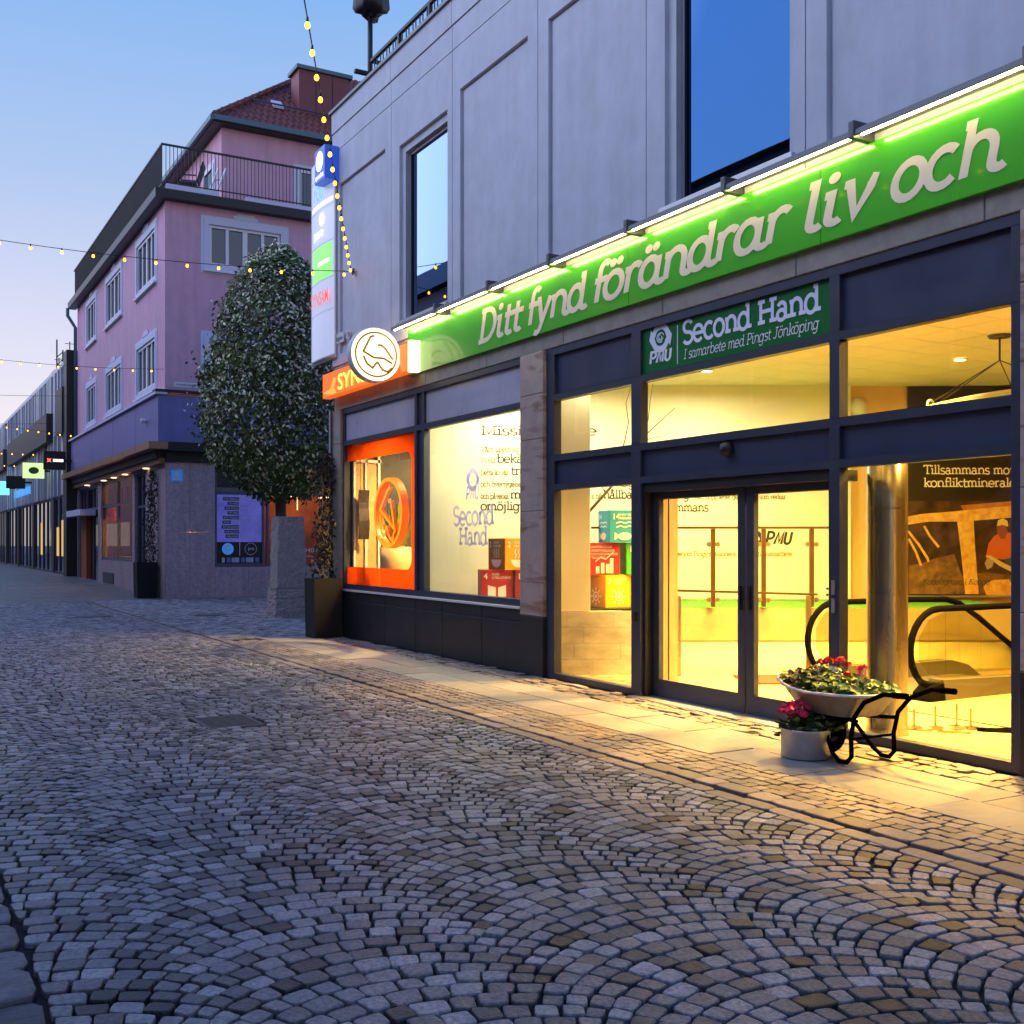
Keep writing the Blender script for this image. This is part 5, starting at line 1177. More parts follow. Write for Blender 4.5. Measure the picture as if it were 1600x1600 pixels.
u, v = pp(1440, 913); write("Koboltgruva i Kongo", FPo, u, v, 0.055, 0.15, M_wtext, po, width=pp(1545, 0)[0] - u, d=.0295, it=True, shear=.2)
MB().fbox(FPo, u0, u1, v0 - .03, v0 - .004, 0.0, 0.04).build("panel_rail", M_alu, po)

# --- the optician's room behind the red framed window
M_ply = mat("tan plywood panel", (0.50, 0.34, 0.16), 0.6, var=0.15, vscale=8)
t = structure("optician_room")
mb = MB(); mb.box(9.2, 9.3, 14.8, 17.75, 0.3, CEIL); mb.build("back_wall", mat("charcoal display wall", (0.05, 0.05, 0.055), 0.5, var=.4, vscale=2), t)
MB().box(6.92, 9.2, 14.0, 17.74, 0.72, 0.80).build("display_floor", M_wood, t)
MB().box(6.95, 9.2, 17.60, 17.74, 0.8, CEIL).build("end_wall", mat("charcoal end wall", (0.04, 0.04, 0.046), 0.5, var=.4, vscale=2), t)
t = thing("display_screen", "tan plywood display screen with white edge posts in the red framed window", "screen", (7.2, 17.5, .8))
MB().box(6.93, 7.44, 17.55, 17.59, 0.82, 2.98).build("board", M_ply, t)
for x in (6.95, 7.16, 7.40): MB().box(x - .02, x + .02, 17.515, 17.548, 0.80, 3.3).build("edge_post", M_white, t)
MB().box(6.93, 7.44, 17.515, 17.548, 2.98, 3.03).build("top_rail", M_white, t)
t = thing("hanging_banner", "dark hanging product banner left of the orange ring in the red framed window", "banner", (7.05, 17.4, 2.2))
mb = MB()
for k in range(8):
    z0, z1 = 1.66 + k * .105, 1.66 + (k + 1) * .105
    q = lambda z: 17.38 + .02 * math.sin(z * 9)
    mb.hexa([(6.97, q(z0), z0), (7.16, q(z0), z0), (7.16, q(z0) + .015, z0), (6.97, q(z0) + .015, z0), (6.97, q(z1), z1), (7.16, q(z1), z1), (7.16, q(z1) + .015, z1), (6.97, q(z1) + .015, z1)])
mb.build("banner_cloth", mat("dark blue banner print", (0.02, 0.022, 0.035), .5, col2=(.06, .03, .04), vscale=4), t)
for x in (7.0, 7.13): MB().tube([(x, 17.387, 2.49), (x, 17.387, 3.88)], .004, 5).build("cord", M_black, t)
t = thing("ring_sign", "large orange ring shaped emblem sign hanging inside the red framed window", "sign", (7.0, 15.9, 2.08))
FRi = Frame((6.98, 15.9, 2.07), (0, -1, 0), (-1, 0, 0)); M_ori = mat("glowing orange acrylic", (.9, .22, .01), .3, emit=(1, .22, .01), estr=1.1); M_oredge = mat("deep orange acrylic edge", (.75, .09, .005), .35, emit=(1, .1, 0.0), estr=.25)
mb = MB()
for d0, d1, r0, r1 in ((0, .12, .50, .56),):
    for k in range(48):
        a, b = 2 * math.pi * k / 48, 2 * math.pi * (k + 1) / 48
        P = lambda r, t_, d: FRi.p(r * math.cos(t_), r * math.sin(t_), d)
        mb.cm = 0; mb.quad(P(r0, a, d1), P(r1, a, d1), P(r1, b, d1), P(r0, b, d1)); mb.cm = 1; mb.quad(P(r1, a, d0), P(r1, b, d0), P(r1, b, d1), P(r1, a, d1)); mb.quad(P(r0, a, d0), P(r0, b, d0), P(r0, b, d1), P(r0, a, d1))
mb.build("ring", [M_ori, M_oredge], t, recalc=False)
mb = MB()
for P_ in ([(.04, .42), (-.06, .36), (-.36, .06), (-.06, -.10), (.22, -.26), (.26, -.30)], [(-.02, .18), (.06, .20), (.20, -.22)], [(-.36, -.02), (-.30, -.30), (-.20, -.36), (-.10, -.22)], [(-.10, -.2), (.02, -.38), (.14, -.44), (.20, -.3)]):
    mb.cm = 0; ribbon(mb, P_, .055, lambda p: FRi.p(p.x, p.y, .10)); mb.cm = 1
    for q in ((-.0275), (.0275)): ribbon(mb, [(x + q, y) for x, y in P_], .012, lambda p: FRi.p(p.x, p.y, .05))
mb.build("emblem_strokes", [M_ori, M_oredge], t, recalc=False)
t = thing("indoor_planter", "tan rounded planter holding a tall green snake plant behind the orange ring", "planter", (7.32, 16.6, .8))
MB().lathe((7.32, 16.6, 0), [(.0, .80), (.21, .80), (.26, .95), (.28, 1.53), (.26, 1.53), (.25, 1.48), (0, 1.48)], 28).build("pot", M_ply, t, smooth=True)
mb = MB(); rg = np.random.default_rng(3)
for k in range(26):
    a, r = rg.uniform(0, 6.28), rg.uniform(0, .2); b = Vector((7.32 + r * math.cos(a), 16.6 + r * math.sin(a), 1.48)); h = rg.uniform(.45, .9); ln = Vector((rg.normal(0, .08), rg.normal(0, .08), h)); s = Vector((math.cos(a + 1.5), math.sin(a + 1.5), 0)) * .035
    mb.poly([b - s, b + s, b + s * 1.2 + ln * .5, b + ln, b - s * 1.2 + ln * .5])
mb.build("leaf_blades", mat("yellow green leaf", (.16, .22, .04), .5, var=.4, vscale=9), t, recalc=False)
x, y = 8.2, 16.0; downlight(x, y, 230, .4, "ceiling light behind the red framed window", (1.0, 0.64, 0.22), 140)
# ================================================================ PINK BUILDING ACROSS THE ALLEY
M_pink = mat("pink rendered wall", (0.72, 0.41, 0.53), 0.85, var=0.06, vscale=3, bump=0.15, bscale=200, stain=0.12)
M_lil = mat("pale lilac window trim", (0.66, 0.66, 0.82), 0.6)
M_wwin = mat("white window frame", (0.78, 0.78, 0.82), 0.45)
M_pane = coated_glass("dark window pane", 0.10, (0.012, 0.014, 0.03))
M_fas = mat("blue violet fascia sheet", (0.19, 0.18, 0.42), 0.5, var=0.10, vscale=2, stain=0.15)
M_cop = mat("copper edged canopy", (0.36, 0.17, 0.09), 0.5, var=.1, vscale=5)
M_blk = mat("black painted sheet", (0.010, 0.010, 0.013), 0.45)
M_gran = mat("pink granite cladding", (0.46, 0.33, 0.36), 0.6, var=0.24, vscale=14, bump=0.08, bscale=120, stain=0.22)
M_fr2 = mat("grey blue shop frame", (0.085, 0.09, 0.135), 0.45)
M_dglass = coated_glass("dark shop glass", 0.16, (0.006, 0.006, 0.008))
FL = Frame((6.75, 0, 0), (0, 1, 0), (-1, 0, 0))       # street side, u = Y
FKk = Frame((0, 31.3, 0), (1, 0, 0), (0, -1, 0))      # alley side, u = X
pb = thing("pink_building", "three storey pink rendered corner house with white windows, dark roof terrace and tiled hip roof", "building", (9, 38, 0))
wins = [(32.54, 35.2), (37.85, 40.65), (42.93, 45.0)]
H = [(a, b, z0, z1) for a, b in wins for z0, z1 in ((9.33, 10.75), (6.2, 7.57))]
mb = MB(); mb.grid_wall(FL, 31.3, 47.5, 5.78, 11.2, H, 0.12)
K = [(7.99, 10.07, 9.56, 10.70), (7.99, 10.07, 5.96, 7.4)]
mb.grid_wall(FKk, 6.75, 16, 5.78, 11.2, K, 0.14); mb.quad((6.75, 47.5, .1), (6.75, 47.5, 11.2), (16, 47.5, 11.2), (16, 47.5, .1))
mb.build("wall", M_pink, pb, recalc=False)
def casement(F, h, n, depth, parent, trim=0.12, key=True, group=None):
    a, b, z0, z1 = h
    w = MB().frame(F, a, b, z0, z1, 0.07, -depth, -depth + 0.07).build("window", M_wwin, parent)
    for k in range(1, n):
        u = a + (b - a) * k / n; t = 0.07 if (n == 4 and k == 2) else 0.045
        MB().fbox(F, u - t, u + t, z0 + .07, z1 - .07, -depth + .002, -depth + 0.06).build("mullion", M_wwin, w)
    edges = [a + .07] + [a + (b - a) * k / n for k in range(1, n)] + [b - .07]
    for k in range(n): MB().fbox(F, edges[k] + .045 * (k > 0), edges[k + 1] - .045 * (k < n - 1), z0 + .07, z1 - .07, -depth - .01, -depth + .012).build("pane", M_pane, w)
    mb = MB().frame(F, a - trim, b + trim, z0 - trim, z1 + trim, trim - .012, 0.0, 0.035); mb.frame(F, a - trim - .09, b + trim + .09, z0 - trim - .09, z1 + trim + .09, .088, 0.0, 0.018)
    if key:
        c = (a + b) / 2; k = min(.42, (b - a) * .17); mb.fbox(F, c - k, c + k, z1 + trim + .092, z1 + trim + .20, 0, .03); mb.fbox(F, c - k * .7, c + k * .7, z1 + trim + .203, z1 + trim + .26, 0, .03)
    mb.build("trim", M_lil, w)
    MB().fbox(F, a - trim - .02, b + trim + .02, z0 - trim - .05, z0 - trim + .0, 0.036, 0.10).build("sill", M_wwin, w)
for h in H: casement(FL, h, 3 if h[0] > 42 else 4, .08, pb, trim=.16)
for h in K: casement(FKk, h, 4, .10, pb, trim=.16)
# fascia band, ledge and canopy
MB().fbox(FL, 31.05, 47.6, 4.42, 5.72, 0.0, 0.24).build("fascia_panel", M_fas, pb); MB().fbox(FKk, 6.75, 16, 4.42, 5.72, 0.0, 0.249).build("fascia_panel", M_fas, pb)
MB().fbox(FL, 30.98, 47.65, 5.725, 5.79, 0.0, 0.33).build("ledge", M_lil, pb); MB().fbox(FKk, 6.42, 16, 5.795, 5.86, -0.05, 0.35).build("ledge", M_blk, pb)
for k, u in enumerate((34.2, 38.0, 42.4)): MB().fbox(FL, u, u + .012, 4.43, 5.71, .2405, .243).build("panel_joint", M_blk, pb)
MB().fbox(FL, 30.9, 48.2, 4.20, 4.40, 0.0, 0.52).build("canopy_edge", M_cop, pb)
MB().fbox(FKk, 6.75, 16, 4.16, 4.405, 0.0, 0.40).build("canopy_edge", M_blk, pb); MB().fbox(FKk, 6.75, 16, 3.86, 4.155, 0.0, 0.12).build("canopy_edge", M_blk, pb)
MB().fbox(FL, 31.3, 48.0, 3.98, 4.19, 0.0, 0.25).build("canopy_soffit", M_blk, pb); MB().fbox(FL, 31.3, 47.8, 3.82, 3.975, 0.0, 0.16).build("canopy_trim", M_cop, pb)
for k in range(1, 9): MB().fbox(FL, 30.9 + k * 1.9, 30.92 + k * 1.9, 4.20, 4.40, .5205, .523).build("canopy_joint", M_blk, pb)
for y in (33.5, 36.8, 38.8, 40.8, 44.5): MB().lathe((6.68, y, 3.80), [(.10, 0), (.10, .015), (0, .015)], 14).build("soffit_lamp", emat("lit soffit lamp", (1, .70, .35), 2.5), pb, recalc=False)
mb = MB()   # wall lamps on the fascia
MB().lathe(FL.p(32.6, 5.12, .24), [(.05, 0), (.07, .04), (.07, .16), (0, .18)], 14, Matrix.Rotation(R(-90), 3, 'Y')).build("wall_lamp", M_wwin, pb); MB().lathe(FKk.p(7.9, 5.15, .25), [(.05, 0), (.08, .04), (.08, .16), (0, .18)], 14, Matrix.Rotation(R(90), 3, 'X')).build("wall_lamp", M_blk, pb)
# ground floor, street side: piers, door, display window
mb = MB(); holes = [(33.95, 35.62, 0.04, 3.75), (35.98, 41.9, 0.98, 3.78), (42.5, 47.3, 0.1, 3.75)]
mb.grid_wall(FL, 31.3, 47.6, -0.05, 3.86, holes, 0.25); mb.build("ground_floor_wall", M_gran, pb, recalc=False)
def glazing(F, a, b, z0, z1, nu, vs, depth, fm, gm, name="shop_window", parent=None, w=.05):
    t = MB().frame(F, a, b, z0, z1, w, -depth, -depth + .08).build(name, fm, parent)
    es = [a + (b - a) * k / nu for k in range(nu + 1)]
    for e in es[1:-1]: MB().fbox(F, e - w / 2, e + w / 2, z0 + w, z1 - w, -depth + .001, -depth + .075).build("mullion", fm, t)
    rows_ = [z0 + w] + list(vs) + [z1 - w]
    for v in vs: MB().fbox(F, a + w, b - w, v - w / 2, v + w / 2, -depth + .002, -depth + .07).build("transom", fm, t)
    for k in range(nu):
        for q in range(len(rows_) - 1): MB().fbox(F, es[k] + w / 2, es[k + 1] - w / 2, rows_[q], rows_[q + 1], -depth + .02, -depth + .028).build("pane", gm, t)
    return t
M_cafe = glass("cafe window glass", 1.5, (0.85, 0.82, 0.78), 0.6)
glazing(FL, 35.98, 41.9, 0.98, 3.78, 2, (2.9,), .14, M_fr2, M_cafe, parent=pb, w=.08)
glazing(FL, 33.95, 35.62, .04, 3.75, 2, (2.72,), .16, M_fr2, M_dglass, "shop_door", pb, .08)
glazing(FL, 42.5, 47.3, .1, 3.75, 3, (2.9,), .16, M_fr2, M_dglass, "shop_door", pb, .09)
MB().fbox(FL, 43.0, 46.6, 2.62, 2.85, 0, .55).build("door_hood", M_lil, pb); MB().fbox(FL, 45.1, 46.4, .1, 2.6, -.16, .02).build("door_leaf", mat("orange brown door", (.42, .10, .03), .5), pb)
MB().fbox(FL, 39.2, 41.4, .18, .55, 0, .012).build("vent_grille", M_blk, pb)
for k in range(6): MB().fbox(FL, 39.3, 41.3, .21 + k * .055, .235 + k * .055, .0125, .03).build("vent_slat", M_fr2, pb)
# lit cafe room behind the window
MB().box(9.2, 9.3, 35.5, 42.2, .5, 3.86).build("cafe_back_wall", mat("ochre cafe wall", (.55, .28, .06), .7, var=.2, vscale=2), pb)
MB().box(6.95, 9.2, 35.5, 42.2, .5, .9).build("cafe_counter", mat("oak counter", (.4, .2, .06), .5), pb)
t = thing("cafe_lamp", "glowing lampshade inside the pink house's street window", "lamp", (7.6, 38.9, 2.3)); MB().lathe((7.6, 38.9, 0), [(.26, 2.2), (.2, 2.34), (.05, 2.38)], 18).build("lamp_shade", emat("lit lampshade", (1, .62, .2), 2.0), t); MB().tube([(7.6, 38.9, 2.38), (7.6, 38.9, 3.86)], .01, 5).build("cord", M_blk, t)
l = bpy.data.lights.new("cafe_lamp_light", 'POINT'); l.energy = 120; l.color = (1, .6, .2); l.shadow_soft_size = .2; o = bpy.data.objects.new("cafe_lamp_light", l); COL.objects.link(o); o.location = (0.3, -.2, -.35); o.parent = t
MB().tube([FL.p(36.2, 1.12, -.2), FL.p(41.7, 1.12, -.2)], .02, 6).build("window_rail", M_wwin, pb)
t = thing("red_cafe_sign", "small red rounded sign inside the pink house's street window", "sign", (6.6, 41.2, 2.55)); MB().bbox(FL, 40.6, 41.6, 2.35, 2.85, -.30, -.24, .03).build("sign_plate", mat("red sign plate", (.45, .03, .02), .4, emit=(.6, .05, .03), estr=.3), t)
MB().fbox(FL, 40.8, 41.4, 2.54, 2.64, -.238, -.232).build("white_bar", M_white, t)
# alley side: granite slabs, poster window, dark shop windows
slabs = [(6.76, 7.42), (7.425, 8.13)]
for a, b in slabs:
    for z0, z1 in ((0.0, 1.9), (1.905, 3.85)): MB().bbox(FKk, a, b, z0, z1, 0.0, 0.06, .006).build("stone_slab", M_gran, pb)
for k in range(8):
    a = 8.135 + k * .98; MB().bbox(FKk, a, a + .975, 0.0, .90, 0.0, 0.06, .006).build("stone_slab", M_gran, pb)
MB().box(6.76, 6.99, 31.301, 31.31, 0, 3.86).build("corner_backing", M_gran, pb)
mb = MB(); mb.box(8.1, 9.64, 31.45, 31.5, .0, 3.86); mb.box(9.64, 16, 33.4, 33.45, 0, 3.86); mb.box(9.64, 16, 31.45, 33.4, 3.84, 3.86); mb.build("backing_wall", mat("room wall in reflected orange", (.20, .07, .02), .7, var=.5, vscale=1.5), pb)  # orange sign reflections in this glazing put into the wall colour
mb = MB(); [mb.tube([(x, 32.4, 3.0), (x + .5, 32.4, 3.02)], .02, 6) for x in (10.4, 11.6)]; mb.tube([(10.9, 32.2, 3.3), (10.9, 32.2, 2.6)], .012, 6); mb.build("room_lamps", emat("lit room strip", (1, .6, .25), 3.0), pb)
l = bpy.data.lights.new("room_lamp", "POINT"); l.energy = 45; l.color = (1, .42, .1); l.shadow_soft_size = .3; o = bpy.data.objects.new("room_lamp", l); COL.objects.link(o); o.location = Vector((11.2, 32.3, 2.9)) - pb.location; o.parent = pb  # unseen lamp added to warm the glazing where the orange reflections lie
glazing(FKk, 8.135, 9.60, .905, 3.85, 1, (3.05,), .10, M_fr2, M_dglass, parent=pb, w=.07)
glazing(FKk, 9.66, 12.1, .905, 3.85, 1, (3.05,), .10, M_fr2, M_cafe, parent=pb, w=.07); glazing(FKk, 12.15, 15.8, .905, 3.85, 2, (3.05,), .10, M_fr2, M_cafe, parent=pb, w=.07)
# poster sheet in the first window
t = thing("window_poster", "blue violet sky poster with price lists in the pink house's alley window", "poster", (8.9, 31.2, 1))
FPp = Frame((0, 31.3 + .055, 0), (1, 0, 0), (0, -1, 0))
MB().fbox(FPp, 8.21, 9.53, 1.0, 3.0, 0, .006).build("dark_sheet", M_blk, t)
M_skyp = mat("glowing violet cloud print", (0.05, 0.05, 0.30), .45, col2=(.36, .28, .62), vscale=1.6, emit=(.10, .10, .45), estr=.22)  # cloud print given a faint glow in its material
MB().fbox(FPp, 8.215, 8.865, 1.62, 2.99, .006, .010).build("sky_print", M_skyp, t); MB().fbox(FPp, 8.885, 9.525, 1.62, 2.99, .006, .010).build("sky_print", M_skyp, t)
MB().fbox(FPp, 8.866, 8.884, 1.22, 3.0, .006, .014).build("white_bar", M_white, t)
for k, (u, txt, wdt, al) in enumerate(((8.42, "970 FREDAG", .42, 0), (8.55, "570 AVGIS", .28, 0), (8.47, "670 SOLIG", .36, 0), (8.55, "570 MAN", .28, 0), (8.42, "870 TISDAG", .42, 0), (8.40, "970 HELG", .20, 0), (8.38, "920 MORGON", .46, 0), (8.46, "670 KLOCK", .38, 0), (8.50, "MAJ DAG", .32, 0))):
    z = 2.84 - k * .135; MB().fbox(FPp, u - .03, u + wdt + .02, z - .02, z + .075, .0102, .012).build("label_bar", M_blk, t); sans(txt, FPp, u, z, .055, M_white, t, width=wdt, d=.013, bold=.012)
for u, z, txt, wdt in ((8.91, 2.84, "ONSDAG 970", .46), (8.91, 2.57, "BAR 570", .33), (8.91, 2.30, "TORS 570", .34)): sans(txt, FPp, u, z, .055, M_white, t, width=wdt, d=.013, bold=.012)
MB().disc(FPp, 8.53, 1.42, .0102, .17, n=28).build("blue_logo", mat("glowing blue disc print", (.04, .2, .55), .4, emit=(.05, .2, .6), estr=.3), t, recalc=False)  # disc print brightened by a little emission
mb = MB(); ribbon(mb, _e(8.53, 1.45, .07, .07, 40, 330), .03, lambda p: FPp.p(p.x, p.y, .0125)); mb.build("logo_swirl", M_white, t, recalc=False); mb = MB(); ribbon(mb, _e(9.2, 1.42, .17, .17), .012, lambda p: FPp.p(p.x, p.y, .0115)); mb.build("logo_lines", M_white, t, recalc=False); sans("po", FPp, 9.12, 1.39, .10, M_white, t, width=.17, d=.012)
for k in range(8): MB().fbox(FPp, 8.36 + k * .14, 8.44 + k * .14 + .03 * (k % 3), 1.03, 1.17, .0065, .009).build("price_tag", mat("pale tag" + str(k % 3), ((.5, .5, .62), (.16, .18, .34), (.35, .42, .52))[k % 3], .5), t)
sans("0-440 89 8", FPp, 10.62, 1.32, .13, M_white, pb, width=.95, d=.01); sans("www.paperier.se", FPp, 10.62, 1.18, .07, M_white, pb, width=.9, d=.01)
t = thing("blue_wall_plate", "small bright blue plate with white emblem on the pink granite corner", "nameplate", (7.05, 31.2, 3.5)); MB().bbox(FKk, 6.90, 7.22, 3.34, 3.65, .061, .075, .006).build("plate", mat("glowing blue enamel", (.03, .22, .62), .35, emit=(.03, .2, .6), estr=.2), t)  # unlit plate with some glow put into its enamel
MB().disc(FKk, 7.06, 3.53, .0765, .075, n=18).build("emblem_disc", M_white, t, recalc=False); MB().fbox(FKk, 6.95, 7.17, 3.38, 3.42, .0755, .078).build("text_bar", M_white, t)
t = thing("street_nameplate", "white street nameplate reading the alley's name on the pink house above the fascia", "nameplate", (7.2, 31.2, 6)); MB().bbox(FKk, 6.92, 7.56, 5.94, 6.08, .36, .375, .005).build("plate", M_white, t); sans("Lantmätargränd", FKk, 6.96, 5.985, .07, M_ink, t, width=.55, d=.378)
# terrace slab, dark eave, railing
MB().fbox(FL, 31.0, 47.9, 11.2, 11.45, 0.0, 0.32).build("eave", M_blk, pb); MB().fbox(FKk, 6.75, 16, 11.2, 11.45, 0.0, 0.31).build("eave", M_blk, pb); MB().box(6.76, 16, 31.31, 47.5, 11.25, 11.5).build("terrace_deck", M_fr2, pb)
mb = MB(); mb.fbox(FKk, 6.75, 8.2, 11.46, 11.62, 0.0, .22); mb.fbox(FKk, 9.0, 16, 11.46, 11.60, 0, .2); mb.build("upstand", M_lil, pb)
tr = thing("terrace_railing", "long black baluster railing round the roof terrace of the pink house", "railing", (6.75, 31.3, 11.5))
mb = MB(); mb.box(6.62, 6.67, 31.15, 47.6, 12.70, 12.75); mb.box(6.63, 6.66, 31.15, 47.6, 11.60, 11.63); mb.box(6.671, 14, 31.15, 31.2, 12.70, 12.75); mb.box(6.671, 14, 31.16, 31.19, 11.66, 11.69); mb.build("handrail", M_rail, tr)
mb = MB(); y = 31.2
while y < 47.5: mb.box(6.635, 6.655, y - .009, y + .009, 11.45, 12.7); y += .10
x = 6.75
while x < 14: mb.box(x - .008, x + .008, 31.165, 31.185, 11.45, 12.7); x += .105
o = mb.build("balusters", M_rail, tr); o["kind"] = 'stuff'
# attic storey and hip roof
MB().box(9.05, 16, 34.0, 47.3, 11.5, 14.7).build("attic_wall", M_pink, pb)
FA = Frame((0, 34.0, 0), (1, 0, 0), (0, -1, 0)); FAs = Frame((9.05, 0, 0), (0, 1, 0), (-1, 0, 0))
for F, a, b in ((FA, 11.5, 12.5), (FAs, 34.8, 36.0)):
    w = MB().frame(F, a, b, 11.52, 13.7, .12, 0, .06).build("terrace_door", M_wwin, pb); MB().fbox(F, a + .12, b - .12, 11.64, 13.58, 0, .02).build("pane", M_pane, w); MB().frame(F, a - .14, b + .14, 11.5, 13.84, .13, 0, .03).build("trim", M_lil, w)
M_tile = mat("dark red roof tile", (0.16, 0.045, 0.035), 0.7, var=.35, vscale=6, bump=.2, bscale=60); M_gut = mat("teal copper gutter", (0.09, 0.17, 0.20), .5)
ex, ey, ez = 8.72, 33.62, 14.72; sl = .85
mb = MB(); mb.fbox(Frame((ex, 0, 0), (0, 1, 0), (-1, 0, 0)), ey - .06, 47.7, ez - .10, ez + .06, -.02, .12); mb.fbox(Frame((0, ey, 0), (1, 0, 0), (0, -1, 0)), ex, 16, ez - .10, ez + .06, -.02, .12); mb.build("gutter", M_gut, pb)
mb = MB(); mb.box(ex, 16, ey, 47.6, ez - .14, ez - .101); mb.build("soffit", M_blk, pb)
hx = 5.2; mb = MB(); top = ez + sl * hx
mb.poly([(ex, ey, ez), (ex + hx, ey + hx, top), (ex + hx, 47.6 - hx, top), (ex, 47.6, ez)]); mb.poly([(ex, ey, ez), (20, ey, ez), (20, ey + hx, top), (ex + hx, ey + hx, top)])
rf = mb.build("roof", M_tile, pb, recalc=False)
tl = MB(); cs_ = math.sqrt(1 + sl * sl)
def tiles(side):
    nrow = 15; step = hx / nrow
    for r in range(nrow):
        d0, d1 = r * step, (r + 1) * step * 1.0 + .02; u = d0 + .05
        while u < 8.5:
            pts = []
            for q in range(5):
                uu = u + .20 * q / 4; hgt = .035 * math.sin(math.pi * q / 4)
                lo = (uu, d0, ez + sl * d0 + .035 + hgt); hi = (uu, d1, ez + sl * d1 + .015 + hgt); pts.append((lo, hi))
            P = lambda a: (ex + a[0], ey + a[1], a[2]) if side == 'f' else (ex + a[1], ey + a[0], a[2])
            for q in range(4): tl.quad(P(pts[q][0]), P(pts[q + 1][0]), P(pts[q + 1][1]), P(pts[q][1]))
            tl.poly([P(p[0]) for p in pts] + [P((u + .2, d0, ez + sl * d0)), P((u, d0, ez + sl * d0))]); u += .215
tiles('f'); tiles('s'); o = tl.build("roof_tiles", M_tile, rf, recalc=False); o["kind"] = 'stuff'
mb = MB(); mb.tube([(ex, ey, ez + .08), (ex + hx, ey + hx, top + .1)], .09, 8); mb.build("hip_cap", M_tile, rf)
mb = MB(); mb.tube([(ex + 1.6, ey + 1.2, ez + sl * 1.2 + .25), (20, ey + 1.2, ez + sl * 1.2 + .25)], .03, 6); mb.build("snow_rail", M_fr2, rf)
M_chim = mat("dark red sheet chimney", (.20, .06, .07), .6, var=.12, vscale=3)
ch = MB().box(11.97, 13.75, 35.2, 36.0, 15.0, 17.5).build("chimney", M_chim, rf); MB().box(11.87, 13.85, 35.1, 36.1, 17.505, 17.63).build("cap", M_gut, ch) if False else MB().box(11.87, 13.85, 35.1, 36.1, 17.505, 17.63).build("chimney_cap", M_gut, rf)
for x in (12.56, 13.15): MB().box(x, x + .015, 35.185, 35.199, 15.6, 17.49).build("sheet_seam", M_blk, rf)
for x, y in ((11.0, 34.9),): MB().hexa([(x, y, ez + sl * (y - ey) + .1), (x + .35, y, ez + sl * (y - ey) + .1), (x + .35, y + .3, ez + sl * (y + .3 - ey) + .12), (x, y + .3, ez + sl * (y + .3 - ey) + .12), (x, y, ez + sl * (y - ey) + .16), (x + .35, y, ez + sl * (y - ey) + .16), (x + .35, y + .3, ez + sl * (y + .3 - ey) + .2), (x, y + .3, ez + sl * (y + .3 - ey) + .2)]).build("roof_hatch", M_lil, rf)
t = thing("downpipe", "dark bent rainwater pipe at the far street corner of the pink house", "downpipe", (6.5, 47.6, 0)); MB().tube([(6.4, 47.7, 11.2), (6.4, 47.7, 10.9), (6.68, 47.55, 10.4), (6.68, 47.55, 5.9)], .07, 8).build("pipe", M_gut, t, smooth=True)
# terrace furniture
def chair(x, y, rz, lab):
    t = thing("terrace_chair", lab, "chair", (x, y, 11.5), rz, group="chairs on the roof terrace"); M = Matrix.Translation((x, y, 11.5)) @ Matrix.Rotation(rz, 4, 'Z')
    def bx(n, *a):
        x0, x1, y0, y1, z0, z1 = a; MB().hexa([M @ Vector(p) for p in ((x0, y0, z0), (x1, y0, z0), (x1, y1, z0), (x0, y1, z0), (x0, y0, z1), (x1, y0, z1), (x1, y1, z1), (x0, y1, z1))]).build(n, M_rail, t)
    bx("seat", -.25, .25, -.25, .25, .42, .47)
    MB().hexa([M @ Vector(p) for p in ((-.25, .25, .5), (.25, .25, .5), (.25, .29, .5), (-.25, .29, .5), (-.3, .42, 1.05), (.3, .42, 1.05), (.3, .46, 1.05), (-.3, .46, 1.05))]).build("backrest", M_rail, t)
    for sx in (-.22, .22):
        for sy in (-.22, .22): bx("leg", sx - .015, sx + .015, sy - .015, sy + .015, 0, .42)
        bx("armrest", sx * 1.15 - .02, sx * 1.15 + .02, -.22, .25, .64, .67)
chair(7.55, 31.95, R(-110), "black terrace chair with flared back at the pink house's roof corner")
t = thing("leaning_frame", "white folded frame leaning beside the terrace door of the pink house", "frame", (8.5, 33.0, 11.5)); mb = MB()
for a, b in (((8.1, 32.6, 11.5), (8.75, 33.2, 13.0)), ((8.3, 32.5, 11.5), (8.95, 33.1, 13.0)), ((8.4, 32.87, 12.2), (8.6, 32.77, 12.2)), ((8.6, 33.05, 12.6), (8.8, 32.95, 12.6))): mb.tube([a, b], .035, 6)
mb.build("frame_bars", M_wwin, t)
t = thing("terrace_pot", "small terracotta pot on the roof terrace of the pink house", "pot", (8.9, 32.6, 11.6)); MB().lathe((8.9, 32.5, 11.5), [(0, 0), (.14, 0), (.2, .36), (.17, .36), (.15, .3), (0, .3)], 16).build("pot_body", mat("terracotta", (.38, .15, .06), .8), t)

# ================================================================ WHITE FINNED BUILDING FARTHER DOWN THE STREET
M_fin = mat("white aluminium fin", (0.66, 0.64, 0.66), 0.4, var=.05); M_wfac = mat("grey violet facade sheet", (0.20, 0.19, 0.24), 0.5, var=.1, vscale=1.5); M_orl = mat("dark brown oriel cladding", (0.035, 0.028, 0.035), .5)
FN = Frame((6.62, 0, 0), (0, 1, 0), (-1, 0, 0))
wb_ = thing("finned_building", "long white building with vertical fins above a dark glazed ground floor far down the street", "building", (9, 75, .24))
MB().box(6.62, 14, 48.6, 120, 3.65, 9.2).build("wall", M_wfac, wb_); MB().box(6.55, 14, 48.55, 120.1, 9.21, 9.40).build("coping", M_fin, wb_); MB().box(6.35, 12, 47.65, 48.55, .24, 9.5).build("end_wall", M_blk, wb_)
rn = np.random.default_rng(21); y = 48.75
fp = MB().box(-.12, 0, -.06, .06, 0, 1).build("fin", M_fin, wb_, local=True); first = True
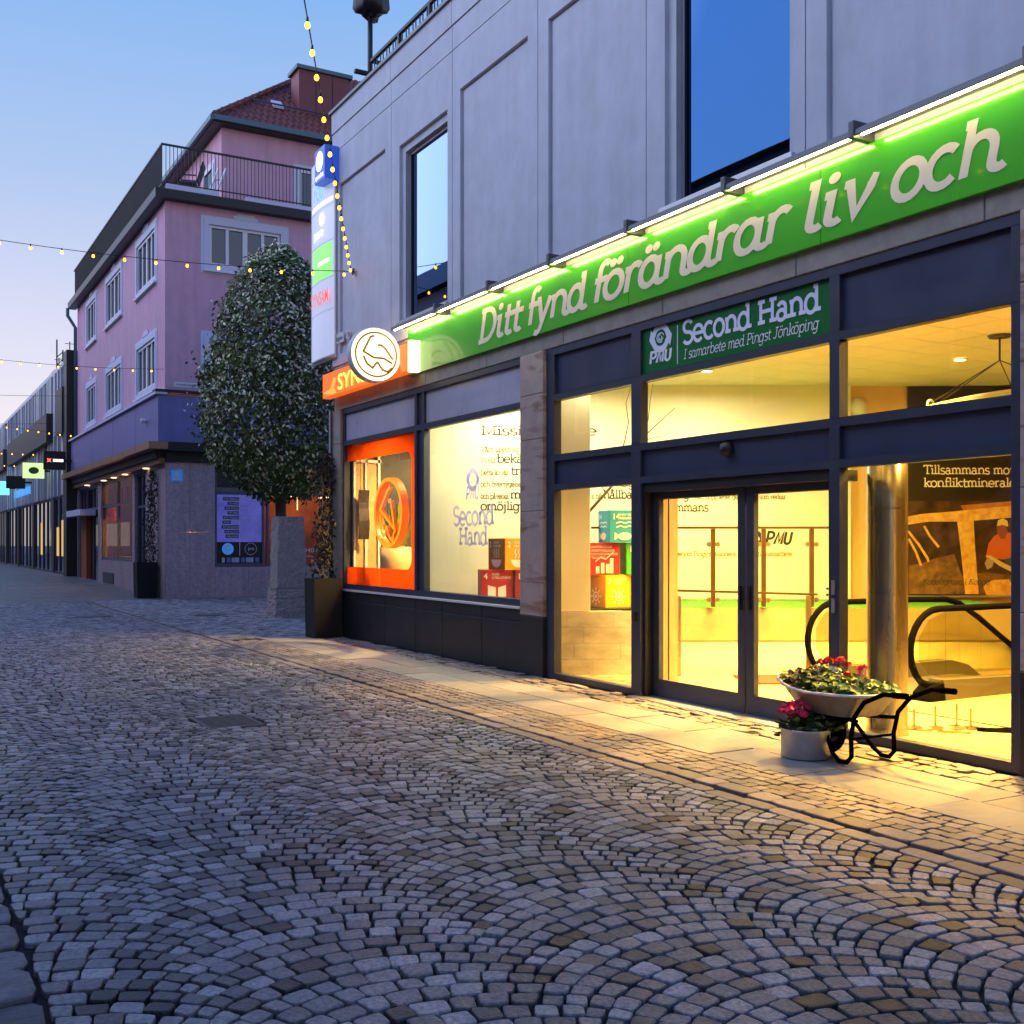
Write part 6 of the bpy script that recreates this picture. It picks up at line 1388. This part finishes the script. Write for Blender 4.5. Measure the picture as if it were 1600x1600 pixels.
while y < 105:
    a = rn.uniform(0, 1); z0 = 3.68 if a < .45 else (6.4 if a < .7 else 3.68); z1 = 9.2 if a < .75 else rn.uniform(6.2, 8.2)
    o = fp if first else fp.copy()
    if not first: COL.objects.link(o); o.parent = wb_
    first = False; o.location = (6.619 - 9, y - 75, z0 - .24); o.scale = (1, rn.choice([1.0, 1.5, 2.2]), z1 - z0); y += rn.choice([.34, .5, .62, .95])
for a, b, z0, z1 in ((48.5, 50.4, 6.2, 8.1), (53.6, 72.3, 6.2, 7.5), (74.9, 92, 6.2, 7.45)): MB().box(6.28, 6.75, a, b, z0, z1).build("oriel_box", M_orl, wb_)
MB().box(6.9, 14, 48.6, 120, .24, 3.64).build("ground_floor_core", M_blk, wb_)
M_shopg = glass("far shop glass", 1.5, (.55, .55, .56), 1.6); y = 48.7; k = 0
lit = emat("lit far shop interior", (1, .62, .22), .4); M_mirg = coated_glass("far dark glazing", .2, (.012, .012, .016))
while y < 110:
    w = 1.55 if k % 3 else 1.9
    if k % 4 == 3: MB().fbox(FN, y, y + .8, .24, 3.63, -.27, .0).build("black_pier", M_blk, wb_); y += .82
    t = MB().frame(FN, y, y + w, .26, 3.62, .05, -.12, -.04).build("shop_window", M_fr2, wb_); MB().fbox(FN, y + .05, y + w - .05, .31, 3.57, -.10, -.092).build("pane", M_mirg, t)
    if k in (1, 2, 5): MB().fbox(FN, y + .3, y + w - .3, 1.0, 2.3 + .3 * (k % 2), -.091, -.088).build("lit_display", lit, t)
    y += w + .04; k += 1
t = thing("roof_mast", "thin lattice mast and small plant box on the finned building's roof", "mast", (8, 62, 9.4)); mb = MB(); mb.tube([(7.6, 60.5, 9.4), (7.6, 60.5, 12.1)], .04, 6); mb.tube([(7.9, 60.6, 9.4), (7.9, 60.6, 11.6)], .04, 6)
for z in np.arange(9.6, 11.4, .4): mb.tube([(7.6, 60.5, z), (7.9, 60.6, z + .3)], .025, 5)
mb.build("mast_bars", M_rail, t); MB().box(7.2, 9.0, 58.2, 59.6, 9.4, 10.2).build("plant_box", M_rail, t)
for y, h, wd in ((55, .9, "middle height rod aerial nearest the lattice mast"), (53.4, .7, "shortest rod aerial, between the two others"), (51.5, 1.1, "tallest rod aerial, nearest the pink house")):
    t = thing("roof_antenna", wd + " on the finned roof", "antenna", (7, y, 9.4), group="rod aerials on the finned roof"); MB().tube([(7, y, 9.4), (7, y, 9.4 + h)], .025, 5).build("rod", M_rail, t); MB().tube([(6.8, y, 9.3 + h), (7.2, y, 9.3 + h)], .015, 5).build("crossbar", M_rail, t)
# projecting signs
def proj(y, x0, x1, z0, z1, m, name, lab, deco=None):
    t = thing(name, lab, "sign", (x1, y, z0)); MB().box(x0, x1, y, y + .18, z0, z1).build("sign_box", m, t, bevel=.015); MB().box(x1 + .001, 6.62, y + .06, y + .12, (z0 + z1) / 2 - .05, (z0 + z1) / 2 + .05).build("bracket", M_blk, t)
    F = Frame((0, y - .002, 0), (1, 0, 0), (0, -1, 0))
    if deco: deco(F, x0, x1, z0, z1, t)
def d1(F, x0, x1, z0, z1, t):
    MB().fbox(F, x0 + .35, x1 - .10, (z0 + z1) / 2 - .05, (z0 + z1) / 2 + .05, 0, .004).build("white_lettering", M_wlit, t)
    MB().poly([F.p(x0 + .2 + (.12 if k % 2 else .05) * math.cos(k * math.pi / 4), (z0 + z1) / 2 + (.12 if k % 2 else .05) * math.sin(k * math.pi / 4), .004) for k in range(8)]).build("red_star", emat("lit red star", (1, .15, .1), 1.0), t, recalc=False)
proj(47.3, 5.45, 6.28, 4.55, 5.3, M_blk, "projecting_sign", "black projecting sign with red star and white lettering nearest the pink house", d1)
def d2(F, x0, x1, z0, z1, t): MB().disc(F, (x0 + x1) / 2, (z0 + z1) / 2, .004, .22, .16, 20).build("green_emblem", mat("dark green print", (.08, .22, .03), .5), t, recalc=False)
proj(54, 5.35, 6.25, 4.55, 5.25, mat("lime yellow lit sign", (.45, .58, .2), .4, emit=(.62, .85, .35), estr=.6), "projecting_sign", "pale lime glowing projecting sign down the street", d2)
proj(61.5, 5.3, 6.2, 4.4, 5.05, M_blk, "projecting_sign", "plain black projecting sign beyond the lime one")
proj(70, 4.9, 6.2, 4.4, 5.2, emat("lit cyan sign", (.12, .62, .95), 1.3), "projecting_sign", "glowing cyan projecting sign farthest down the street")
MB().box(6.50, 6.60, 62.5, 70.5, 4.2, 4.6).build("blue_light_band", emat("blue light band", (.05, .3, .9), .7), wb_)

# ================================================================ HOUSES ON THE OTHER SIDE (seen only as reflections and as shade)
M_opp = mat("pale plaster", (0.42, 0.38, 0.34), .8, var=.08, vscale=1); M_oroof = mat("dark green sheet roof", (.05, .07, .07), .6)
for y0, y1, h, ridge, lab in ((-14, 17.5, 10.6, 13.4, "long pale plaster house opposite the shop with dark sheet roof"), (17.8, 36, 10.9, 13.0, "pale plaster house opposite the alley with dark sheet roof"), (36.3, 62, 11.3, 15.0, "tall gabled pale house opposite the pink house"), (62.3, 98, 9.8, 12.5, "long low pale house opposite the finned building"), (98.3, 150, 11.8, 14.6, "farthest pale house closing the street opposite the finned building")):
    t = thing("opposite_house", lab, "building", (-8, (y0 + y1) / 2, 0)); F = Frame((-4.6, 0, 0), (0, 1, 0), (1, 0, 0)); hs = []
    y = y0 + 1.2
    while y < y1 - 2:
        hs += [(y, y + 1.25, 4.9, 6.7), (y, y + 1.25, 7.9, 9.7)]; y += 2.6
    mb = MB(); mb.grid_wall(F, y0, y1, -.2, h, hs, .15); mb.quad((-4.6, y0, -.2), (-14, y0, -.2), (-14, y0, h), (-4.6, y0, h)); mb.quad((-4.6, y1, -.2), (-14, y1, -.2), (-14, y1, h), (-4.6, y1, h)); mb.quad((-14, y0, -.2), (-14, y1, -.2), (-14, y1, h), (-14, y0, h)); mb.build("wall", M_opp, t, recalc=False)
    mb = MB(); mb.poly([(-4.2, y0, h), (-4.2, y1, h), (-9.3, y1, ridge), (-9.3, y0, ridge)]); mb.poly([(-14.4, y0, h), (-14.4, y1, h), (-9.3, y1, ridge), (-9.3, y0, ridge)]); mb.poly([(-4.2, y0, h), (-9.3, y0, ridge), (-14.4, y0, h)]); mb.poly([(-4.2, y1, h), (-9.3, y1, ridge), (-14.4, y1, h)]); mb.build("roof", M_oroof, t, recalc=False)
    for a in hs:
        w = MB().frame(F, *a, .08, -.14, -.06).build("window", M_wwin, t); MB().fbox(F, a[0] + .08, a[1] - .08, a[2] + .08, a[3] - .08, -.13, -.12).build("pane", M_pane, w)
    MB().fbox(F, y0 + .4, y1 - .4, .5, 3.4, 0, .03).build("shop_glazing", M_dglass, t)
# ================================================================ TREE, PLANTERS, STONE
M_leafd = mat("dark green leaf", (0.070, 0.105, 0.012), .6, var=.5, vscale=3, tint=.5); M_leafl = mat("pale tree leaf", (0.78, 0.74, 0.46), .6, var=.2, vscale=6, tint=.4); M_bark = mat("grey brown bark", (.09, .07, .055), .85, var=.3, vscale=12, bump=.6, bscale=30)
tx, ty = 7.85, 24.3
tree = thing("round_crowned_tree", "dense dark leaved tree with scattered pale leaves behind the stone monolith in the alley", "tree", (tx, ty, 0))
mb = MB(); mb.tube([(tx, ty, -.02), (tx + .02, ty, 1.2), (tx - .02, ty + .03, 2.6), (tx, ty, 4.2), (tx, ty, 6.6)], [.17, .13, .12, .09, .03], 10)
rt = np.random.default_rng(17)
for k in range(26):
    z = rt.uniform(2.5, 6.6); a = rt.uniform(0, 6.28); r = 1.6 * math.sin(math.pi * np.clip((z - 1.9) / 6.8, 0, 1)) ; p0 = Vector((tx, ty, z)); p2 = p0 + Vector((math.cos(a) * r, math.sin(a) * r, .7 + rt.uniform(0, .5))); mb.tube([p0, (p0 + p2) / 2 + Vector((0, 0, -.08)), p2], [.045, .028, .008], 5)
mb.build("trunk", M_bark, tree, smooth=True)
def env(z): return float(np.interp(z, [2.6, 3.0, 3.5, 4.4, 5.4, 6.2, 7.0, 7.6, 8.05, 8.4], [.5, 1.15, 1.6, 1.85, 1.86, 1.7, 1.38, 1.06, .74, .2]))
NL = 21000; V = []; Fq = []; mi = []; tint = []
def leaf(p, n, up, L, W):
    n = n.normalized(); a = up - n * up.dot(n); a = a.normalized() if a.length > 1e-3 else n.orthogonal().normalized(); b = n.cross(a); i = len(V)
    for q in (p, p + a * L * .45 + b * W * .5, p + a * L - n * L * .12, p + a * L * .45 - b * W * .5): V.append(tuple(q))
    Fq.append((i, i + 1, i + 2, i + 3))
lump = [(rt.uniform(0, 6.28), rt.uniform(3, 8), rt.uniform(.4, .95), rt.uniform(-.24, .22)) for _ in range(34)]
for k in range(NL):
    z = 2.6 + 5.8 * rt.beta(1.15, 1.25); a = rt.uniform(0, 6.283); r0 = env(z)
    for la, lz, ls, lh in lump:
        da = math.atan2(math.sin(a - la), math.cos(a - la)) * r0; q = (da * da + (z - lz) ** 2) / (ls * ls)
        if q < 1: r0 += lh * (1 - q)
    s = 1 - abs(rt.normal(0, .11)) if rt.uniform() < .8 else rt.uniform(.35, .95)
    if rt.uniform() < .03: s = 1.0 + rt.uniform(0, .16)
    r = r0 * s; p = Vector((tx + r * math.cos(a), ty + r * math.sin(a), z + rt.normal(0, .05)))
    if p.z < 2.55 + .15 * math.sin(a * 3): continue
    out = Vector((math.cos(a), math.sin(a), (z - 5.2) * .25)); nrm = out + Vector((rt.normal(0, .55), rt.normal(0, .55), rt.normal(.25, .5)))
    pale = rt.uniform() < (.36 if s > .88 else .10); up = Vector((rt.normal(0, .5), rt.normal(0, .5), .55 if pale else -.3))  # pale leaves sit mostly on the outer shell of the crown
    L = rt.uniform(.075, .14) * (.95 if pale else 1.15); leaf(p, nrm, up, L, L * (.52 if pale else .55)); mi.append(1 if pale else 0); tint.append(rt.uniform(0, 1))
def leafmesh(name, V, Fq, mi, tint, mats, parent):
    me = bpy.data.meshes.new(name); M = wm(parent).inverted(); me.from_pydata([tuple(M @ Vector(v)) for v in V], [], Fq)
    for m in mats: me.materials.append(m)
    me.polygons.foreach_set("material_index", mi); at = me.attributes.new("tint", 'FLOAT', 'FACE'); at.data.foreach_set("value", np.array(tint, np.float32)); o = bpy.data.objects.new(name, me); COL.objects.link(o); o.parent = parent; return o
leafmesh("crown", V, Fq, mi, tint, [M_leafd, M_leafl], tree)
# stone monolith
st = thing("stone_monolith", "tall squared rough granite monolith on a block base beside the alley", "monolith", (7.45, 22.75, 0))
M_mono = mat("rough grey brown granite", (.42, .345, .31), .75, var=.3, vscale=22, bump=.7, bscale=50)
def rough_block(P0, P1, z0, z1, name, jit, seed):
    b = bmesh.new(); r = np.random.default_rng(seed); nx = 6; nz = 14
    me = bpy.data.meshes.new(name); (x0, x1, y0, y1), (X0, X1, Y0, Y1) = P0, P1; rings = []
    for k in range(nz + 1):
        f = k / nz; q = [(x0 + (X0 - x0) * f, y0 + (Y0 - y0) * f), (x1 + (X1 - x1) * f, y0 + (Y0 - y0) * f), (x1 + (X1 - x1) * f, y1 + (Y1 - y1) * f), (x0 + (X0 - x0) * f, y1 + (Y1 - y1) * f)]; ring = []
        for e in range(4):
            a, c = q[e], q[(e + 1) % 4]
            for s in range(nx):
                g = s / nx; px, py = a[0] + (c[0] - a[0]) * g, a[1] + (c[1] - a[1]) * g; ring.append(b.verts.new((px + r.normal(0, jit), py + r.normal(0, jit), z0 + (z1 - z0) * f + (r.normal(0, jit) if 0 < k < nz else 0))))
        rings.append(ring)
    n = len(rings[0])
    for k in range(nz):
        for s in range(n): b.faces.new((rings[k][s], rings[k][(s + 1) % n], rings[k + 1][(s + 1) % n], rings[k + 1][s]))
    b.faces.new(rings[-1]); b.faces.new(list(reversed(rings[0]))); bmesh.ops.recalc_face_normals(b, faces=b.faces); b.transform(wm(st).inverted()); b.to_mesh(me); b.free(); me.materials.append(M_mono); o = bpy.data.objects.new(name, me); COL.objects.link(o); o.parent = st
rough_block((7.12, 7.86, 22.45, 23.05), (7.13, 7.85, 22.46, 23.04), -.02, .62, "base_block", .006, 2); rough_block((7.16, 7.82, 22.47, 23.0), (7.20, 7.76, 22.5, 22.96), .63, 2.16, "shaft", .007, 4)
# tall black planters with climbing plants at both corners
def climber(root, x, y, z0, z1, r, n, seed, name, dark=True, lean=(0, 0)):
    rg = np.random.default_rng(seed); V.clear(); Fq.clear(); mi_ = []; ti = []
    mb = MB()
    for k in range(7):
        pts = [(x + rg.normal(0, r * .3), y + rg.normal(0, r * .3), z0)]
        for q in range(1, 8): f = q / 7; pts.append((x + lean[0] * f + rg.normal(0, r * .4), y + lean[1] * f + rg.normal(0, r * .4), z0 + (z1 - z0) * f * rg.uniform(.9, 1.0)))
        mb.tube(pts, .010, 5)
    mb.build("stem", M_bark, root)
    for k in range(n):
        f = rg.uniform(0, 1); a = rg.uniform(0, 6.28); rr_ = r * (1 - .45 * f) * rg.uniform(.2, 1.1) * (1 + .3 * math.sin(f * 17))
        p = Vector((x + lean[0] * f + rr_ * math.cos(a), y + lean[1] * f + rr_ * math.sin(a), z0 + (z1 - z0) * f)); leaf(p, Vector((rg.normal(), rg.normal(), rg.normal(.4))), Vector((rg.normal(0, .5), rg.normal(0, .5), -.5)), rg.uniform(.05, .10), rg.uniform(.03, .06)); mi_.append(int(rg.uniform() < .2)); ti.append(rg.uniform())
    leafmesh("foliage", V, Fq, mi_, ti, [mat("dark creeper leaf", (.018, .022, .010), .7, var=.4, vscale=9, tint=.5), mat("brown creeper leaf", (.05, .032, .016), .7, tint=.4)], root)
def planter(cx, cy, w, h, rz, name, lab, clab, z0=0.0):
    t = thing(name, lab, "planter", (cx, cy, z0), rz); M = Matrix.Translation((cx, cy, z0)) @ Matrix.Rotation(rz, 4, 'Z'); a, b = w / 2 * .93, w / 2; mb = MB(); P = [M @ Vector(p) for p in ((-a, -a, 0), (a, -a, 0), (a, a, 0), (-a, a, 0), (-b, -b, h), (b, -b, h), (b, b, h), (-b, b, h))]
    i = b - .035; Q = [M @ Vector(p) for p in ((-i, -i, h), (i, -i, h), (i, i, h), (-i, i, h), (-i, -i, h - .08), (i, -i, h - .08), (i, i, h - .08), (-i, i, h - .08))]
    for k in range(4): j = (k + 1) % 4; mb.quad(P[k], P[j], P[4 + j], P[4 + k]); mb.quad(P[4 + k], P[4 + j], Q[j], Q[k]); mb.quad(Q[k], Q[j], Q[4 + j], Q[4 + k])
    mb.build("planter_body", mat("charcoal planter", (.005, .005, .006), .7), t); MB().quad(*Q[4:]).build("potting_soil", M_soil, t, recalc=False)
planter(6.42, 17.62, .50, 1.0, R(0), "tall_planter", "tall charcoal square planter at the shop corner under the orange sign", "")
t = thing("climbing_plant", "dark thin climbing plant growing up the shop corner from the tall planter", "plant", (6.42, 17.62, .92)); climber(t, 6.45, 17.75, .93, 3.15, .21, 900, 5, "c", lean=(.14, .18))
planter(6.40, 32.2, .58, 1.0, R(0), "tall_planter", "tall charcoal planter at the granite corner of the pink house", "", gz(32.2))
t = thing("climbing_plant", "dark twining plant climbing the granite corner of the pink house", "plant", (6.5, 32.2, .95)); climber(t, 6.52, 32.2, .95, 3.7, .24, 900, 9, "c", lean=(.08, .05))

# ================================================================ FLOWER POT AND WHEELBARROW
M_alp = mat("dull aluminium", (.62, .61, .60), .42, metal=.75, var=.12, vscale=8, bump=.05, bscale=30)
M_geran = mat("magenta red petal", (.80, .02, .12), .5, tint=.35); M_red2 = mat("scarlet petal", (.70, .02, .025), .5, tint=.35); M_gleaf = mat("fresh green leaf", (.17, .27, .05), .5, tint=.55, var=.3, vscale=12); M_bleaf = mat("bronze leaf", (.11, .05, .02), .5, tint=.4); M_wpet = mat("white petal", (.7, .68, .62), .5)
def disc_leaf(V, F, p, n, r, k=6, cup=.25, rg=None):
    n = n.normalized(); a = n.orthogonal().normalized(); b = n.cross(a); i = len(V); V.append(tuple(p - n * r * cup))
    for q in range(k): t = 2 * math.pi * q / k; rr_ = r * (1 if rg is None else rg.uniform(.78, 1.1)); V.append(tuple(p + (a * math.cos(t) + b * math.sin(t)) * rr_))
    for q in range(k): F.append((i, i + 1 + q, i + 1 + (q + 1) % k))
    return k
def flowers(root, pts_leaf, pts_pet, mats, seed):
    """pts_leaf: (p, normal, r, mat) rounds of leaf; pts_pet: (centre, radius, n, mat) flower heads"""
    rg = np.random.default_rng(seed); V, F, m, t = [], [], [], []
    for p, n, r, mm in pts_leaf: k = disc_leaf(V, F, p, n, r, 7, .22, rg); m += [mm] * k; t += [rg.uniform()] * k
    o1 = leafmesh("foliage", V, F, m, t, mats, root)
    for c, R0, n, mm in pts_pet:
        V, F, m, t = [], [], [], []
        for q in range(n):
            d = Vector(rg.normal(0, 1, 3)); d.z = abs(d.z) * .8 - .1; d.normalize(); k = disc_leaf(V, F, Vector(c) + d * R0 * rg.uniform(.75, 1.05), d + Vector(rg.normal(0, .35, 3)), rg.uniform(.011, .017), 5, .15, rg); m += [mm] * k; t += [rg.uniform()] * k
        leafmesh("flower_head", V, F, m, t, mats, root)
LM = [M_gleaf, M_bleaf, M_geran, M_red2, M_wpet, mat("deep green leaf", (.045, .085, .025), .5, tint=.5)]
pc = Vector((5.95, 5.96, 0))
t = thing("cooking_pot", "dented aluminium cooking pot used as a planter beside the wheelbarrow", "pot", pc)
MB().lathe(pc, [(0, .002), (.168, .002), (.178, .012), (.18, .205), (.187, .212), (.183, .22), (.174, .218), (.172, .17), (0, .17)], 40).build("pot_body", M_alp, t, smooth=True)
for a in (R(-58), R(122)):
    d = Vector((math.cos(a), math.sin(a), 0)); s = Vector((-d.y, d.x, 0)); c = pc + d * .18 + Vector((0, 0, .155)); MB().tube([c - s * .055, c - s * .05 + d * .035, c + s * .05 + d * .035, c + s * .055], .010, 8).build("handle", mat("dark pot handle", (.04, .035, .03), .5, metal=.5), t, smooth=True)
MB().lathe(pc, [(.17, .172), (0, .178)], 24).build("potting_soil", M_soil, t, recalc=False)
t = thing("geranium", "magenta geranium with rounded leaves growing in the aluminium pot", "plant", pc + Vector((0, 0, .17)))
rg = np.random.default_rng(31); pl = []
for k in range(230):
    a = rg.uniform(0, 6.28); r = rg.uniform(0, .235); z = .22 + rg.uniform(0, .14) * (1 - r / .3); pl.append((pc + Vector((r * math.cos(a) + .02, r * math.sin(a) - .02, z)), Vector((rg.normal(0, .5), rg.normal(0, .5), 1)), rg.uniform(.018, .034), 5 if rg.uniform() < .75 else 0))
heads = []
for k in range(13):
    a = rg.uniform(0, 6.28); r = rg.uniform(.0, .15); heads.append((pc + Vector((-.09 + r * math.cos(a) * .9, .05 + r * math.sin(a), .36 + rg.uniform(-.05, .035))), rg.uniform(.034, .05), 46, 2))
flowers(t, pl, heads, LM, 32)
mb = MB()
for h in heads: mb.tube([pc + Vector((0, 0, .18)), (Vector(h[0]) + pc) / 2 + Vector((0, 0, .1)), h[0]], .004, 4)
mb.build("stem", M_gleaf, t)
# wheelbarrow, parallel to the shop front, wheel towards the far end
wx = 6.19
wbw = thing("wheelbarrow", "old galvanised wheelbarrow with black tube frame used as a flower bed", "wheelbarrow", (wx, 5.8, 0))
M_tray = mat("galvanised tray", (.42, .40, .37), .45, metal=.6, col2=(.30, .24, .19), vscale=6, bump=.08, bscale=40)
TY0, TY1 = 5.42, 6.38
def tray_pt(f, a, lev):      # f: 0..1 along the rim loop
    t = 2 * math.pi * f; c, s = math.cos(t), math.sin(t); e = .62
    x = math.copysign(abs(c) ** e, c); y = math.copysign(abs(s) ** e, s)
    yy = (TY0 + TY1) / 2 + y * (TY1 - TY0) / 2 * (1 if y < 0 else 1); w = .305 - .09 * max(0, y) ** 2
    zr = .495 + .075 * max(0, y) ** 1.5 + .015 * max(0, -y)
    if lev == 0: return Vector((wx + x * w, yy, zr))
    k = (.98, .82, .70)[lev - 1] if lev <= 3 else 0
    yc = 5.80; yb = yc + (yy - yc) * (.97, .74, .60)[lev - 1]; return Vector((wx + x * w * k, yb, (zr - .012, .40, .335)[lev - 1]))
NRIM = 44; mb = MB()
for lev in range(3):
    for k in range(NRIM): mb.quad(tray_pt(k / NRIM, 0, lev), tray_pt((k + 1) / NRIM, 0, lev), tray_pt((k + 1) / NRIM, 0, lev + 1), tray_pt(k / NRIM, 0, lev + 1))
mb.poly([tray_pt(k / NRIM, 0, 3) for k in range(NRIM)]); tr_ = mb.build("tray", M_tray, wbw, smooth=True)
MB().tube([tray_pt(k / NRIM, 0, 0) for k in range(NRIM)], .011, 8, closed=True).build("rim", M_white, tr_, smooth=True)
MB().poly([tray_pt(k / NRIM, 0, 1) * .5 + tray_pt(k / NRIM, 0, 2) * .5 for k in range(NRIM)]).build("potting_soil", M_soil, wbw, recalc=False)
for s, nm in ((-1, "near"), (1, "far")):
    x = wx + s * .22
    leg = [(wx + s * .245, 5.03, .565), (wx + s * .243, 5.22, .555), (wx + s * .235, 5.40, .475), (wx + s * .225, 5.50, .36), (wx + s * .22, 5.535, .20), (wx + s * .22, 5.53, .07), (wx + s * .22, 5.575, .022), (wx + s * .22, 5.65, .022), (wx + s * .21, 5.72, .07), (wx + s * .16, 5.86, .25), (wx + s * .10, 6.02, .33)]
    MB().tube(leg, .0165, 10).build("frame_tube", M_rub, wbw, smooth=True)
    MB().tube([(wx + s * .245, 5.02, .565), (wx + s * .245, 5.14, .56)], .022, 10).build("grip", M_rub, wbw, smooth=True)
    MB().tube([(wx + s * .20, 5.50, .325), (wx + s * .10, 5.75, .31), (wx + s * .06, 5.99, .192)], .014, 8).build("fork", M_rub, wbw, smooth=True)
MB().tube([(wx - .22, 5.55, .19), (wx + .22, 5.55, .19)], .010, 6).build("cross_brace", M_rub, wbw)
ayx = Matrix.Rotation(R(90), 3, 'Y')
wh = MB().lathe((wx - .045, 5.99, .192), [(.10, 0.0), (.165, .005), (.188, .025), (.192, .045), (.188, .065), (.165, .085), (.10, .09), (.10, 0.0)], 30, ayx).build("wheel", M_rub, wbw, smooth=True); MB().lathe((wx - .03, 5.99, .192), [(0, 0), (.10, .01), (.10, .05), (0, .06)], 24, ayx).build("wheel_rim", M_alp, wh)
t = thing("wheelbarrow_flowers", "mixed green and bronze leaved bedding plants with scarlet flowers filling the wheelbarrow", "plant", (wx, 5.9, .45))
rg = np.random.default_rng(41); pl = []; heads = []
for k in range(900):
    f = rg.uniform(0, 1); r = math.sqrt(rg.uniform(0, 1)) * .97; c = tray_pt(f, 0, 0); m_ = Vector((wx, 5.9, .47)); p = m_ + (c - m_) * r; g_ = (p.y - TY0) / (TY1 - TY0)
    hgt = .05 + .13 * math.exp(-((g_ - .72) / .26) ** 2) * (1 - r * .55) + .04; p.z = max(c.z - .01 if r > .9 else .44, .47 + rg.uniform(-.02, 1) * hgt)
    bronze = g_ > .62 and rg.uniform() < .35; pl.append((p, Vector((rg.normal(0, .6), rg.normal(0, .6), 1)), rg.uniform(.016, .034), 1 if bronze else (5 if rg.uniform() < .25 else 0)))
for (dx, y, z, r, mm) in ((-.03, 5.93, .70, .042, 3), (.06, 5.90, .70, .036, 3), (-.06, 5.98, .69, .034, 3), (.12, 5.74, .655, .036, 3), (.07, 5.70, .625, .03, 3), (-.05, 5.73, .63, .022, 3), (-.10, 5.80, .655, .018, 4), (-.16, 6.12, .60, .02, 4), (.10, 5.86, .68, .022, 3)): heads.append((Vector((wx + dx, y, z)), r, 40, mm))
flowers(t, pl, heads, LM, 42)
t = thing("plant_label", "long pale plant label stick leaning in the wheelbarrow flowers", "label", (wx, 5.62, .5)); MB().hexa([(wx - .06, 5.68, .49), (wx - .045, 5.68, .49), (wx - .045, 5.683, .49), (wx - .06, 5.683, .49), (wx - .07, 5.555, .69), (wx - .045, 5.555, .69), (wx - .045, 5.558, .69), (wx - .07, 5.558, .69)]).build("stick", M_white, t)

# ================================================================ STRING LIGHTS
M_bulb = emat("lit warm bulb", (1.0, 0.32, 0.02), 5.0); M_cab = mat("black cable", (.008, .008, .008), .6)
bulb_me = sock_me = None
def string(a, b, sag, n, lab, first_off=.5, bulbs=True, skip=0, size=0.62):
    global bulb_me, sock_me
    a, b = Vector(a), Vector(b); t = thing("string_lights" if bulbs else "span_wire", lab, "string lights" if bulbs else "wire", a)
    def P(f): return a + (b - a) * f - Vector((0, 0, sag * 4 * f * (1 - f)))
    MB().tube([P(k / 40) for k in range(41)], .006 if bulbs else .008, 5).build("cable", M_cab, t, smooth=True)
    if not bulbs: return t
    if bulb_me is None:
        o = MB().lathe((0, 0, 0), [(.0, -.135), (.018, -.132), (.032, -.115), (.036, -.095), (.030, -.070), (.016, -.048), (.0, -.046)], 12).build("bulb", M_bulb, None, smooth=True); bulb_me = o.data; bpy.data.objects.remove(o)
        o = MB().lathe((0, 0, 0), [(.0, .02), (.014, .018), (.016, -.02), (.020, -.03), (.019, -.050), (0, -.050)], 10).build("socket", M_cab, None, smooth=True); sock_me = o.data; bpy.data.objects.remove(o)
    Ln = (b - a).length
    for k in range(n):
        f = (first_off + k * .53) / Ln
        if f > 1: break
        o = bpy.data.objects.new("socket", sock_me); COL.objects.link(o); o.parent = t; o.location = P(f) - a; o.scale = (size,) * 3
        q = bpy.data.objects.new("bulb", bulb_me); COL.objects.link(q); q.parent = o
    return t
A0 = (6.70, 17.05, 6.12)
t = thing("wall_hook", "small black cable hook on the grey shop wall where two light strings meet", "hook", A0); MB().tube([(6.76, 17.05, 6.12), (6.68, 17.05, 6.12), (6.68, 17.05, 6.16)], .012, 6).build("hook_arm", M_cab, t); MB().bbox(FS, 17.0, 17.1, 6.07, 6.17, .06, .07, .003).build("hook_plate", M_cab, t)
string(A0, (-4.55, 23.54, 8.29), .458, 30, "string of warm bulbs crossing from the grey shop wall past the tree crown", .12)
string(A0, (-4.55, -8.7, 5.58), .10, 40, "steep string of warm bulbs rising overhead from the grey shop wall", .35)
string((6.70, 31.2, 6.45), (-4.55, 37.7, 8.5), .5, 30, "string of warm bulbs hung from the near corner of the pink house", .35)
string((6.50, 46.4, 5.9), (-4.55, 58, 9.4), .4, 30, "string of warm bulbs hung from the far end of the pink house", .2)
string((6.28, 57.0, 5.9), (-4.55, 64, 7.6), .35, 26, "string of warm bulbs in front of the long dark oriel box", .2)
string((6.28, 66.0, 5.9), (-4.55, 71, 7.4), .35, 26, "string of warm bulbs at the far end of the long dark oriel box", .2)
string((6.28, 78.0, 5.9), (-4.55, 82, 7.2), .35, 26, "farthest string of warm bulbs low over the street end", .2)
string((6.60, 47.4, 7.6), (-4.55, 52, 8.4), .3, 0, "plain black span wire crossing from the far end of the pink house", bulbs=False)
string((6.40, 52.0, 6.9), (-4.55, 57, 7.6), .3, 0, "plain black span wire in front of the white fins", bulbs=False)
